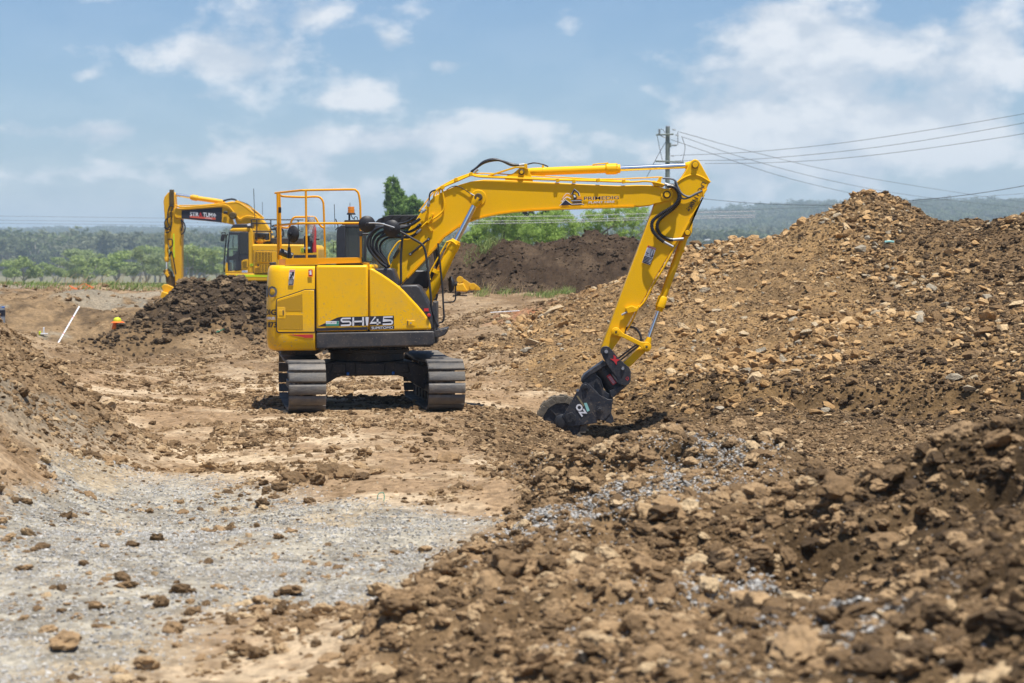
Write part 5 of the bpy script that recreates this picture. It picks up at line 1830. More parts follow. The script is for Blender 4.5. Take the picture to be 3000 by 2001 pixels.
# guard rail beside the boom foot
px_tube(Z2([(318, 1135), (305, 1080), (330, 1010), (400, 910), (440, 888)]), YB0 - .10, .012, 'yellow_matte', exc, 'hose_guard', smooth=3)
plate(Z2([(345, 1070), (405, 955), (420, 960), (420, 1000), (370, 1075)]), YB0 - .06, YB0 - .02, 'hose_block', 'pin', exc, bevel=.004)

# print on the boom
YP = YB0 - .012
def outlined(s, quad, m, par, grow):
    tl, tr, bl = [Vector((*q, 0)) for q in quad]
    lettering(s, quad, YP, 'white', par, bold=grow)
    lettering(s, quad, YP - .003, m, par, bold=.004)


outlined('PRIMEDIG', Z3([(1207, 371), (1508, 363), (1207, 401)]), 'ink', boom, .022)
lettering('PLANT HIRE', Z3([(1247, 412), (1470, 404), (1247, 430)]), YP, 'offwhite', boom, bold=.015)
decal(Z3([(1001, 445), (1048, 399), (1068, 413), (1086, 426), (1100, 440), (1204, 434), (1200, 441)]), YP, 'ink', boom, 'logo')
stroke(Z3([(998, 448), (1048, 397), (1100, 436), (1180, 432), (1208, 438)]), 1.4, YP, 'white', boom, 'logo')
stroke(Z3([(1010, 415), (1022, 385), (1052, 345), (1072, 342), (1090, 352)]), 1.3, YP, 'white', boom, 'logo')
stroke(Z3([(1020, 418), (1034, 390), (1060, 372), (1080, 378), (1096, 388)]), 2.2, YP, 'white', boom, 'logo')
stroke(Z3([(1015, 400), (1056, 352), (1080, 352), (1100, 366)]), 2.6, YP, 'orangeprint', boom, 'logo')
stroke(Z3([(1104, 352), (1124, 312), (1158, 340), (1166, 366)]), 3.4, YP, 'ink', boom, 'logo')
stroke(Z3([(1098, 350), (1124, 303), (1164, 335), (1174, 368)]), 1.2, YP, 'white', boom, 'logo')
decal(Z3([(1112, 352), (1136, 350), (1146, 392), (1122, 394)]), YP, 'ink', boom, 'logo')
decal(Z3([(1116, 358), (1130, 356), (1138, 374), (1124, 378)]), YP - .004, 'white', boom, 'logo')
decal(Z3([(1148, 378), (1186, 374), (1190, 392), (1148, 394)]), YP, 'orangeprint', boom, 'logo')
decal(Z3([(1092, 398), (1184, 393), (1194, 402), (1186, 412), (1100, 416)]), YP, 'ink', boom, 'logo')
stroke(Z3([(1094, 407), (1186, 403)]), 1.2, YP - .003, 'white', boom, 'logo')
stroke(Z3([(1104, 424), (1192, 420)]), 2.4, YP, 'ink', boom, 'logo')

# ---- stick
YA0, YA1 = YB0 - .005, YB1 + .005
YK0, YK1 = 30.0, 30.32
stick_px = Z5([(770, 84), (784, 64), (802, 50), (818, 46), (836, 52), (852, 66), (870, 96), (905, 160), (947, 236), (928, 258), (905, 310), (880, 352), (845, 412), (815, 475), (770, 570), (735, 628), (690, 692), (640, 778), (560, 908), (470, 1062), (390, 1218), (300, 1338), (240, 1448)]) + \
    Z4([(1295, 290), (1150, 492), (1125, 540), (1085, 556), (1040, 542), (1020, 505), (1020, 480)]) + \
    Z5([(480, 422), (520, 380), (600, 300), (668, 240), (705, 198), (740, 145)])
stick = MB().prism(XZ(stick_px, YK0), YK0, YK1).build('stick', 'yellow_matte', exc, bevel=.010, ang=25)
# raised doubler below the crown
px_tube(Z5([(668, 240), (712, 208), (770, 182), (820, 178), (870, 194), (945, 238)]), YK0 - .002, .012, 'yellow_matte', stick, 'weld_bead', n=8)
plate(Z5([(870, 385), (838, 428), (806, 520), (797, 580), (792, 655), (772, 692), (740, 692), (722, 668), (770, 572), (815, 478)]), YK0 + .02, YK0 + .05, 'cylinder_bracket', 'yellow_matte', stick, bevel=.006)
plate(Z5([(870, 385), (838, 428), (806, 520), (797, 580), (792, 655), (772, 692), (740, 692), (722, 668), (770, 572), (815, 478)]), YK1 - .05, YK1 - .02, 'cylinder_bracket', 'yellow_matte', stick, bevel=.006)
for (px, py, r, dep) in [(*Z5([(816, 95)])[0], .042, .045), (*Z5([(752, 660)])[0], .038, .03)]:
    q = W(px, py, YK0)
    MB().lathe([(r, -dep), (r, .02)], q, 'y', 24).build('pin_cap', 'yellow_matte', stick, bevel=.004)
    MB().lathe([(r + .012, -.012), (r + .012, .01)], q, 'y', 24).build('pin_washer', 'pin', stick)
q = W(*Z5([(580, 343)])[0], YB0)
MB().lathe([(.088, -.012), (.092, .0), (.092, .01)], q, 'y', 32).build('boss', 'yellow_matte', boom)
MB().lathe([(.055, -.022), (.06, -.014), (.06, .0)], q, 'y', 24).build('pin', 'pin', boom)
MB().lathe([(.038, -.045), (.038, .0)], q, 'y', 20).build('pin_cap', 'yellow_matte', boom)
# pipes down the back of the stick
px_tube(Z5([(770, 565), (700, 690), (640, 790), (560, 940), (470, 1090), (400, 1225), (350, 1285)]), YK0 - .01, .016, 'yellow_matte', stick, 'pipe', n=8)
px_tube(Z5([(860, 395), (800, 500), (735, 610), (690, 700)]), YK0 - .01, .010, 'yellow_matte', stick, 'pipe', n=8)
px_tube(Z5([(345, 1280), (300, 1380), (245, 1480)]), YK0 + .03, .012, 'yellow_matte', stick, 'pipe', n=8)
plate(Z5([(235, 1290), (290, 1270), (330, 1290), (345, 1265), (358, 1280), (330, 1318), (255, 1335)]), YK0 - .06, YK0 + .01, 'valve_block', 'yellow_matte', stick, bevel=.006)
px_tube(Z5([(203, 1348), (250, 1322)]), YK0 - .035, .016, 'steel', stick, 'valve_stub', smooth=0)
plate(Z5([(880, 320), (915, 290), (918, 300), (890, 345), (892, 365), (880, 365)]), YK0 - .05, YK0 + .01, 'pipe_bracket', 'yellow_matte', stick, bevel=.003)
# ribbed hoses looping over the elbow
def ribbed(pts, Y, r, par):
    P = spline([W(x, y, yy) for (x, y), yy in zip(pts, Y)], 26)
    out, rs = [], []
    acc = 0.0
    last = P[0]
    fine_ = [P[0]]
    for p in P[1:]:
        seg = (p - last).length
        n = max(1, int(seg / .006))
        for k in range(1, n + 1):
            fine_.append(last.lerp(p, k / n))
        last = p
    s = 0.0
    for i, p in enumerate(fine_):
        if i:
            s += (p - fine_[i - 1]).length
        rs.append(r if (s % .024) < .014 else r * .78)
    return MB().tube(fine_, rs, 10).build('ribbed_hose', 'hose', par, ang=30)


h1 = Z3([(1925, 280), (1985, 290), (2025, 345), (2015, 410), (1960, 465), (1870, 520), (1800, 580), (1795, 650), (1835, 710), (1895, 760)])
ribbed(h1, [YK0 - .08 - .01 * k for k in range(10)], .030, exc)
h2 = Z3([(1940, 270), (2000, 280), (2032, 340), (2028, 405), (1985, 465), (1900, 530), (1850, 580), (1838, 640), (1870, 700), (1930, 735), (1975, 742)])
ribbed(h2, [YK0 - .03] * 11, .028, exc)
px_tube(Z3([(1895, 760), (1975, 803)]), YK0 - .16, .020, 'steel', exc, 'hose_fitting', smooth=0)
px_tube(Z3([(1972, 742), (2065, 734)]), YK0 - .04, .022, 'steel', exc, 'hose_fitting', smooth=0)
px_tube(Z3([(1900, 262), (1950, 278)]), YK0 - .07, .026, 'steel', exc, 'hose_fitting', smooth=0)
M['greyhose'] = mat('grey_hose', (.13, .15, .18), .45)
px_tube(Z3([(1885, 212), (1950, 215), (1995, 235), (2015, 290), (2050, 345), (2110, 372), (2170, 345), (2225, 320)]), YK0 - .05, .015, 'greyhose', exc, 'hose')
px_tube(Z3([(1990, 240), (2010, 300), (2035, 360), (2060, 388), (2110, 380), (2200, 335)]), YK0 - .03, .013, 'greyhose', exc, 'hose')
# print on the stick
lettering('LPC 1110Kg', Z5([(909, 250), (774, 489), (868, 228)]), YK0 - .012, 'ink', stick, bold=.02)
dz = Z5([(422, 765), (492, 790), (440, 932), (373, 908)])
decal(dz, YK0 - .011, 'white', stick, 'warning_sticker')
decal(Z5([(422, 765), (492, 790), (487, 805), (417, 780)]), YK0 - .014, 'red', stick, 'warning_sticker')
decal(Z5([(394, 853), (463, 878), (440, 930), (375, 906)]), YK0 - .014, 'ink', stick, 'warning_sticker')
lettering('DANGER', Z5([(433, 770), (490, 791), (430, 780)]), YK0 - .016, 'white', stick, bold=.01)
stroke(Z5([(452, 800), (440, 850), (455, 862), (470, 812), (455, 800)]), 1.4, YK0 - .012, 'ink', stick, 'warning_sticker')
stroke(Z5([(408, 820), (420, 835), (432, 832)]), 1.6, YK0 - .012, 'ink', stick, 'warning_sticker')
stroke(Z5([(416, 828), (412, 845), (425, 850)]), 1.4, YK0 - .012, 'ink', stick, 'warning_sticker')
stroke(Z5([(440, 850), (452, 866), (468, 850)]), 1.6, YK0 - .012, 'ink', stick, 'warning_sticker')
for k in range(4):
    stroke(Z5([(396 - 4 * k, 864 + 11 * k), (456 - 4 * k, 886 + 11 * k)]), 1.2, YK0 - .016, 'offwhite', stick, 'warning_sticker')

# ---- bucket cylinder, links
cyk = cylinder_ram(Z5([(755, 660)])[0], Z5([(722, 715)])[0], Z5([(548, 1195)])[0], Z5([(512, 1315)])[0], Z4([(1570, 365)])[0], Z4([(1545, 455)])[0], (YK0 + YK1) / 2, .112, .150, .066)
q0, q1 = [W(*p, (YK0 + YK1) / 2) for p in Z5([(700, 795), (692, 815)])]
MB().tube([q0, q1], .064, 22).build('cylinder_band', 'yellow_matte', cyk)


def linkbar(p, q, r0, r1, w, Y0, Y1_, name, m='yellow_matte'):
    p, q = Vector((*p, 0)), Vector((*q, 0))
    d = (q - p).normalized()
    nn = Vector((-d.y, d.x, 0))
    a0 = math.degrees(math.atan2(d.y, d.x))
    pts = [(p.x + r0 * math.cos(R(a0 + a)), p.y + r0 * math.sin(R(a0 + a))) for a in range(50, 311, 20)]
    pts += [tuple((p + d * r0 * 1.5 - nn * w / 2)[:2]), tuple((q - d * r1 * 1.4 - nn * w / 2)[:2])]
    pts += [(q.x + r1 * math.cos(R(a0 + a)), q.y + r1 * math.sin(R(a0 + a))) for a in range(-130, 131, 20)]
    pts += [tuple((q - d * r1 * 1.4 + nn * w / 2)[:2]), tuple((p + d * r0 * 1.5 + nn * w / 2)[:2])]
    return plate(pts, Y0, Y1_, name, m, exc, bevel=.008)


l1 = Z4([(1195, 285)])[0]; l2 = Z4([(1545, 455)])[0]; l3 = Z4([(1270, 700)])[0]
for y0, y1 in ((YK0 - .075, YK0 - .015), (YK1 + .015, YK1 + .075)):
    linkbar(l1, l2, 13.5, 14.5, 12.5, y0, y1, 'link')
for p, r in ((l1, .045), (l2, .043)):
    q = W(*p, YK0 - .075)
    MB().lathe([(r, -.022), (r, .02)], q, 'y', 24).build('pin_cap', 'yellow_matte', exc, bevel=.004)
    MB().lathe([(r * .4, -.026), (r * .4, .0)], q, 'y', 16).build('pin_bolt', 'pin', exc)
plate(Z4([(1470, 455), (1530, 480), (1540, 505), (1360, 680), (1290, 700), (1255, 660)]), YK0 + .01, YK0 + .30, 'bucket_link', 'yellow_matte', exc, bevel=.012)
px_tube(Z4([(1290, 285), (1310, 245), (1360, 228), (1420, 245), (1465, 300), (1482, 360), (1470, 380)]), YK0 + .06, .017, 'hose', exc, 'hose')
px_tube(Z4([(1440, 425), (1360, 480), (1270, 550), (1215, 590)]), YK0 + .05, .014, 'hose', exc, 'hose')
px_tube(Z4([(1455, 440), (1380, 500), (1300, 565), (1240, 610)]), YK0 + .10, .014, 'hose', exc, 'hose')

# ---- tilting hitch
th = plate(Z4([(1016, 510), (1022, 475), (1045, 452), (1085, 446), (1115, 458), (1140, 485), (1230, 590), (1290, 648), (1345, 690), (1366, 738), (1362, 845), (1345, 880), (1305, 905), (1225, 880), (1195, 800), (1150, 740), (1085, 650), (1050, 590)]), YK0 - .06, YK0 - .02, 'tilt_hitch', 'hitch', exc, bevel=.006)
plate(Z4([(1016, 510), (1022, 475), (1045, 452), (1085, 446), (1115, 458), (1140, 485), (1230, 590), (1290, 648), (1345, 690), (1366, 738), (1362, 845), (1345, 880), (1305, 905), (1225, 880), (1195, 800), (1150, 740), (1085, 650), (1050, 590)]), YK1 + .02, YK1 + .06, 'hitch_plate', 'hitch', th, bevel=.006)
for p, r in ((Z4([(1081, 508)])[0], .043), (Z4([(1272, 703)])[0], .034)):
    q = W(*p, YK0 - .06)
    MB().lathe([(r, -.018), (r, .02)], q, 'y', 24).build('pin_head', 'hitch', th, bevel=.003)
    MB().lathe([(r * .6, -.030), (r * .6, .0)], q, 'y', 20).build('pin_face', 'steel', th)
a, b = P3(Z4([(1025, 700), (1180, 930)]), (YK0 + YK1) / 2)
ax = (b - a)
MB().tube([a, a + ax * .1, a + ax * .12, a + ax * .88, a + ax * .9, b], [.15, .15, .135, .135, .155, .155], 30).build('tilt_motor', 'black', th)
decal(Z4([(1085, 792), (1124, 766), (1202, 868), (1160, 896)]), (YK0 + YK1) / 2 - .142, 'red', th, 'maker_plate', dy=.004)
for k in range(3):
    stroke(Z4([(1108 + 10 * k, 800 - 6 * k), (1165 + 10 * k, 880 - 6 * k)]), 1.0, (YK0 + YK1) / 2 - .150, 'offwhite', th, 'maker_plate')
decal(Z4([(1166, 545), (1200, 575), (1188, 590), (1242, 604), (1206, 622), (1200, 664), (1172, 622), (1125, 590), (1168, 596)]), YK0 - .063, 'red', th, 'red_emblem')
stroke(Z4([(1310, 805), (1330, 800), (1340, 820), (1325, 840), (1305, 815)]), 1.3, YK0 - .060, 'red', th, 'red_emblem')
plate(Z4([(1120, 960), (1220, 920), (1300, 870), (1318, 905), (1250, 960), (1160, 1040), (1130, 1030)]), YK0 - .02, YK1 + .02, 'hitch_foot', 'hitch', th, bevel=.008)
plate(Z4([(798, 862), (800, 830), (830, 778), (900, 722), (1055, 618), (1085, 640), (1088, 665), (960, 748), (905, 775)]), YK0 - .03, YK1 + .03, 'hitch_arm', 'hitch', th, bevel=.008)
plate(Z4([(800, 865), (802, 835), (835, 785), (905, 770), (955, 748), (1000, 808), (1040, 920), (1060, 960), (1110, 992), (1160, 1016), (1160, 1090), (1010, 1040), (885, 930)]), YK0 + .0, YK1 - .0, 'hitch_body', 'hitch', th, bevel=.008)
px_tube(Z4([(965, 790), (1010, 830), (1035, 900), (1040, 930)]), YK0 - .03, .012, 'hose', th, 'hose')

# ---- compaction wheel
YW0, YW1 = 29.90, 30.42
wb = plate(Z4([(575, 1245), (600, 1222), (742, 972), (765, 964), (800, 884), (845, 864), (888, 888), (1010, 1010), (1100, 1058), (1157, 1062), (1140, 1212), (1062, 1300), (1018, 1302), (1000, 1284), (976, 1300), (976, 1332), (650, 1372)]), YW0 - .06, YW0 - .03, 'compaction_wheel', 'hitch', exc, bevel=.005)
tag(wb, 'black trench compaction wheel with padded rims')
plate(Z4([(575, 1245), (600, 1222), (742, 972), (765, 964), (800, 884), (845, 864), (888, 888), (1010, 1010), (1100, 1058), (1157, 1062), (1140, 1212), (1062, 1300), (1018, 1302), (1000, 1284), (976, 1300), (976, 1332), (650, 1372)]), YW1 + .03, YW1 + .06, 'side_plate', 'hitch', wb, bevel=.005)
plate(Z4([(745, 975), (775, 960), (860, 1080), (1000, 1150), (1120, 1180), (1080, 1280), (860, 1320), (840, 1200)]), YW0 - .028, YW1 + .028, 'yoke', 'hitch', wb, bevel=.01)
plate(Z4([(1062, 1300), (1140, 1214), (1166, 1276), (1168, 1318), (1132, 1337), (1085, 1322)]), YW0 - .05, YW0 - .02, 'lifting_lug', 'hitch', wb, bevel=.004)
for p, r in ((Z4([(843, 912)])[0], .058), (Z4([(1005, 1180)])[0], .053)):
    q = W(*p, YW0 - .06)
    MB().lathe([(r, -.012), (r * 1.03, .0), (r * 1.03, .01)], q, 'y', 28).build('pin_collar', 'hitch', wb)
    MB().lathe([(r * .62, -.035), (r * .62, .0)], q, 'y', 24).build('pin_head', 'hitch', wb, bevel=.004)
    MB().lathe([(r * .34, -.04), (r * .34, .0)], q, 'y', 16).build('pin_face', 'black', wb)
pl = plate(Z4([(610, 1235), (690, 1205), (735, 1255), (735, 1300), (650, 1335), (612, 1290)]), YW0 - .075, YW0 - .06, 'axle_plate', 'black', wb, bevel=.004)
for p in Z4([(622, 1270), (674, 1240), (702, 1282), (652, 1314)]):
    MB().lathe([(.012, -.014), (.012, .01)], W(*p, YW0 - .075), 'y', 6).build('bolt', 'black', wb)
lettering('OZ', Z4([(782, 1097), (866, 1221), (719, 1140)]), YW0 - .066, 'offwhite', wb, bold=.05)
decal(Z4([(826, 1102), (858, 1098), (893, 1185), (862, 1202)]), YW0 - .061, 'teal', wb, 'paint_tape')
decal(Z4([(738, 1018), (757, 1016), (834, 1130), (818, 1142)]), YW0 - .061, 'dirt_mark', wb, 'clay_smear')
for p in Z4([(908, 1056), (1003, 1108)]):
    MB().lathe([(.014, -.003), (.014, .01)], W(*p, YW0 - .06), 'y', 14).build('plug_hole', 'ink', wb)
WC = W(*Z4([(575, 1318)])[0], YW0)
RIMS = (YW0 + .02, YW0 + .26, YW0 + .50)
for k, yr in enumerate(RIMS):
    MB().lathe([(.06, -.02), (.28, -.02), (.285, -.035), (.292, -.035), (.292, .035), (.28, .02), (.06, .02)], Vector((WC.x, yr, WC.z)), 'y', 44).build('rim', 'hitch', wb)
MB().lathe([(.10, -.05), (.115, -.04), (.115, .5), (.10, .52)], Vector((WC.x, YW0, WC.z)), 'y', 28).build('drum', 'black', wb)
MB().lathe([(.03, -.055), (.075, -.05), (.082, -.03), (.082, .0)], Vector((WC.x, YW0, WC.z)), 'y', 24).build('hub', 'black', wb)
pad = MB().add([(-.075, -.055, -.03), (.075, -.055, -.03), (.075, .055, -.03), (-.075, .055, -.03), (-.058, -.055, .065), (.058, -.055, .065), (.058, .055, .065), (-.058, .055, .065)],
               [(0, 3, 2, 1), (4, 5, 6, 7), (0, 1, 5, 4), (1, 2, 6, 5), (2, 3, 7, 6), (3, 0, 4, 7)])
padme = pad.mesh('pad', (0, 0, 0), 30)
padme.materials.append(mat('clay_caked_steel', (.17, .14, .10), .8, var=.9, vscale=10, rgb2=(.07, .062, .055), bump=.4, bscale=25))
for k, yr in enumerate(RIMS):
    for j in range(13):
        t = 2 * math.pi * (j + .33 * k + .4) / 13
        o = bpy.data.objects.new('pad', padme)
        o.parent = wb
        m4 = Matrix.Translation(Vector((WC.x + .318 * math.cos(t), yr, WC.z + .318 * math.sin(t))) - EXC) @ Matrix.Rotation(-t + math.pi / 2, 4, 'Y')
        o.matrix_local = m4
        col.objects.link(o)
mb = MB()
for j in range(6):
    t = 2 * math.pi * (j + .2) / 6
    mb.box((WC.x + .2 * math.cos(t), YW0 - .012, WC.z + .2 * math.sin(t)), (.12, .03, .012), Matrix.Rotation(-t, 3, 'Y'))
mb.build('wheel_rib', 'hitch', wb)

# ---- mirrors at the front of the near flank and on the far side
c = P3(Y1([(515, 375)]), YS + .02)[0]
ma = round_mirror(c, .123, Euler((R(6), 0, R(6))))
c2 = P3(Y1([(872, 438)]), YS - .02)[0]
mb2 = round_mirror(c2, .126, Euler((R(6), 0, R(-6))))
px_tube(Y1([(540, 360), (640, 360), (730, 370), (840, 402), (910, 425)]), YS - .09, .009, 'steel', ma, 'mirror_arm', n=8)
px_tube(Y1([(1005, 1240), (1002, 900), (1012, 700), (1032, 520)]), YS + .15, .018, 'black', exc, 'mirror_post', n=10)
px_tube(Y1([(985, 480), (1060, 520), (1180, 590), (1290, 655), (1335, 715), (1358, 800), (1380, 960), (1410, 1200), (1435, 1450), (1445, 1560)]) + Z1([(1130, 900), (1150, 938)]), YS + .10, .017, 'black', exc, 'grab_rail', n=10)
px_tube(Y1([(440, 520), (540, 520)]), YS + .1, .016, 'black', exc, 'mirror_arm', smooth=0)
c3 = P3(Y1([(1718, 1240)]), 29.75)[0]
m3 = round_mirror(c3, .125, Euler((0, 0, R(104))))
px_tube(Y1([(1760, 1240), (1785, 1240), (1788, 1420), (1775, 1470), (1740, 1492), (1620, 1497)]), 29.75, .011, 'black', m3, 'mirror_arm', smooth=3)
MB().box(P3(Y1([(1778, 1235)]), 29.75)[0], (.05, .05, .035)).build('mirror_joint', 'black', m3, bevel=.005)
px_tube(Y1([(1535, 650), (1560, 900), (1590, 1200), (1605, 1400), (1612, 1560)]) + Z1([(1183, 880), (1172, 908), (1152, 912)]), 29.75, .014, 'black', exc, 'grab_rail', n=8)
px_tube(Y1([(1500, 690), (1530, 860), (1540, 1000)]), 30.5, .02, 'black', exc, 'wiper', smooth=3)
# travel motor guard and white work lamp below the tail
q = P3(Y3([(960, 1415)]), 29.5)[0]
MB().box(q, (.085, .10, .05), Matrix.Rotation(R(-28), 3, 'Y')).build('work_lamp', 'white', exc, bevel=.008)
# ------------------------------------------------------------------ far country: falling ground, valley, wooded ridges
ORG = (0, 0, 0)


def hills_h(x, y):
    s = lambda a, b, t: sstep(a, b, t)
    h = 1.2 - 6.0 * s(95, 230, y) + 48.0 * s(1040, 4000, y) - 70 * s(4400, 5800, y)
    h = h + 41.0 * s(-96, 480, x) * s(1120, 2400, y) * (1 - s(2900, 4100, y))
    h = h + 11 * (fbm(x, y, 680.0, 3, 611) - 0.5) * s(640, 1900, y)
    h = h + 1.4 * (fbm(x, y, 60.0, 3, 613) - 0.5) * s(110, 240, y)
    return h


def build_hills():
    u = np.linspace(-0.75, 0.75, 150)
    ys = [95.5]
    while ys[-1] < 9500:
        ys.append(ys[-1] * 1.035)
    U, Yv = np.meshgrid(u, np.array(ys))
    x, y = (U * (Yv + 30)).ravel(), Yv.ravel()
    h = hills_h(x, y)
    nr, nc = U.shape
    idx = np.arange(nr * nc).reshape(nr, nc)
    q = np.stack([idx[:-1, :-1], idx[:-1, 1:], idx[1:, 1:], idx[1:, :-1]], -1).reshape(-1, 4)
    me = bpy.data.meshes.new('hills')
    me.from_pydata(np.stack([x, y, h], 1).tolist(), [], q.tolist())
    me.polygons.foreach_set('use_smooth', [True] * len(me.polygons))
    me.materials.append(mat('dry_grass_hills', (.13, .13, .055), 0.95, var=.9, vscale=.02, rgb2=(.20, .16, .08)))
    o = bpy.data.objects.new('hills', me)
    col.objects.link(o)
    tag(o, 'valley and low wooded hills beyond the site', None, None, 'structure')


build_hills()


def leaf_material(name, c1, c2, c3, rand=True):
    m = bpy.data.materials.new(name)
    m.use_nodes = True
    t = m.node_tree
    p = principled(m)
    p.inputs['Roughness'].default_value = 0.6
    p.inputs['Specular IOR Level'].default_value = 0.25
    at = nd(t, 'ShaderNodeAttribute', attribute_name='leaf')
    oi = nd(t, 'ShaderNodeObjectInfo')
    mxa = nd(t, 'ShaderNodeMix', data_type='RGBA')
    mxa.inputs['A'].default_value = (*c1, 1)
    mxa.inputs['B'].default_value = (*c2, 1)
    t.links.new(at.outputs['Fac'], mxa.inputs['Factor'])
    mxb = nd(t, 'ShaderNodeMix', data_type='RGBA')
    t.links.new(mxa.outputs['Result'], mxb.inputs['A'])
    mxb.inputs['B'].default_value = (*c3, 1)
    mr = nd(t, 'ShaderNodeMapRange')
    mr.inputs['To Max'].default_value = 0.8 if rand else 0.0
    t.links.new(oi.outputs['Random'], mr.inputs['Value'])
    t.links.new(mr.outputs[0], mxb.inputs['Factor'])
    t.links.new(mxb.outputs['Result'], p.inputs['Base Color'])
    tr = nd(t, 'ShaderNodeBsdfTranslucent')
    t.links.new(mxb.outputs['Result'], tr.inputs['Color'])
    ms = nd(t, 'ShaderNodeMixShader')
    ms.inputs[0].default_value = 0.42
    out = [n for n in t.nodes if n.type == 'OUTPUT_MATERIAL'][0]
    t.links.new(p.outputs[0], ms.inputs[1])
    t.links.new(tr.outputs[0], ms.inputs[2])
    t.links.new(ms.outputs[0], out.inputs[0])
    return m


M['gumleaf'] = leaf_material('gum_leaves', (.22, .31, .085), (.40, .48, .15), (.26, .30, .14))
M['farleaf'] = leaf_material('far_gum_leaves', (.12, .165, .075), (.20, .24, .11), (.21, .21, .15))
M['brightleaf'] = leaf_material('pepper_tree_leaves', (.22, .34, .06), (.46, .60, .16), (.2, .2, .1), False)
M['deepleaf'] = leaf_material('deep_green_leaves', (.09, .17, .035), (.28, .42, .11), (.1, .1, .05), False)
M['darkleaf'] = leaf_material('dark_conifer_leaves', (.018, .028, .018), (.04, .055, .03), (.1, .1, .05), False)
M['bark'] = mat('bark', (.15, .115, .085), 0.9, var=.5, vscale=3, bump=.4, bscale=9)
M['palebark'] = mat('pale_gum_bark', (.32, .29, .25), 0.85, var=.5, vscale=2)


def leaf_cloud(blobs, n, size, seed, droop=0.0, shell=0.5):
    """quads scattered through ellipsoid clumps; returns verts, faces, shade per vertex"""
    r = np.random.default_rng(seed)
    w = np.array([b[1][0] * b[1][1] * b[1][2] for b in blobs]) ** 0.67
    w = w / w.sum()
    k = r.choice(len(blobs), n, p=w)
    c = np.array([b[0] for b in blobs])[k]
    rad = np.array([b[1] for b in blobs])[k]
    d = r.normal(size=(n, 3))
    d /= np.linalg.norm(d, axis=1)[:, None]
    rr = (shell + (1 - shell) * r.random(n)) ** 0.7 * r.uniform(.8, 1.12, n)
    p = c + d * rad * rr[:, None]
    a = r.normal(size=(n, 3))
    a[:, 2] -= droop
    a /= np.linalg.norm(a, axis=1)[:, None]
    b = np.cross(a, r.normal(size=(n, 3)))
    b /= np.linalg.norm(b, axis=1)[:, None]
    s = size * r.uniform(.6, 1.4, n)[:, None]
    a = a * s
    b = b * s * (0.55 if droop < 0.5 else 0.28)
    V = np.stack([p - a, p + b, p + a, p - b], 1).reshape(-1, 3)
    F = np.arange(n * 4).reshape(n, 4)
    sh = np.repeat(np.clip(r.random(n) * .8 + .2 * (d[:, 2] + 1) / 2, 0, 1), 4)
    return V, F, sh


def leaf_mesh(name, V, F, sh, m):
    me = bpy.data.meshes.new(name)
    me.vertices.add(len(V))
    me.vertices.foreach_set('co', V.astype(np.float32).ravel())
    me.loops.add(len(F) * 4)
    me.loops.foreach_set('vertex_index', F.astype(np.int32).ravel())
    me.polygons.add(len(F))
    me.polygons.foreach_set('loop_start', np.arange(0, len(F) * 4, 4, dtype=np.int32))
    me.update(calc_edges=True)
    a = me.attributes.new('leaf', 'FLOAT', 'POINT')
    a.data.foreach_set('value', sh.astype(np.float32))
    me.materials.append(M[m])
    return me


def gum_form(seed, n, leaf, sparse=False):
    """unit-height gum tree: crown clumps on forked limbs"""
    r = random.Random(seed)
    mb = MB()
    fork = r.uniform(.22, .38)
    mb.tube([(0, 0, -.05), (r.uniform(-.02, .02), 0, fork * .5), (r.uniform(-.03, .03), r.uniform(-.03, .03), fork)], [.026, .021, .017], 6)
    blobs = []
    for k in range(r.randint(5, 8)):
        t = 2 * math.pi * k / 6 + r.uniform(-.4, .4)
        rad = r.uniform(.08, .27)
        top = Vector((rad * math.cos(t), rad * math.sin(t), r.uniform(.5, .9)))
        mb.tube([(0, 0, fork * .95), (top.x * .5, top.y * .5, (fork + top.z) / 2), tuple(top)], [.014, .009, .004], 5)
        for j in range(2):
            o = Vector((r.uniform(-.09, .09), r.uniform(-.09, .09), r.uniform(-.08, .08)))
            s = r.uniform(.075, .15)
            blobs.append((tuple(top + o), (s * r.uniform(1, 1.4), s * r.uniform(1, 1.4), s * r.uniform(.55, .8))))
    V, F, sh = leaf_cloud(blobs, n, leaf, seed, shell=.35)
    return mb, V, F, sh


# wooded mass on the ridges: one stuff object
coll = bpy.data.collections.new('far_tree_forms')
for i in range(6):
    mb, V, F, sh = gum_form(900 + i, 420 if i < 5 else 120, .046)
    me = leaf_mesh('far_tree_form', V, F, sh, 'farleaf')
    bm = bmesh.new()
    bm.from_mesh(me)
    t = mb.mesh('t', (0, 0, 0), 0)
    bm.from_mesh(t)
    bm.to_mesh(me)
    bm.free()
    me.materials.append(M['palebark'])
    mi = np.zeros(len(me.polygons), np.int32)
    mi[len(F):] = 1
    me.polygons.foreach_set('material_index', mi)
    o = bpy.data.objects.new('far_tree_form_%d' % i, me)
    coll.objects.link(o)
rng = np.random.default_rng(77)
k = 36000
y = np.sqrt(1000 ** 2 + rng.random(k) * (4350 ** 2 - 1000 ** 2))
x = (rng.random(k) * 2 - 1) * .34 * y
w = 0.35 + 0.65 * sstep(.36, .55, fbm(x, y, 260.0, 3, 701))
ok = rng.random(k) < w
x, y = x[ok], y[ok]
n = len(x)
s = rng.uniform(12, 26, n) * np.where(y > 3800, 1.3, 1.0)
scatter('distant_forest', 'hazy blue-green forest covering the far ridges', 'forest', np.stack([x, y, hills_h(x, y) - .3], 1), np.stack([s * rng.uniform(1, 1.5, n), s * rng.uniform(1, 1.5, n), s], 1),
        np.stack([np.zeros(n), np.zeros(n), rng.uniform(0, 6.28, n)], 1), rng.integers(0, 6, n), coll, 'farleaf')

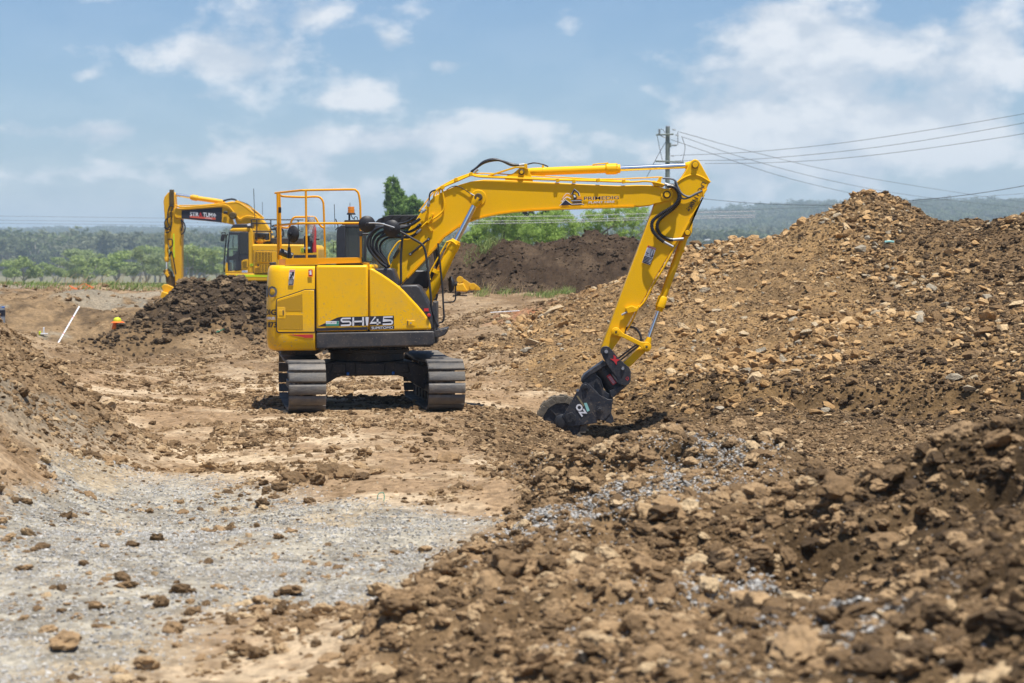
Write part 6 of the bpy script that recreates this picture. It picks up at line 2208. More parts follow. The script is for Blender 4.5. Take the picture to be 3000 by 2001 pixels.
# single trees of the valley, nearer and told apart
GUMS = []
for i in range(7):
    mb, V, F, sh = gum_form(300 + i, 1500, .030)
    cm = leaf_mesh('crown', V, F, sh, 'gumleaf')
    tm = mb.mesh('trunk', (0, 0, 0), 40)
    tm.materials.append(M['palebark'])
    GUMS.append((cm, tm))


def gum_tree(px, py_base, Y, hpx, form, label, wide=1.25, name='gum_tree'):
    base = W(px, py_base, Y)
    s = hpx * 1.3 / FPX * Y
    z0 = float(hills_h(np.array([base.x]), np.array([Y]))[0]) if Y > 96 else base.z
    top = base.z + s
    s = top - z0
    t = empty(name, (base.x, Y, z0))
    for nme, me in (('crown', GUMS[form][0]), ('trunk', GUMS[form][1])):
        o = bpy.data.objects.new(nme, me)
        o.parent = t
        o.scale = (s * wide, s * wide, s)
        o.rotation_euler = (0, 0, px * .37)
        col.objects.link(o)
    tag(t, label, 'tree', 'gum trees in the valley')
    return t


r = random.Random(4)
TREES = [(40, 838, 520, 60), (70, 838, 430, 72), (120, 836, 560, 52), (165, 838, 470, 62), (215, 838, 540, 66), (262, 838, 450, 74), (300, 836, 600, 58), (345, 838, 480, 80), (390, 838, 520, 72),
         (430, 838, 430, 86), (470, 838, 560, 78), (560, 838, 420, 92), (600, 838, 520, 76), (640, 838, 470, 88), (540, 836, 640, 96), (585, 835, 720, 108), (20, 836, 640, 62), (190, 835, 700, 70), (250, 835, 660, 84), (410, 835, 690, 88), (455, 835, 620, 92),
         (960, 800, 520, 86), (1000, 800, 470, 76), (930, 800, 600, 80), (1030, 800, 560, 90), (1350, 790, 420, 92), (1310, 790, 480, 84)]
ORD = ['first', 'second', 'third', 'fourth', 'fifth', 'sixth', 'seventh', 'eighth', 'ninth', 'tenth', 'eleventh', 'twelfth', 'thirteenth', 'fourteenth', 'fifteenth', 'sixteenth', 'seventeenth', 'eighteenth', 'nineteenth', 'twentieth', 'twenty-first']
left = sorted([t for t in TREES if t[0] < 700])
for i, (px, pb_, Y, hp) in enumerate(left):
    gum_tree(px, pb_, Y, hp, i % 7, 'green valley gum tree, %s from the left frame edge' % ORD[i], wide=r.uniform(1.1, 1.6))
mid = sorted([t for t in TREES if 700 < t[0] < 1100])
for i, (px, pb_, Y, hp) in enumerate(mid):
    gum_tree(px, pb_, Y, hp, (i + 3) % 7, 'green gum tree glimpsed behind the orange handrails, %s from the left' % ORD[i], wide=1.4)
for i, (px, pb_, Y, hp) in enumerate(sorted([t for t in TREES if t[0] > 1100])):
    gum_tree(px, pb_, Y, hp, (i + 5) % 7, 'pale gum tree under the bend of the boom, %s from the left' % ORD[i], wide=1.5)


# trees and shrubs just beyond the dark mound
def shrub(name, label, clumps, Y, leafm, n, leaf, droop, limbs=(), seed=1, base_py=760, cat='tree', trunk_r=.12):
    """clumps: (px, py, rx, ry) in pixels at distance Y"""
    k = Y / FPX
    r = random.Random(seed)
    px0 = sum(c[0] for c in clumps) / len(clumps)
    b = W(px0, base_py, Y)
    gz = float(hills_h(np.array([b.x]), np.array([Y]))[0]) if Y > 96 else 1.2
    b.z = gz
    root = empty(name, b)
    blobs = []
    for (px, py, rx, ry) in clumps:
        c = W(px, py, Y) - b
        blobs.append(((c.x, r.uniform(-.35, .35) * rx * k, c.z), (rx * k, rx * k * .9, ry * k)))
    sub = []
    for c, rad in blobs:                                   # break every clump into smaller tufts
        m_ = max(6, int(26 * rad[0] * rad[2] / (.8 * .8)))
        m_ = min(m_, 46)
        for _ in range(m_):
            d = Vector((r.gauss(0, 1), r.gauss(0, 1), r.gauss(0, 1))).normalized() * r.uniform(.45, 1.0)
            f = r.uniform(.20, .38)
            sub.append(((c[0] + d.x * rad[0], c[1] + d.y * rad[1], c[2] + d.z * rad[2]), (rad[0] * f, rad[1] * f, rad[2] * f)))
    V, F, sh = leaf_cloud(sub, n, leaf, seed, droop, .2)
    o = bpy.data.objects.new('crown', leaf_mesh('crown', V, F, sh, leafm))
    o.parent = root
    col.objects.link(o)
    mb = MB()
    mb.tube([(0, 0, -.2), (0.05, 0, blobs[0][0][2] * .35)], [trunk_r, trunk_r * .8], 8)
    for c, rad in blobs:
        mb.tube(spline([(0.05, 0, blobs[0][0][2] * .3), (c[0] * .5, c[1] * .5, c[2] * .62), c], 4), [trunk_r * .6] * 4 + [trunk_r * .35] * 4 + [trunk_r * .15], 6)
    for pts in limbs:
        P = [W(x, y, Y - .6) - b for x, y in pts]
        P2 = spline(P, 5)
        mb.tube(P2, [trunk_r * (.75 - .6 * i / len(P2)) for i in range(len(P2))], 7)
    t = mb.build('trunk', 'bark', root, (0, 0, 0))
    tag(root, label, cat, 'trees behind the dark mound')
    return root


shrub('leafy_tree', 'tall deep green tree rising above the black cab', [(1152, 553, 22, 32), (1158, 590, 32, 40), (1172, 630, 40, 45), (1208, 608, 32, 34), (1190, 680, 60, 50), (1232, 650, 30, 30)], 200, 'deepleaf', 22000, .24, .5, seed=21, base_py=800, trunk_r=.22)
shrub('dark_tree', 'dark narrow tree behind the lettered boom, left one', [(1522, 640, 30, 50), (1500, 690, 24, 50), (1548, 660, 22, 50)], 165, 'darkleaf', 4200, .16, .3, seed=22, trunk_r=.3)
shrub('dark_tree', 'dark narrow tree behind the lettered boom, right one', [(1592, 620, 22, 40), (1625, 612, 22, 28), (1606, 680, 24, 60)], 165, 'darkleaf', 3600, .16, .3, seed=23, trunk_r=.3)
shrub('pepper_shrub', 'bright green weeping shrub on the left behind the dark mound', [(1440, 655, 54, 46), (1398, 680, 40, 40), (1482, 645, 50, 50), (1470, 695, 64, 40), (1525, 670, 36, 44)], 140, 'brightleaf', 9000, .11, .9, seed=24)
shrub('pepper_shrub', 'bright green weeping shrub in the middle behind the dark mound', [(1600, 665, 56, 48), (1560, 690, 44, 40), (1645, 655, 50, 50), (1610, 700, 64, 36), (1690, 680, 36, 40)], 138, 'brightleaf', 8500, .11, .9, seed=25)
shrub('spreading_tree', 'green spreading tree with bare limbs beside the stick', [(1730, 660, 40, 50), (1775, 640, 46, 40), (1830, 640, 48, 34), (1870, 630, 46, 36), (1845, 690, 44, 26), (1740, 700, 36, 26)], 145, 'brightleaf', 7600, .11, .5,
      limbs=[[(1740, 740), (1790, 712), (1850, 702), (1890, 672)], [(1745, 740), (1760, 690), (1800, 660), (1830, 640)], [(1650, 700), (1680, 672), (1700, 655), (1712, 640)]], seed=26, base_py=745)
shrub('low_bush', 'small pale green bush under the boom bend beside the lift rod', [(1378, 700, 24, 22), (1350, 710, 20, 18), (1402, 690, 18, 26)], 120, 'brightleaf', 2600, .10, .5, seed=27, cat='bush', trunk_r=.05)


# ------------------------------------------------------------------ grass tufts and weeds
def grass_material(name, c1, c2):
    m = bpy.data.materials.new(name)
    m.use_nodes = True
    t = m.node_tree
    p = principled(m)
    p.inputs['Roughness'].default_value = .6
    at = nd(t, 'ShaderNodeAttribute', attribute_name='leaf')
    mx = nd(t, 'ShaderNodeMix', data_type='RGBA')
    mx.inputs['A'].default_value = (*c1, 1)
    mx.inputs['B'].default_value = (*c2, 1)
    t.links.new(at.outputs['Fac'], mx.inputs['Factor'])
    t.links.new(mx.outputs['Result'], p.inputs['Base Color'])
    tr = nd(t, 'ShaderNodeBsdfTranslucent')
    t.links.new(mx.outputs['Result'], tr.inputs['Color'])
    ms = nd(t, 'ShaderNodeMixShader')
    ms.inputs[0].default_value = .3
    out = [n for n in t.nodes if n.type == 'OUTPUT_MATERIAL'][0]
    t.links.new(p.outputs[0], ms.inputs[1])
    t.links.new(tr.outputs[0], ms.inputs[2])
    t.links.new(ms.outputs[0], out.inputs[0])
    return m


M['grass'] = grass_material('green_grass', (.12, .20, .04), (.33, .38, .12))
M['straw'] = grass_material('dry_seed_grass', (.36, .25, .12), (.52, .40, .22))


def blades(pts, m, name, label, seed, width=.012, lean=.5, wind=.25):
    """pts: (x, y, z, height) roots of single blades"""
    r = np.random.default_rng(seed)
    n = len(pts)
    P = np.array(pts)
    L = P[:, 3] * r.uniform(.55, 1.15, n)
    ang = r.uniform(0, 2 * np.pi, n)
    ln = r.uniform(.1, lean, n)
    dirx = np.cos(ang) * ln + wind
    diry = np.sin(ang) * ln
    side = np.stack([-np.sin(ang * 1.7), np.cos(ang * 1.7), np.zeros(n)], 1) * width * r.uniform(.6, 1.3, n)[:, None]
    rows = []
    for t, wd in ((0, 1.0), (.4, .9), (.75, .6), (1.0, .08)):
        c = np.stack([P[:, 0] + dirx * L * t * t, P[:, 1] + diry * L * t * t, P[:, 2] + L * (t - .28 * t * t * ln)], 1)
        rows += [c - side * wd, c + side * wd]
    V = np.stack(rows, 1).reshape(-1, 3)
    base = np.arange(n)[:, None] * 8
    F = np.concatenate([base + np.array([[0, 1, 3, 2]]), base + np.array([[2, 3, 5, 4]]), base + np.array([[4, 5, 7, 6]])], 0)
    sh = np.repeat(r.random(n), 8)
    me = leaf_mesh(name, V, F, sh, m)
    o = bpy.data.objects.new(name, me)
    col.objects.link(o)
    tag(o, label, 'grass', None, 'stuff')
    return o


def tuft(px, py, Y, w, h, n, seed):
    r = random.Random(seed)
    out = []
    for _ in range(n):
        p = W(px + r.gauss(0, w), py, Y + r.gauss(0, .35))
        z = float(height(np.array([p.x]), np.array([p.y]))[0][0])
        out.append((p.x, p.y, z - .02, h * r.uniform(.6, 1.1)))
    return out


def tufts(lst, seed):
    out = []
    for i, (px, py, Y, w, h, n) in enumerate(lst):
        P = np.zeros((n, 4))
        r = np.random.default_rng(seed + i)
        q = W(px, py, Y)
        P[:, 0] = q.x + r.normal(0, w * Y / FPX, n)
        P[:, 1] = Y + r.normal(0, .3, n)
        P[:, 2] = height(P[:, 0], P[:, 1])[0] - .02
        P[:, 3] = h * r.uniform(.6, 1.1, n)
        out += P.tolist()
    return out


blades(tufts([(1425, 690, 65.5, 16, .34, 220), (1370, 720, 65, 9, .16, 70), (1455, 690, 66, 8, .22, 50)], 1), 'grass', 'grass_tuft', 'green grass tuft growing on the crest of the dark mound', 1, .010, .9)
blades(tufts([(1610, 862, 58, 20, .26, 150), (1655, 862, 58.5, 14, .34, 110), (1560, 858, 58.4, 18, .22, 60), (1480, 850, 59.4, 14, .26, 60), (1412, 850, 59, 10, .45, 50), (1710, 840, 60, 12, .2, 40)], 20), 'grass', 'weeds', 'green weeds along the foot of the dark mound', 2, .010, .8)
blades(tufts([(1610, 850, 58.6, 34, .42, 40), (1420, 840, 59.6, 20, .62, 30), (1520, 850, 59.3, 24, .40, 22)], 40), 'straw', 'seed_stems', 'dry seed stems standing among weeds below the dark mound', 3, .006, .5)
rr = np.random.default_rng(9)
gl = []
n = 7000
x = rr.uniform(-21, -6.5, n); y = rr.uniform(74, 90, n)
w = sstep(.40, .60, fbm(x, y, 1.8, 3, 801))
ok = rr.random(n) < w
x, y = x[ok], y[ok]
gl = np.stack([x, y, height(x, y)[0] - .03, .02 + .50 * fbm(x, y, 2.4, 3, 803) ** 1.6], 1)
blades(gl, 'grass', 'verge_grass', 'green verge grass along the far left edge of the site', 4, .020, .7)
n = 520
x = rr.uniform(-21, -6.5, n); y = rr.uniform(75, 90, n)
ok = rr.random(n) < sstep(.46, .60, fbm(x, y, 2.6, 3, 805))
x, y = x[ok], y[ok]
blades(np.stack([x, y, height(x, y)[0] - .03, .35 + .5 * fbm(x, y, 2.4, 2, 807)], 1), 'straw', 'seed_grass', 'tall tan seed grass swaying along the far left edge', 5, .014, .5, .45)

# ------------------------------------------------------------------ power pole and wires
YP_ = 120.0
pb0 = W(1955, 800, YP_)
pole = empty('power_pole', (pb0.x, YP_, 0.0))
ORG = (pb0.x, YP_, 0.0)
tag(pole, 'weathered timber power pole with crossarms behind the stick', 'pole')
zt = W(1955, 372, YP_).z
MB().tube([(pb0.x - .02, YP_, -2), (pb0.x, YP_, zt)], [.165, .13], 16).build('post', 'pole', pole)
MB().tube([(pb0.x, YP_, zt), (pb0.x, YP_, zt + .06)], [.135, .125], 16).build('post_cap', 'steel', pole)
a, b = P3(Y8([(300, 392), (665, 378)]), YP_ - .2)
MB().tube([a, b], .05, 8).build('crossarm', 'pole', pole)
a, b = P3(Y8([(285, 940), (880, 965)]), YP_ - .2)
MB().tube([a, b], .055, 8).build('crossarm', 'pole', pole)
px_tube(Y8([(390, 408), (500, 452)]), YP_ - .2, .03, 'steel', pole, 'arm_brace', smooth=0)


def insulator(p0, p1, r=.06, name='insulator'):
    a, b = P3(Y8([p0, p1]), YP_ - .2)
    n = 7
    path, rs = [], []
    for k in range(n):
        for f, q in ((0.0, .45), (.45, 1.0), (.6, 1.0), (.95, .45)):
            path.append(a.lerp(b, (k + f) / n))
            rs.append(r * q)
    path.append(b)
    rs.append(r * .4)
    MB().tube(path, rs, 10).build(name, 'porcelain', pole)


insulator((368, 385), (372, 265), .09)
insulator((620, 606), (735, 606), .08)
insulator((640, 280), (710, 292), .05)
insulator((705, 385), (775, 415), .05)
insulator((605, 828), (680, 828), .05)
insulator((340, 935), (425, 938), .05)
MB().box(P3(Y8([(598, 605)]), YP_ - .15)[0], (.09, .1, .28)).build('switch_bracket', 'pole', pole)
for k, pts in enumerate([[(322, 410), (380, 700), (430, 915)], [(500, 545), (390, 730), (245, 1000), (100, 1290)], [(765, 320), (752, 380), (755, 500), (752, 600)], [(845, 450), (900, 620), (895, 740), (850, 950)], [(395, 270), (450, 290), (480, 350)]]):
    px_tube(Y8(pts), YP_ - .1, .018, 'wire', pole, 'jumper', n=5, smooth=4)
ORG = (0, 0, 0)
ZB = zoom(1850, 300, 2.0443)


def wire(label, pts, Ys, r, m='wire'):
    P = spline([W(x, y, yy) for (x, y), yy in zip(pts, Ys)], 8)
    o = MB().tube(P, r, 5).build('power_line', m, None, (0, 0, 0))
    tag(o, label, 'wire', 'overhead wires')


wire('topmost dark wire climbing to the right frame edge', ZB([(260, 318), (700, 298), (1200, 250), (1700, 178), (2351, 68), (2900, -40)]), [120, 118, 115, 112, 108, 104], .013)
wire('middle dark wire climbing to the right frame edge', ZB([(260, 350), (700, 342), (1200, 300), (1700, 235), (2351, 123), (2900, 10)]), [120, 118, 115, 112, 108, 104], .013)
wire('lowest of three dark wires climbing to the right edge', ZB([(440, 366), (800, 362), (1200, 340), (1700, 285), (2351, 187), (2900, 80)]), [120, 118, 115, 112, 108, 104], .013)
wire('upper wire falling from the pole top to the right', ZB([(290, 178), (700, 290), (1200, 410), (1700, 500), (2351, 598), (2800, 650)]), [120, 140, 165, 190, 225, 250], .015)
wire('middle wire falling from the pole to the right', ZB([(300, 205), (700, 340), (1200, 470), (1700, 560), (2351, 635)]), [120, 140, 165, 190, 225], .015)
wire('lower wire falling from the pole behind the stockpile', ZB([(235, 222), (700, 380), (1000, 470), (1400, 560), (1800, 620)]), [120, 140, 155, 175, 195], .015)
wire('thick twisted cable sagging behind the stockpile peak', ZB([(300, 560), (435, 578), (800, 608), (1250, 615), (1650, 590), (2000, 555), (2351, 500), (2700, 430)]), [105, 104, 100, 95, 90, 86, 82, 78], .013)
wire('faint far wire above the wooded hill', ZB([(380, 655), (900, 635), (1500, 610), (2351, 545)]), [220, 220, 220, 220], .016)
for k, (y0, y1) in enumerate(((634, 644), (646, 655), (655, 664))):
    wire('faint far wire on the left sky, %s of three' % ('top', 'middle', 'bottom')[k], [(-100, y0 - 2), (250, y0 + 2), (600, y0 + 7), (950, y1 + 4), (1200, y1 + 4)], [320] * 5, .018)
for k, (a, b) in enumerate((((300, 545), (1800, 515)), ((225, 582), (1800, 548)), ((225, 605), (1800, 565)))):
    p, q = Z3([a, b])
    wire('pale wire across the green shrubs, %s of three' % ('top', 'middle', 'bottom')[k], [p, ((p[0] + q[0]) / 2, (p[1] + q[1]) / 2 + 2), q, (q[0] + 300, q[1] - 6)], [112, 112, 112, 112], .014, 'wirepale')

# street lamp behind the stockpile
q = W(2046, 724, 110)
lamp = empty('street_lamp', (q.x, 110, 1.0))
ORG = (q.x, 110, 1.0)
tag(lamp, 'small street lamp peeping over the stockpile beside the stick', 'street lamp')
MB().tube([(q.x - .1, 110, -1), (q.x - .1, 110, q.z - .3), W(2050, 718, 110), W(2066, 703, 110)], [.06, .05, .04, .035], 8).build('post', 'pole', lamp)
MB().prism(XZ(ZB([(432, 832), (440, 820), (468, 818), (474, 824), (466, 832)]), 110), 109.9, 110.1).build('lamp_head', 'porcelain', lamp, bevel=.02)
ORG = (0, 0, 0)
# ------------------------------------------------------------------ second excavator, farther left
E2 = Vector((W(770, 850, 70).x, 70.0, 0.5))
ORG = tuple(E2)
exc2 = empty('excavator', E2)
tag(exc2, 'farther yellow excavator with black panel on its boom, arm hanging down at left', 'excavator', 'yellow excavators on the site')
_exc = exc
exc = exc2
YN = 68.65                      # near flank
YM0, YM1 = 69.7, 70.3           # boom plates
KY = 'kyellow'


def pl2(pts, y0, y1, name, m, par=None, bevel=.02, ang=38):
    return plate(pts, y0, y1, name, m, par or exc2, bevel=bevel, ang=ang)


# undercarriage turned towards the camera
UM2 = Matrix.Translation(E2 + Vector((0, 0, 0))) @ Matrix.Rotation(R(52), 4, 'Z')
shoe2 = shoe_mesh(.70)
for sx in (-1.15, 1.15):
    mb = MB()
    loop = [(y * 1.25, z * 1.2) for y, z, a in track_path(80)]
    pts = [Vector((sx, y * .98, .46 + (z - .46) * .85)) for y, z in loop]
    mb.tube(pts + [pts[0]], .09, 6)
    trk = mb.transform(UM2).build('track', 'trackdark', exc2)
    for y, z, a in track_path(46):
        o = bpy.data.objects.new('track_shoe', shoe2)
        o.parent = trk
        o.matrix_local = Matrix.Translation(-E2) @ UM2 @ Matrix.Translation((sx, y * 1.25, z * 1.2)) @ Matrix.Rotation(R(a), 4, 'X') @ Matrix.Scale(1.22, 4, Vector((0, 1, 0)))
        col.objects.link(o)
    MB().box((sx, 0, .45), (.36, 3.0, .42)).transform(UM2).build('track_frame', 'frame', exc2, bevel=.02)
MB().prism([(-1.0, .40), (1.0, .40), (.8, .85), (-.8, .85)], -.7, .7).transform(UM2).build('centre_frame', 'frame', exc2, bevel=.02)
MB().lathe([(.75, .8), (.8, .85), (.8, 1.05), (.72, 1.2)], E2, 'z', 32).build('slew_ring', 'frame', exc2)

# upper works
sk2 = pl2(Y6([(163, 1008), (1680, 1028), (1680, 1142), (240, 1138), (190, 1112), (168, 1060)]), YN - .02, 71.35, 'skirt', KY, bevel=.04)
body = pl2(Y6([(582, 570), (600, 540), (640, 534), (1180, 536), (1640, 545), (1690, 600), (1700, 900), (1680, 1006), (582, 1004)]), YN, 71.3, 'engine_house', KY, bevel=.05)
decal(Y6([(1290, 712), (1665, 708), (1665, 752), (1290, 758)]), YN - .004, 'ink', body, 'stripe_panel')
gd = pl2(Y6([(640, 640), (1015, 650), (1015, 1006), (640, 1010)]), YN - .02, YN + .02, 'grille_door', KY, body, .008)
pl2(Y6([(632, 632), (1022, 642), (1022, 1012), (632, 1016)]), YN - .008, YN + .01, 'door_joint', 'ink', body, 0)
pl2(Y6([(660, 662), (930, 668), (930, 832), (660, 828)]), YN - .026, YN, 'grille_recess', 'ink', gd, 0)
pl2(Y6([(760, 855), (930, 858), (930, 1002), (660, 998), (660, 920), (730, 910)]), YN - .026, YN, 'grille_recess', 'ink', gd, 0)
for k in range(9):
    yy = 672 + k * 18.5
    pl2(Y6([(658, yy), (932, yy + 4), (932, yy + 11), (658, yy + 7)]), YN - .05, YN - .012, 'slat', KY, gd, 0)
for k in range(8):
    yy = 862 + k * 18
    x0 = 755 if yy < 915 else 658
    pl2(Y6([(x0, yy), (932, yy + 3), (932, yy + 10), (x0, yy + 7)]), YN - .05, YN - .012, 'slat', KY, gd, 0)
for xx in (700, 752, 805, 858, 905):
    pl2(Y6([(xx, 662), (xx + 7, 662), (xx + 7, 832), (xx, 832)]), YN - .054, YN - .012, 'grille_bar', KY, gd, 0)
    if xx > 750:
        pl2(Y6([(xx, 860), (xx + 7, 860), (xx + 7, 1000), (xx, 1000)]), YN - .054, YN - .012, 'grille_bar', KY, gd, 0)
pl2(Y6([(695, 862), (718, 862), (718, 896), (695, 896)]), YN - .03, YN, 'latch', 'ink', gd, .003)
decal(Y6([(346, 1028), (1200, 1048), (1200, 1078), (346, 1064)]), YN - .024, 'lime', sk2, 'reflective_tape')
decal(Y6([(166, 1022), (200, 1040), (200, 1052), (166, 1044)]), YN - .024, 'lime', sk2, 'reflective_tape')
# cab: yellow shell, black door, glass
cab2 = pl2(Y6([(548, 330), (572, 268), (598, 282), (612, 320), (626, 640), (626, 1002), (548, 1000)]), YN + .0, YN + 1.0, 'cab', KY, bevel=.02)
pl2(Y6([(236, 322), (250, 292), (290, 272), (570, 266), (548, 326)]), YN - .0, YN + 1.0, 'cab_roof', KY, cab2, .03)
pl2(Y6([(163, 1004), (176, 840), (205, 832), (222, 980), (395, 965), (435, 952), (500, 946), (548, 905), (548, 1004)]), YN - .002, YN + .98, 'cab_sill', KY, cab2, .01)
dr = pl2(Y6([(395, 335), (545, 332), (547, 776), (440, 802), (432, 950), (395, 962)]), YN - .012, YN + .04, 'cab_door', 'cabgrey', cab2, .008)
pl2(Y6([(228, 335), (393, 335), (393, 380), (225, 382)]), YN - .010, YN + .04, 'door_frame', 'cabgrey', cab2, .004)
pl2(Y6([(225, 382), (242, 382), (222, 610), (228, 725), (236, 800), (226, 976), (214, 976), (205, 832), (186, 820), (200, 560)]), YN - .010, YN + .04, 'door_frame', 'cabgrey', cab2, .004)
pl2(Y6([(372, 380), (393, 380), (393, 962), (326, 966), (350, 790), (236, 800), (228, 726), (270, 730), (345, 690), (376, 610)]), YN - .010, YN + .04, 'door_frame', 'cabgrey', cab2, .004)
pl2(Y6([(214, 606), (374, 606), (374, 618), (214, 618)]), YN - .012, YN + .03, 'door_frame', 'cabgrey', cab2, 0)
pl2(Y6([(242, 382), (372, 382), (376, 610), (345, 690), (270, 730), (228, 726), (222, 610)]), YN + .01, YN + .02, 'window_pane', 'glass', cab2, 0)
pl2(Y6([(236, 800), (350, 790), (326, 966), (226, 976)]), YN + .01, YN + .02, 'window_pane', 'glass', cab2, 0)
pl2(Y6([(404, 350), (538, 350), (538, 690), (402, 698)]), YN - .02, YN - .008, 'window_pane', 'darkglass', cab2, 0)
pl2(Y6([(436, 812), (470, 790), (545, 776), (545, 900), (500, 945), (436, 950)]), YN - .02, YN + .0, 'door_panel', KY, cab2, .004)
for k in range(6):
    pl2(Y6([(446, 828 + 20 * k - 4), (522, 812 + 20 * k), (522, 818 + 20 * k), (446, 834 + 20 * k - 4)]), YN - .026, YN - .01, 'panel_louvre', 'ink', cab2, 0)
MB().bb(W(*Y6([(230, 0)])[0], YN).x, W(*Y6([(620, 0)])[0], YN).x, YN + .93, YN + .97, W(*Y6([(0, 1000)])[0], YN).z, W(*Y6([(0, 640)])[0], YN).z).build('cab_far_wall', 'cabgrey', cab2)
pl2(Y6([(420, 980), (410, 640), (460, 630), (490, 850), (560, 860), (560, 980)]), YN + .3, YN + .8, 'driver_seat', 'rubber', cab2, .04)
pl2(Y6([(255, 278), (290, 216), (330, 205), (590, 196), (598, 262), (300, 268)]), YN + .05, YN + .9, 'sun_visor', 'cabgrey', cab2, .02)
decal(Y6([(530, 205), (580, 190), (585, 230), (535, 235)]), YN - .0, 'white', cab2, 'roof_lamp', dy=.05)
px_tube(Y6([(300, 400), (292, 500), (300, 600)]), YN - .02, .012, 'black', cab2, 'wiper', smooth=3)
px_tube(Y6([(218, 378), (190, 390), (175, 520), (152, 800), (148, 960), (168, 985)]), YN + .3, .022, 'black', exc2, 'grab_rail', smooth=4)
mr = pl2(Y6([(112, 372), (160, 368), (150, 470), (128, 490), (86, 486), (92, 420)]), YN + .2, YN + .28, 'mirror', 'black', bevel=.015)
px_tube(Y6([(112, 370), (112, 345), (160, 342), (172, 360), (168, 430), (190, 432)]), YN + .25, .014, 'black', mr, 'mirror_arm', smooth=3)
decal(Y6([(572, 856), (625, 852), (625, 892), (572, 894)]), YN - .004, 'lime', cab2, 'exit_sign', dy=.006)
lettering('EXIT', Y6([(577, 861), (621, 858), (577, 888)]), YN - .012, 'ink', cab2, bold=.01)
decal(Y6([(1407, 592), (1535, 592), (1535, 668), (1407, 668)]), YN - .004, 'lime', body, 'exit_sign', dy=.006)
lettering('EXIT', Y6([(1418, 604), (1525, 604), (1418, 656)]), YN - .012, 'ink', body, bold=.02)
decal(Y6([(441, 962), (533, 964), (533, 1000), (441, 998)]), YN - .006, 'white', cab2, 'maker_label')
lettering('KOMATSU', Y6([(447, 973), (528, 974), (447, 990)]), YN - .012, 'bluepaint', cab2, bold=.02)
# things on the deck
pl2(Y6([(620, 340), (900, 345), (900, 530), (625, 530)]), YN + .5, YN + 1.6, 'deck_box', 'cabgrey', body, .03)
pl2(Y6([(915, 430), (1450, 430), (1455, 530), (915, 530)]), YN + .5, YN + 1.9, 'deck_box', 'frame', body, .03)
pl2(Y6([(880, 280), (905, 280), (915, 480), (805, 492), (805, 476), (895, 465)]), YN + .35, YN + .5, 'hand_frame', KY, body, .01)
q = P3(Y6([(742, 530), (742, 365)]), YN + .4)
hh = (q[1] - q[0]).z
ic = MB().lathe([(.10, 0), (.10, hh * .1), (.17, hh * .2), (.17, hh * .42), (.09, hh * .52), (.09, hh * .6)], q[0], 'z', 20).build('air_intake', KY, body)
MB().lathe([(.165, hh * .6), (.17, hh * .62), (.17, hh * .98), (.15, hh)], q[0], 'z', 20).build('intake_cap', 'grey', ic)
for pts in ([(600, 250), (598, 160), (622, 128), (900, 130), (1450, 135)], [(600, 322), (915, 325)], [(915, 130), (915, 500)], [(685, 130), (685, 480)], [(1365, 135), (1370, 300), (1440, 320)], [(600, 190), (915, 195)], [(598, 160), (600, 322)]):
    px_tube(Y6(pts), YN + .15, .022, 'black', exc2, 'deck_rail', n=6, smooth=2 if len(pts) > 2 else 0)
px_tube(Y6([(925, 290), (1000, 300), (1010, 400), (960, 450), (930, 480)]), YN + .6, .03, 'hose', exc2, 'hose', n=6)
px_tube(Y6([(960, 270), (1090, 280), (1120, 360), (1090, 420), (1000, 440)]), YN + .7, .03, 'hose', exc2, 'hose', n=6)
px_tube(Y6([(930, 240), (1010, 230), (1100, 300)]), YN + .7, .03, 'hose', exc2, 'hose', n=6)
px_tube(Z6([(1178, 92), (1192, 450)]), YN + .3, .012, 'black', exc2, 'aerial', n=5, smooth=0)
px_tube(Z6([(1280, 250), (1282, 400)]), YN + .9, .008, 'black', exc2, 'aerial', n=5, smooth=0)

# boom with its black panel
bpx = Z6([(238, 335), (258, 318), (330, 318), (560, 302), (800, 285), (870, 250), (930, 240), (1000, 262), (1080, 310), (1180, 380), (1290, 470), (1380, 600), (1420, 740), (1300, 760), (1200, 600), (1120, 520), (1040, 505), (930, 515), (860, 500), (800, 490), (560, 466), (330, 445), (262, 438), (240, 415)])
boom2 = pl2(bpx, YM0, YM1, 'boom', KY, bevel=.025, ang=25)
decal(Z6([(330, 346), (808, 310), (804, 490), (330, 440)]), YM0 - .003, 'ink', boom2, 'name_panel', dy=.006)
YT2 = YM0 - .012
lettering('STR', Z6([(428, 364), (532, 368), (428, 414)]), YT2, 'white', boom2, bold=.02)
lettering('A', Z6([(534, 369), (572, 371), (534, 420)]), YT2, 'red', boom2, bold=.02)
lettering('TUM', Z6([(582, 372), (692, 378), (582, 424)]), YT2, 'white', boom2, bold=.02)
decal(Z6([(698, 402), (714, 380), (736, 408), (718, 434)]), YT2, 'white', boom2, 'emblem')
stroke(Z6([(706, 402), (716, 392), (716, 404), (726, 410), (716, 422)]), 1.0, YT2 - .003, 'ink', boom2, 'emblem')
M['redpanel'] = mat('red_bar_print', (.60, .10, .06), .5)
decal(Z6([(426, 410), (732, 434), (730, 458), (426, 432)]), YT2, 'redpanel', boom2, 'red_bar')
lettering('CIVIL', Z6([(612, 428), (692, 434), (612, 446)]), YT2 - .008, 'white', boom2, bold=.0)
for k, (pts, r) in enumerate([([(260, 285), (340, 310), (560, 298), (760, 280), (860, 290), (920, 340), (980, 420), (1020, 450), (1080, 420), (1150, 420), (1250, 440)], .028), ([(300, 290), (560, 285), (800, 262), (900, 262), (1000, 258), (1150, 360), (1260, 450)], .02),
                               ([(960, 240), (1100, 310), (1200, 390), (1290, 450)], .025), ([(980, 232), (1120, 300), (1220, 370), (1300, 440)], .02), ([(940, 300), (1000, 280), (1050, 330), (1050, 400), (1000, 440)], .02)]):
    px_tube(Z6(pts), YM0 - .04 + .05 * k, r, KY, boom2, 'pipe', n=6, smooth=4)
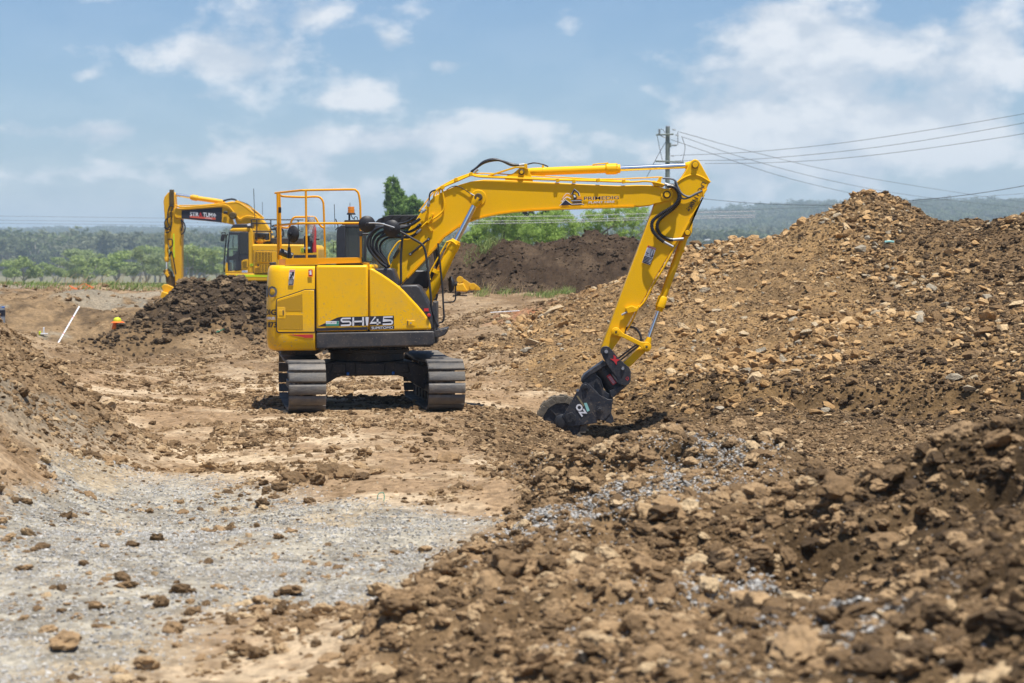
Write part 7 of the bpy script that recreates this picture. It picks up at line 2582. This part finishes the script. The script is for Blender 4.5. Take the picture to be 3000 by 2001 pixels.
px_tube(Z6([(820, 235), (870, 222), (930, 215), (980, 235), (1050, 300)]), YM0 + .2, .03, 'hose', boom2, 'hose', n=6)
px_tube(Z6([(1000, 240), (1120, 290), (1220, 390), (1290, 440)]), YM0 + .3, .03, 'hose', boom2, 'hose', n=6)
MB().box(P3(Z6([(848, 372)]), YM0 - .1)[0], (.13, .12, .10)).build('work_lamp', 'black', boom2, bevel=.02)
q = P3(Z6([(935, 410)]), YM0 - .1)[0]
MB().lathe([(.10, -.1), (.13, -.06), (.13, .12)], q, 'y', 18).build('pin', 'pin', boom2)
a, b = P3(Z6([(935, 420), (965, 510)]), YM0 - .1)
MB().tube([a, b + (b - a) * .3], .055, 16).build('rod', 'chrome', boom2)
# stick and its cylinders
st2 = pl2(Z6([(150, 160), (168, 138), (196, 128), (225, 140), (245, 165), (252, 260), (258, 440), (328, 446), (328, 1286), (300, 1300), (258, 1296), (250, 1130), (205, 1010), (190, 820), (165, 640), (135, 500), (122, 330), (116, 240), (126, 190)]), YM0 + .05, YM1 - .05, 'stick', KY, bevel=.02, ang=25)
cya = cylinder_ram(*[Z6([p])[0] for p in ((840, 250), (806, 246), (520, 205), (432, 190), (250, 160), (190, 150))], (YM0 + YM1) / 2 + .02, .16, .20, .11, KY, exc2)
cyb2 = cylinder_ram(*[Z6([p])[0] for p in ((150, 480), (150, 620), (155, 900), (157, 955), (158, 1050), (158, 1100))], YM0 + .12, .14, .17, .07, KY, exc2)
decal(Z6([(230, 620), (245, 620), (250, 900), (234, 918)]), YM0 + .045, 'lime', st2, 'reflective_tape', dy=.006)
for pts in ([(240, 300), (190, 300), (165, 400), (170, 500), (200, 560), (150, 570), (125, 540)], [(230, 300), (205, 380), (215, 480), (190, 590), (140, 610)], [(325, 455), (360, 500), (372, 560), (350, 615), (325, 628)], [(322, 460), (340, 520), (325, 590)], [(180, 800), (220, 760), (215, 690), (170, 690)], [(210, 830), (180, 900), (210, 830), (240, 960), (262, 1100)], [(190, 420), (150, 450), (130, 500), (150, 560), (190, 540)]):
    px_tube(Z6(pts), YM0 - .02, .022, 'hose', exc2, 'hose', n=6, smooth=4)
MB().box(P3(Z6([(215, 195)]), YM0 + .05)[0], (.16, .1, .55)).build('grease_plate', 'pin', st2, bevel=.02)
pl2(Z6([(105, 1055), (150, 1040), (200, 1070), (215, 1130), (255, 1120), (262, 1240), (205, 1250), (150, 1210), (135, 1110)]), YM0 + .1, YM1 - .1, 'bucket_link', 'pin', exc2, .02)
pl2(Z6([(125, 1090), (145, 1075), (185, 1110), (165, 1138)]), YM0 + .05, YM0 + .12, 'link', KY, exc2, .01)
htc = pl2(Z6([(90, 1245), (120, 1218), (165, 1220), (240, 1255), (252, 1290), (320, 1270), (345, 1285), (330, 1305), (255, 1306), (190, 1340), (130, 1350)]), YM0 + .02, YM1 - .02, 'hitch', KY, exc2, .02)
pl2(Z6([(95, 1300), (190, 1330), (175, 1370), (90, 1400), (60, 1402), (82, 1350)]), YM0 - .2, YM1 + .2, 'bucket', KY, exc2, .02)
exc = _exc
ORG = (0, 0, 0)

# ------------------------------------------------------------------ worker in the pit (seen to the shoulders over the heap)
YWK = 52.4
hw = W(346, 944, YWK)
foot = hw.z - 1.66
wk = empty('person', (hw.x - .05, YWK, foot))
tag(wk, 'person in lime hat with orange neck flap, in the pit behind the heap', 'person')
ORG = (hw.x - .05, YWK, foot)


def skin_body(name, joints, edges, m, parent, origin):
    me = bpy.data.meshes.new(name)
    me.from_pydata([tuple(Vector(j[0])) for j in joints], edges, [])
    o = bpy.data.objects.new(name, me)
    col.objects.link(o)
    o.parent = parent
    s = o.modifiers.new('skin', 'SKIN')
    s.use_smooth_shade = True
    for i, j in enumerate(joints):
        me.skin_vertices[0].data[i].radius = (j[1], j[2] if len(j) > 2 else j[1])
    me.skin_vertices[0].data[0].use_root = True
    sub = o.modifiers.new('sub', 'SUBSURF')
    sub.levels = 2
    sub.render_levels = 2
    me.materials.append(M[m])
    return o


M['hiviz'] = mat('lime_work_shirt', (.30, .70, .02), .8, bump=.2, bscale=30)
M['skin'] = mat('skin', (.42, .22, .14), .55)
M['trousers'] = mat('navy_trousers', (.02, .03, .06), .85)
M['limehat'] = mat('lime_hat', (.55, .62, .02), .6)
M['orangehat'] = mat('orange_hat_brim', (.90, .16, .02), .7)
J = [((0, 0, .92), .15, .11), ((0, 0, 1.12), .14, .11), ((-.02, 0, 1.34), .17, .12), ((-.02, 0, 1.45), .06), ((0.01, 0, 1.52), .055),
     ((-.02, -.19, 1.38), .06), ((.03, -.26, 1.12), .045), ((.20, -.24, .95), .035), ((-.02, .19, 1.38), .06), ((.03, .26, 1.12), .045), ((.20, .24, .95), .035),
     ((0, -.10, .85), .085), ((.03, -.11, .48), .06), ((0, -.11, .08), .045), ((.12, -.11, .04), .04), ((0, .10, .85), .085), ((.03, .11, .48), .06), ((0, .11, .08), .045), ((.12, .11, .04), .04)]
E = [(0, 1), (1, 2), (2, 3), (3, 4), (2, 5), (5, 6), (6, 7), (2, 8), (8, 9), (9, 10), (0, 11), (11, 12), (12, 13), (13, 14), (0, 15), (15, 16), (16, 17), (17, 18)]
skin_body('body', J, E, 'hiviz', wk, None)
mb = MB()
rings = []
for zf, rx, ry, dx in [(-.115, .035, .035, .03), (-.10, .055, .05, .02), (-.06, .075, .065, .012), (-.02, .088, .072, .004), (.03, .092, .076, 0), (.08, .085, .072, -.004), (.115, .05, .045, -.004), (.125, .01, .01, -.004)]:
    rings.append([Vector((ORG[0] + .03 + dx + rx * math.cos(t), ORG[1] + ry * math.sin(t), hw.z - .02 + zf)) for t in (2 * math.pi * k / 20 for k in range(20))])
hd = mb.loft(rings).build('head', 'skin', wk)
fx, fz = ORG[0] + .03, hw.z - .02
MB().tube([(fx + .085, ORG[1], fz + .01), (fx + .115, ORG[1], fz - .025), (fx + .088, ORG[1], fz - .035)], [.008, .015, .008], 8).build('nose', 'skin', hd)
for sy in (-1, 1):
    MB().lathe([(.002, 0), (.01, .003), (.012, .008), (.006, .012)], (fx + .078, ORG[1] + sy * .033, fz + .004), 'x', 10).build('eye', 'ink', hd)
    MB().lathe([(.004, -.012), (.024, -.006), (.026, .004), (.01, .01)], (fx - .005, ORG[1] + sy * .076, fz - .01), 'y', 12).build('ear', 'skin', hd)
MB().box((fx + .082, ORG[1], fz - .062), (.014, .042, .008)).build('mouth', 'red', hd)
hat = MB().lathe([(.104, .035), (.106, .05), (.104, .085), (.09, .12), (.06, .145), (.02, .156), (.004, .157)], (fx, ORG[1], fz - .005), 'z', 24).build('hat', 'limehat', wk)
MB().lathe([(.10, .034), (.15, .018), (.178, .008), (.18, .012), (.15, .026), (.10, .046)], (fx + .01, ORG[1], fz), 'z', 28).build('hat_brim', 'orangehat', hat)
mb = MB()
vs, fs = [], []
n = 14
for i in range(n + 1):
    t = R(95 + 170 * i / n)
    for k, (rr_, zz_) in enumerate(((.105, .035), (.118, -.03), (.135, -.10), (.14, -.155))):
        wv = 1 + .06 * math.sin(i * 1.9) * k / 3
        vs.append((fx + rr_ * wv * math.cos(t), ORG[1] + rr_ * wv * math.sin(t), fz + zz_))
for i in range(n):
    for k in range(3):
        fs.append((i * 4 + k, i * 4 + k + 1, i * 4 + 4 + k + 1, i * 4 + 4 + k))
fl_ = mb.add(vs, fs).build('neck_flap', 'orangehat', hat)
fl_.modifiers.new('t', 'SOLIDIFY').thickness = .006
ORG = (0, 0, 0)

# ------------------------------------------------------------------ pit furniture
a, b = W(166, 1012, 48.6), W(232, 898, 49.6)
d = (b - a).normalized()
st = MB().tube([a - d * .9, b], .022, 4)
so = st.build('survey_staff', 'stave', None, tuple(a - d * .9))
tag(so, 'long white staff leaning out of the pit at left', 'staff')
ORG = tuple(a - d * .9)
for f in (.30, .72):
    p = a.lerp(b, f)
    MB().tube([p - d * .012, p + d * .012], .0235, 4).build('red_band', 'red', so)
ORG = (0, 0, 0)
q = W(-22, 930, 48.6)
ORG = (q.x, 48.6, -1.0)
mh = MB().lathe([(.30, -1.2), (.30, W(0, 897, 48.6).z), (.26, W(0, 897, 48.6).z), (.26, -1.0)], (q.x, 48.6, 0), 'z', 36).build('concrete_pipe', 'concrete', None, (q.x, 48.6, -1.0))
tag(mh, 'upright grey concrete pipe with dark band at left edge', 'pipe')
z0, z1 = W(0, 925, 48.6).z, W(0, 908, 48.6).z
MB().lathe([(.306, z0), (.306, z1)], (q.x, 48.6, 0), 'z', 36).build('dark_band', 'ink', mh)
p = W(8, 900, 48.28)
MB().box(p + Vector((0.0, .03, 0)), (.06, .04, .03)).build('blue_mark', 'bluepaint', mh, bevel=.005)
ORG = (0, 0, 0)
# little level tool
q = W(122, 968, 54.2)
z = float(height(np.array([q.x]), np.array([54.2]))[0][0])
lv = empty('hand_level', (q.x, 54.2, z))
ORG = (q.x, 54.2, z)
tag(lv, 'small white hand tool with yellow grip left in the pit', 'tool')
MB().box((q.x + .06, 54.2, z + .06), (.22, .05, .03)).build('blade', 'white', lv, bevel=.005)
MB().box((q.x + .06, 54.2, z + .16), (.03, .05, .16)).build('upright', 'white', lv, bevel=.005)
MB().box((q.x - .05, 54.2, z + .08), (.05, .06, .10)).build('grip', 'limehat', lv, bevel=.01)
ORG = (0, 0, 0)

# loose yellow bucket on the bench by the dark mound
YBK = 58.5
q = W(1385, 848, YBK)
z = float(height(np.array([q.x]), np.array([YBK]))[0][0])
bk = empty('digger_bucket', (q.x, YBK, z))
ORG = (q.x, YBK, z)
tag(bk, 'loose yellow digger bucket lying below the dark mound', 'bucket')
ZA = zoom(1250, 600, 2.85125)
plate(ZA([(258, 645), (262, 615), (285, 605), (320, 625), (372, 660), (405, 660), (440, 690), (452, 712), (330, 716), (300, 700)]), YBK, YBK + .05, 'side_plate', 'kyellow', bk, bevel=.01)
plate(ZA([(258, 645), (262, 615), (285, 605), (320, 625), (372, 660), (405, 660), (440, 690), (452, 712), (330, 716), (300, 700)]), YBK + .7, YBK + .75, 'side_plate', 'kyellow', bk, bevel=.01)
plate(ZA([(225, 660), (308, 655), (325, 690), (345, 720), (330, 728), (235, 720)]), YBK - .05, YBK + .75, 'shell', 'kyellow', bk, bevel=.03)
for p in ZA([(278, 625), (385, 682)]):
    MB().lathe([(.10, -.04), (.10, .03)], W(*p, YBK), 'y', 18).build('pin_boss', 'kyellow', bk, bevel=.01)
ORG = (0, 0, 0)


def litter(name, label, cat, px, py, Y, pts, r, m):
    q = W(px, py, Y)
    z = float(height(np.array([q.x]), np.array([Y]))[0][0])
    P = spline([(q.x + a, Y + b, z + c) for a, b, c in pts], 5)
    o = MB().tube(P, r, 6).build(name, m, None, (q.x, Y, z))
    tag(o, label, cat)


litter('plastic_offcut', 'white plastic strip lying on the bench behind the front machine', 'plastic', 1480, 908, 47, [(-.35, 0, .06), (0, .02, .08), (.35, 0, .10)], .010, 'white')
litter('green_ribbon', 'curled green ribbon scrap on the gravel edge', 'ribbon', 1115, 1475, 17.8, [(-.03, 0, .02), (-.02, 0, .07), (.02, .01, .085), (.035, 0, .05), (.03, -.02, .01)], .004, 'green')
litter('blue_scrap', 'small blue and white scrap half way up the stockpile', 'scrap', 2605, 710, 41.2, [(-.09, 0, .05), (0, 0, .06), (.1, 0, .05)], .022, 'teal')
litter('green_strap', 'short green strap on the slope of the dark heap', 'strap', 645, 978, 47.8, [(-.10, 0, .04), (0, .02, .08), (.09, 0, .12)], .012, 'green')
litter('blue_post', 'blue marker post under the farther excavator', 'post', 693, 835, 74, [(0, 0, -.1), (0, 0, .3), (0, 0, .75)], .06, 'bluepaint')
litter('white_post', 'white marker post under the farther excavator', 'post', 733, 835, 74, [(0, 0, -.1), (0, 0, .3), (0, 0, .7)], .03, 'white')
# orange safety mesh roll by the verge
q = W(238, 832, 74)
z = float(height(np.array([q.x]), np.array([74.]))[0][0])
mb = MB()
for k in range(4):
    P = spline([(q.x - .45 + .15 * k * 0 + .9 * t / 6, 74 + .02 * k, z + .04 + .05 * k + .10 * math.sin(t * 1.3 + k)) for t in range(7)], 4)
    mb.tube(P, .008, 5)
om = mb.build('safety_mesh', 'orangehat', None, (q.x, 74, z))
tag(om, 'crumpled orange safety mesh among the verge grass', 'mesh')

# ------------------------------------------------------------------ haze: the dusty summer air
def build_haze():
    m = bpy.data.materials.new('haze_air')
    m.use_nodes = True
    t = m.node_tree
    t.nodes.clear()
    out = nd(t, 'ShaderNodeOutputMaterial')
    v = nd(t, 'ShaderNodeVolumePrincipled')
    v.inputs['Color'].default_value = (.66, .84, 1.0, 1)
    v.inputs['Density'].default_value = HAZE
    v.inputs['Anisotropy'].default_value = 0.0
    t.links.new(v.outputs[0], out.inputs['Volume'])
    o = MB().bb(-5500, 5500, -150, 9800, -60, 130).build('haze', m, None, (0, 0, 0), ang=0)
    tag(o, 'thin blue summer haze over the valley', 'haze', None, 'stuff')


HAZE = 0.00026
build_haze()
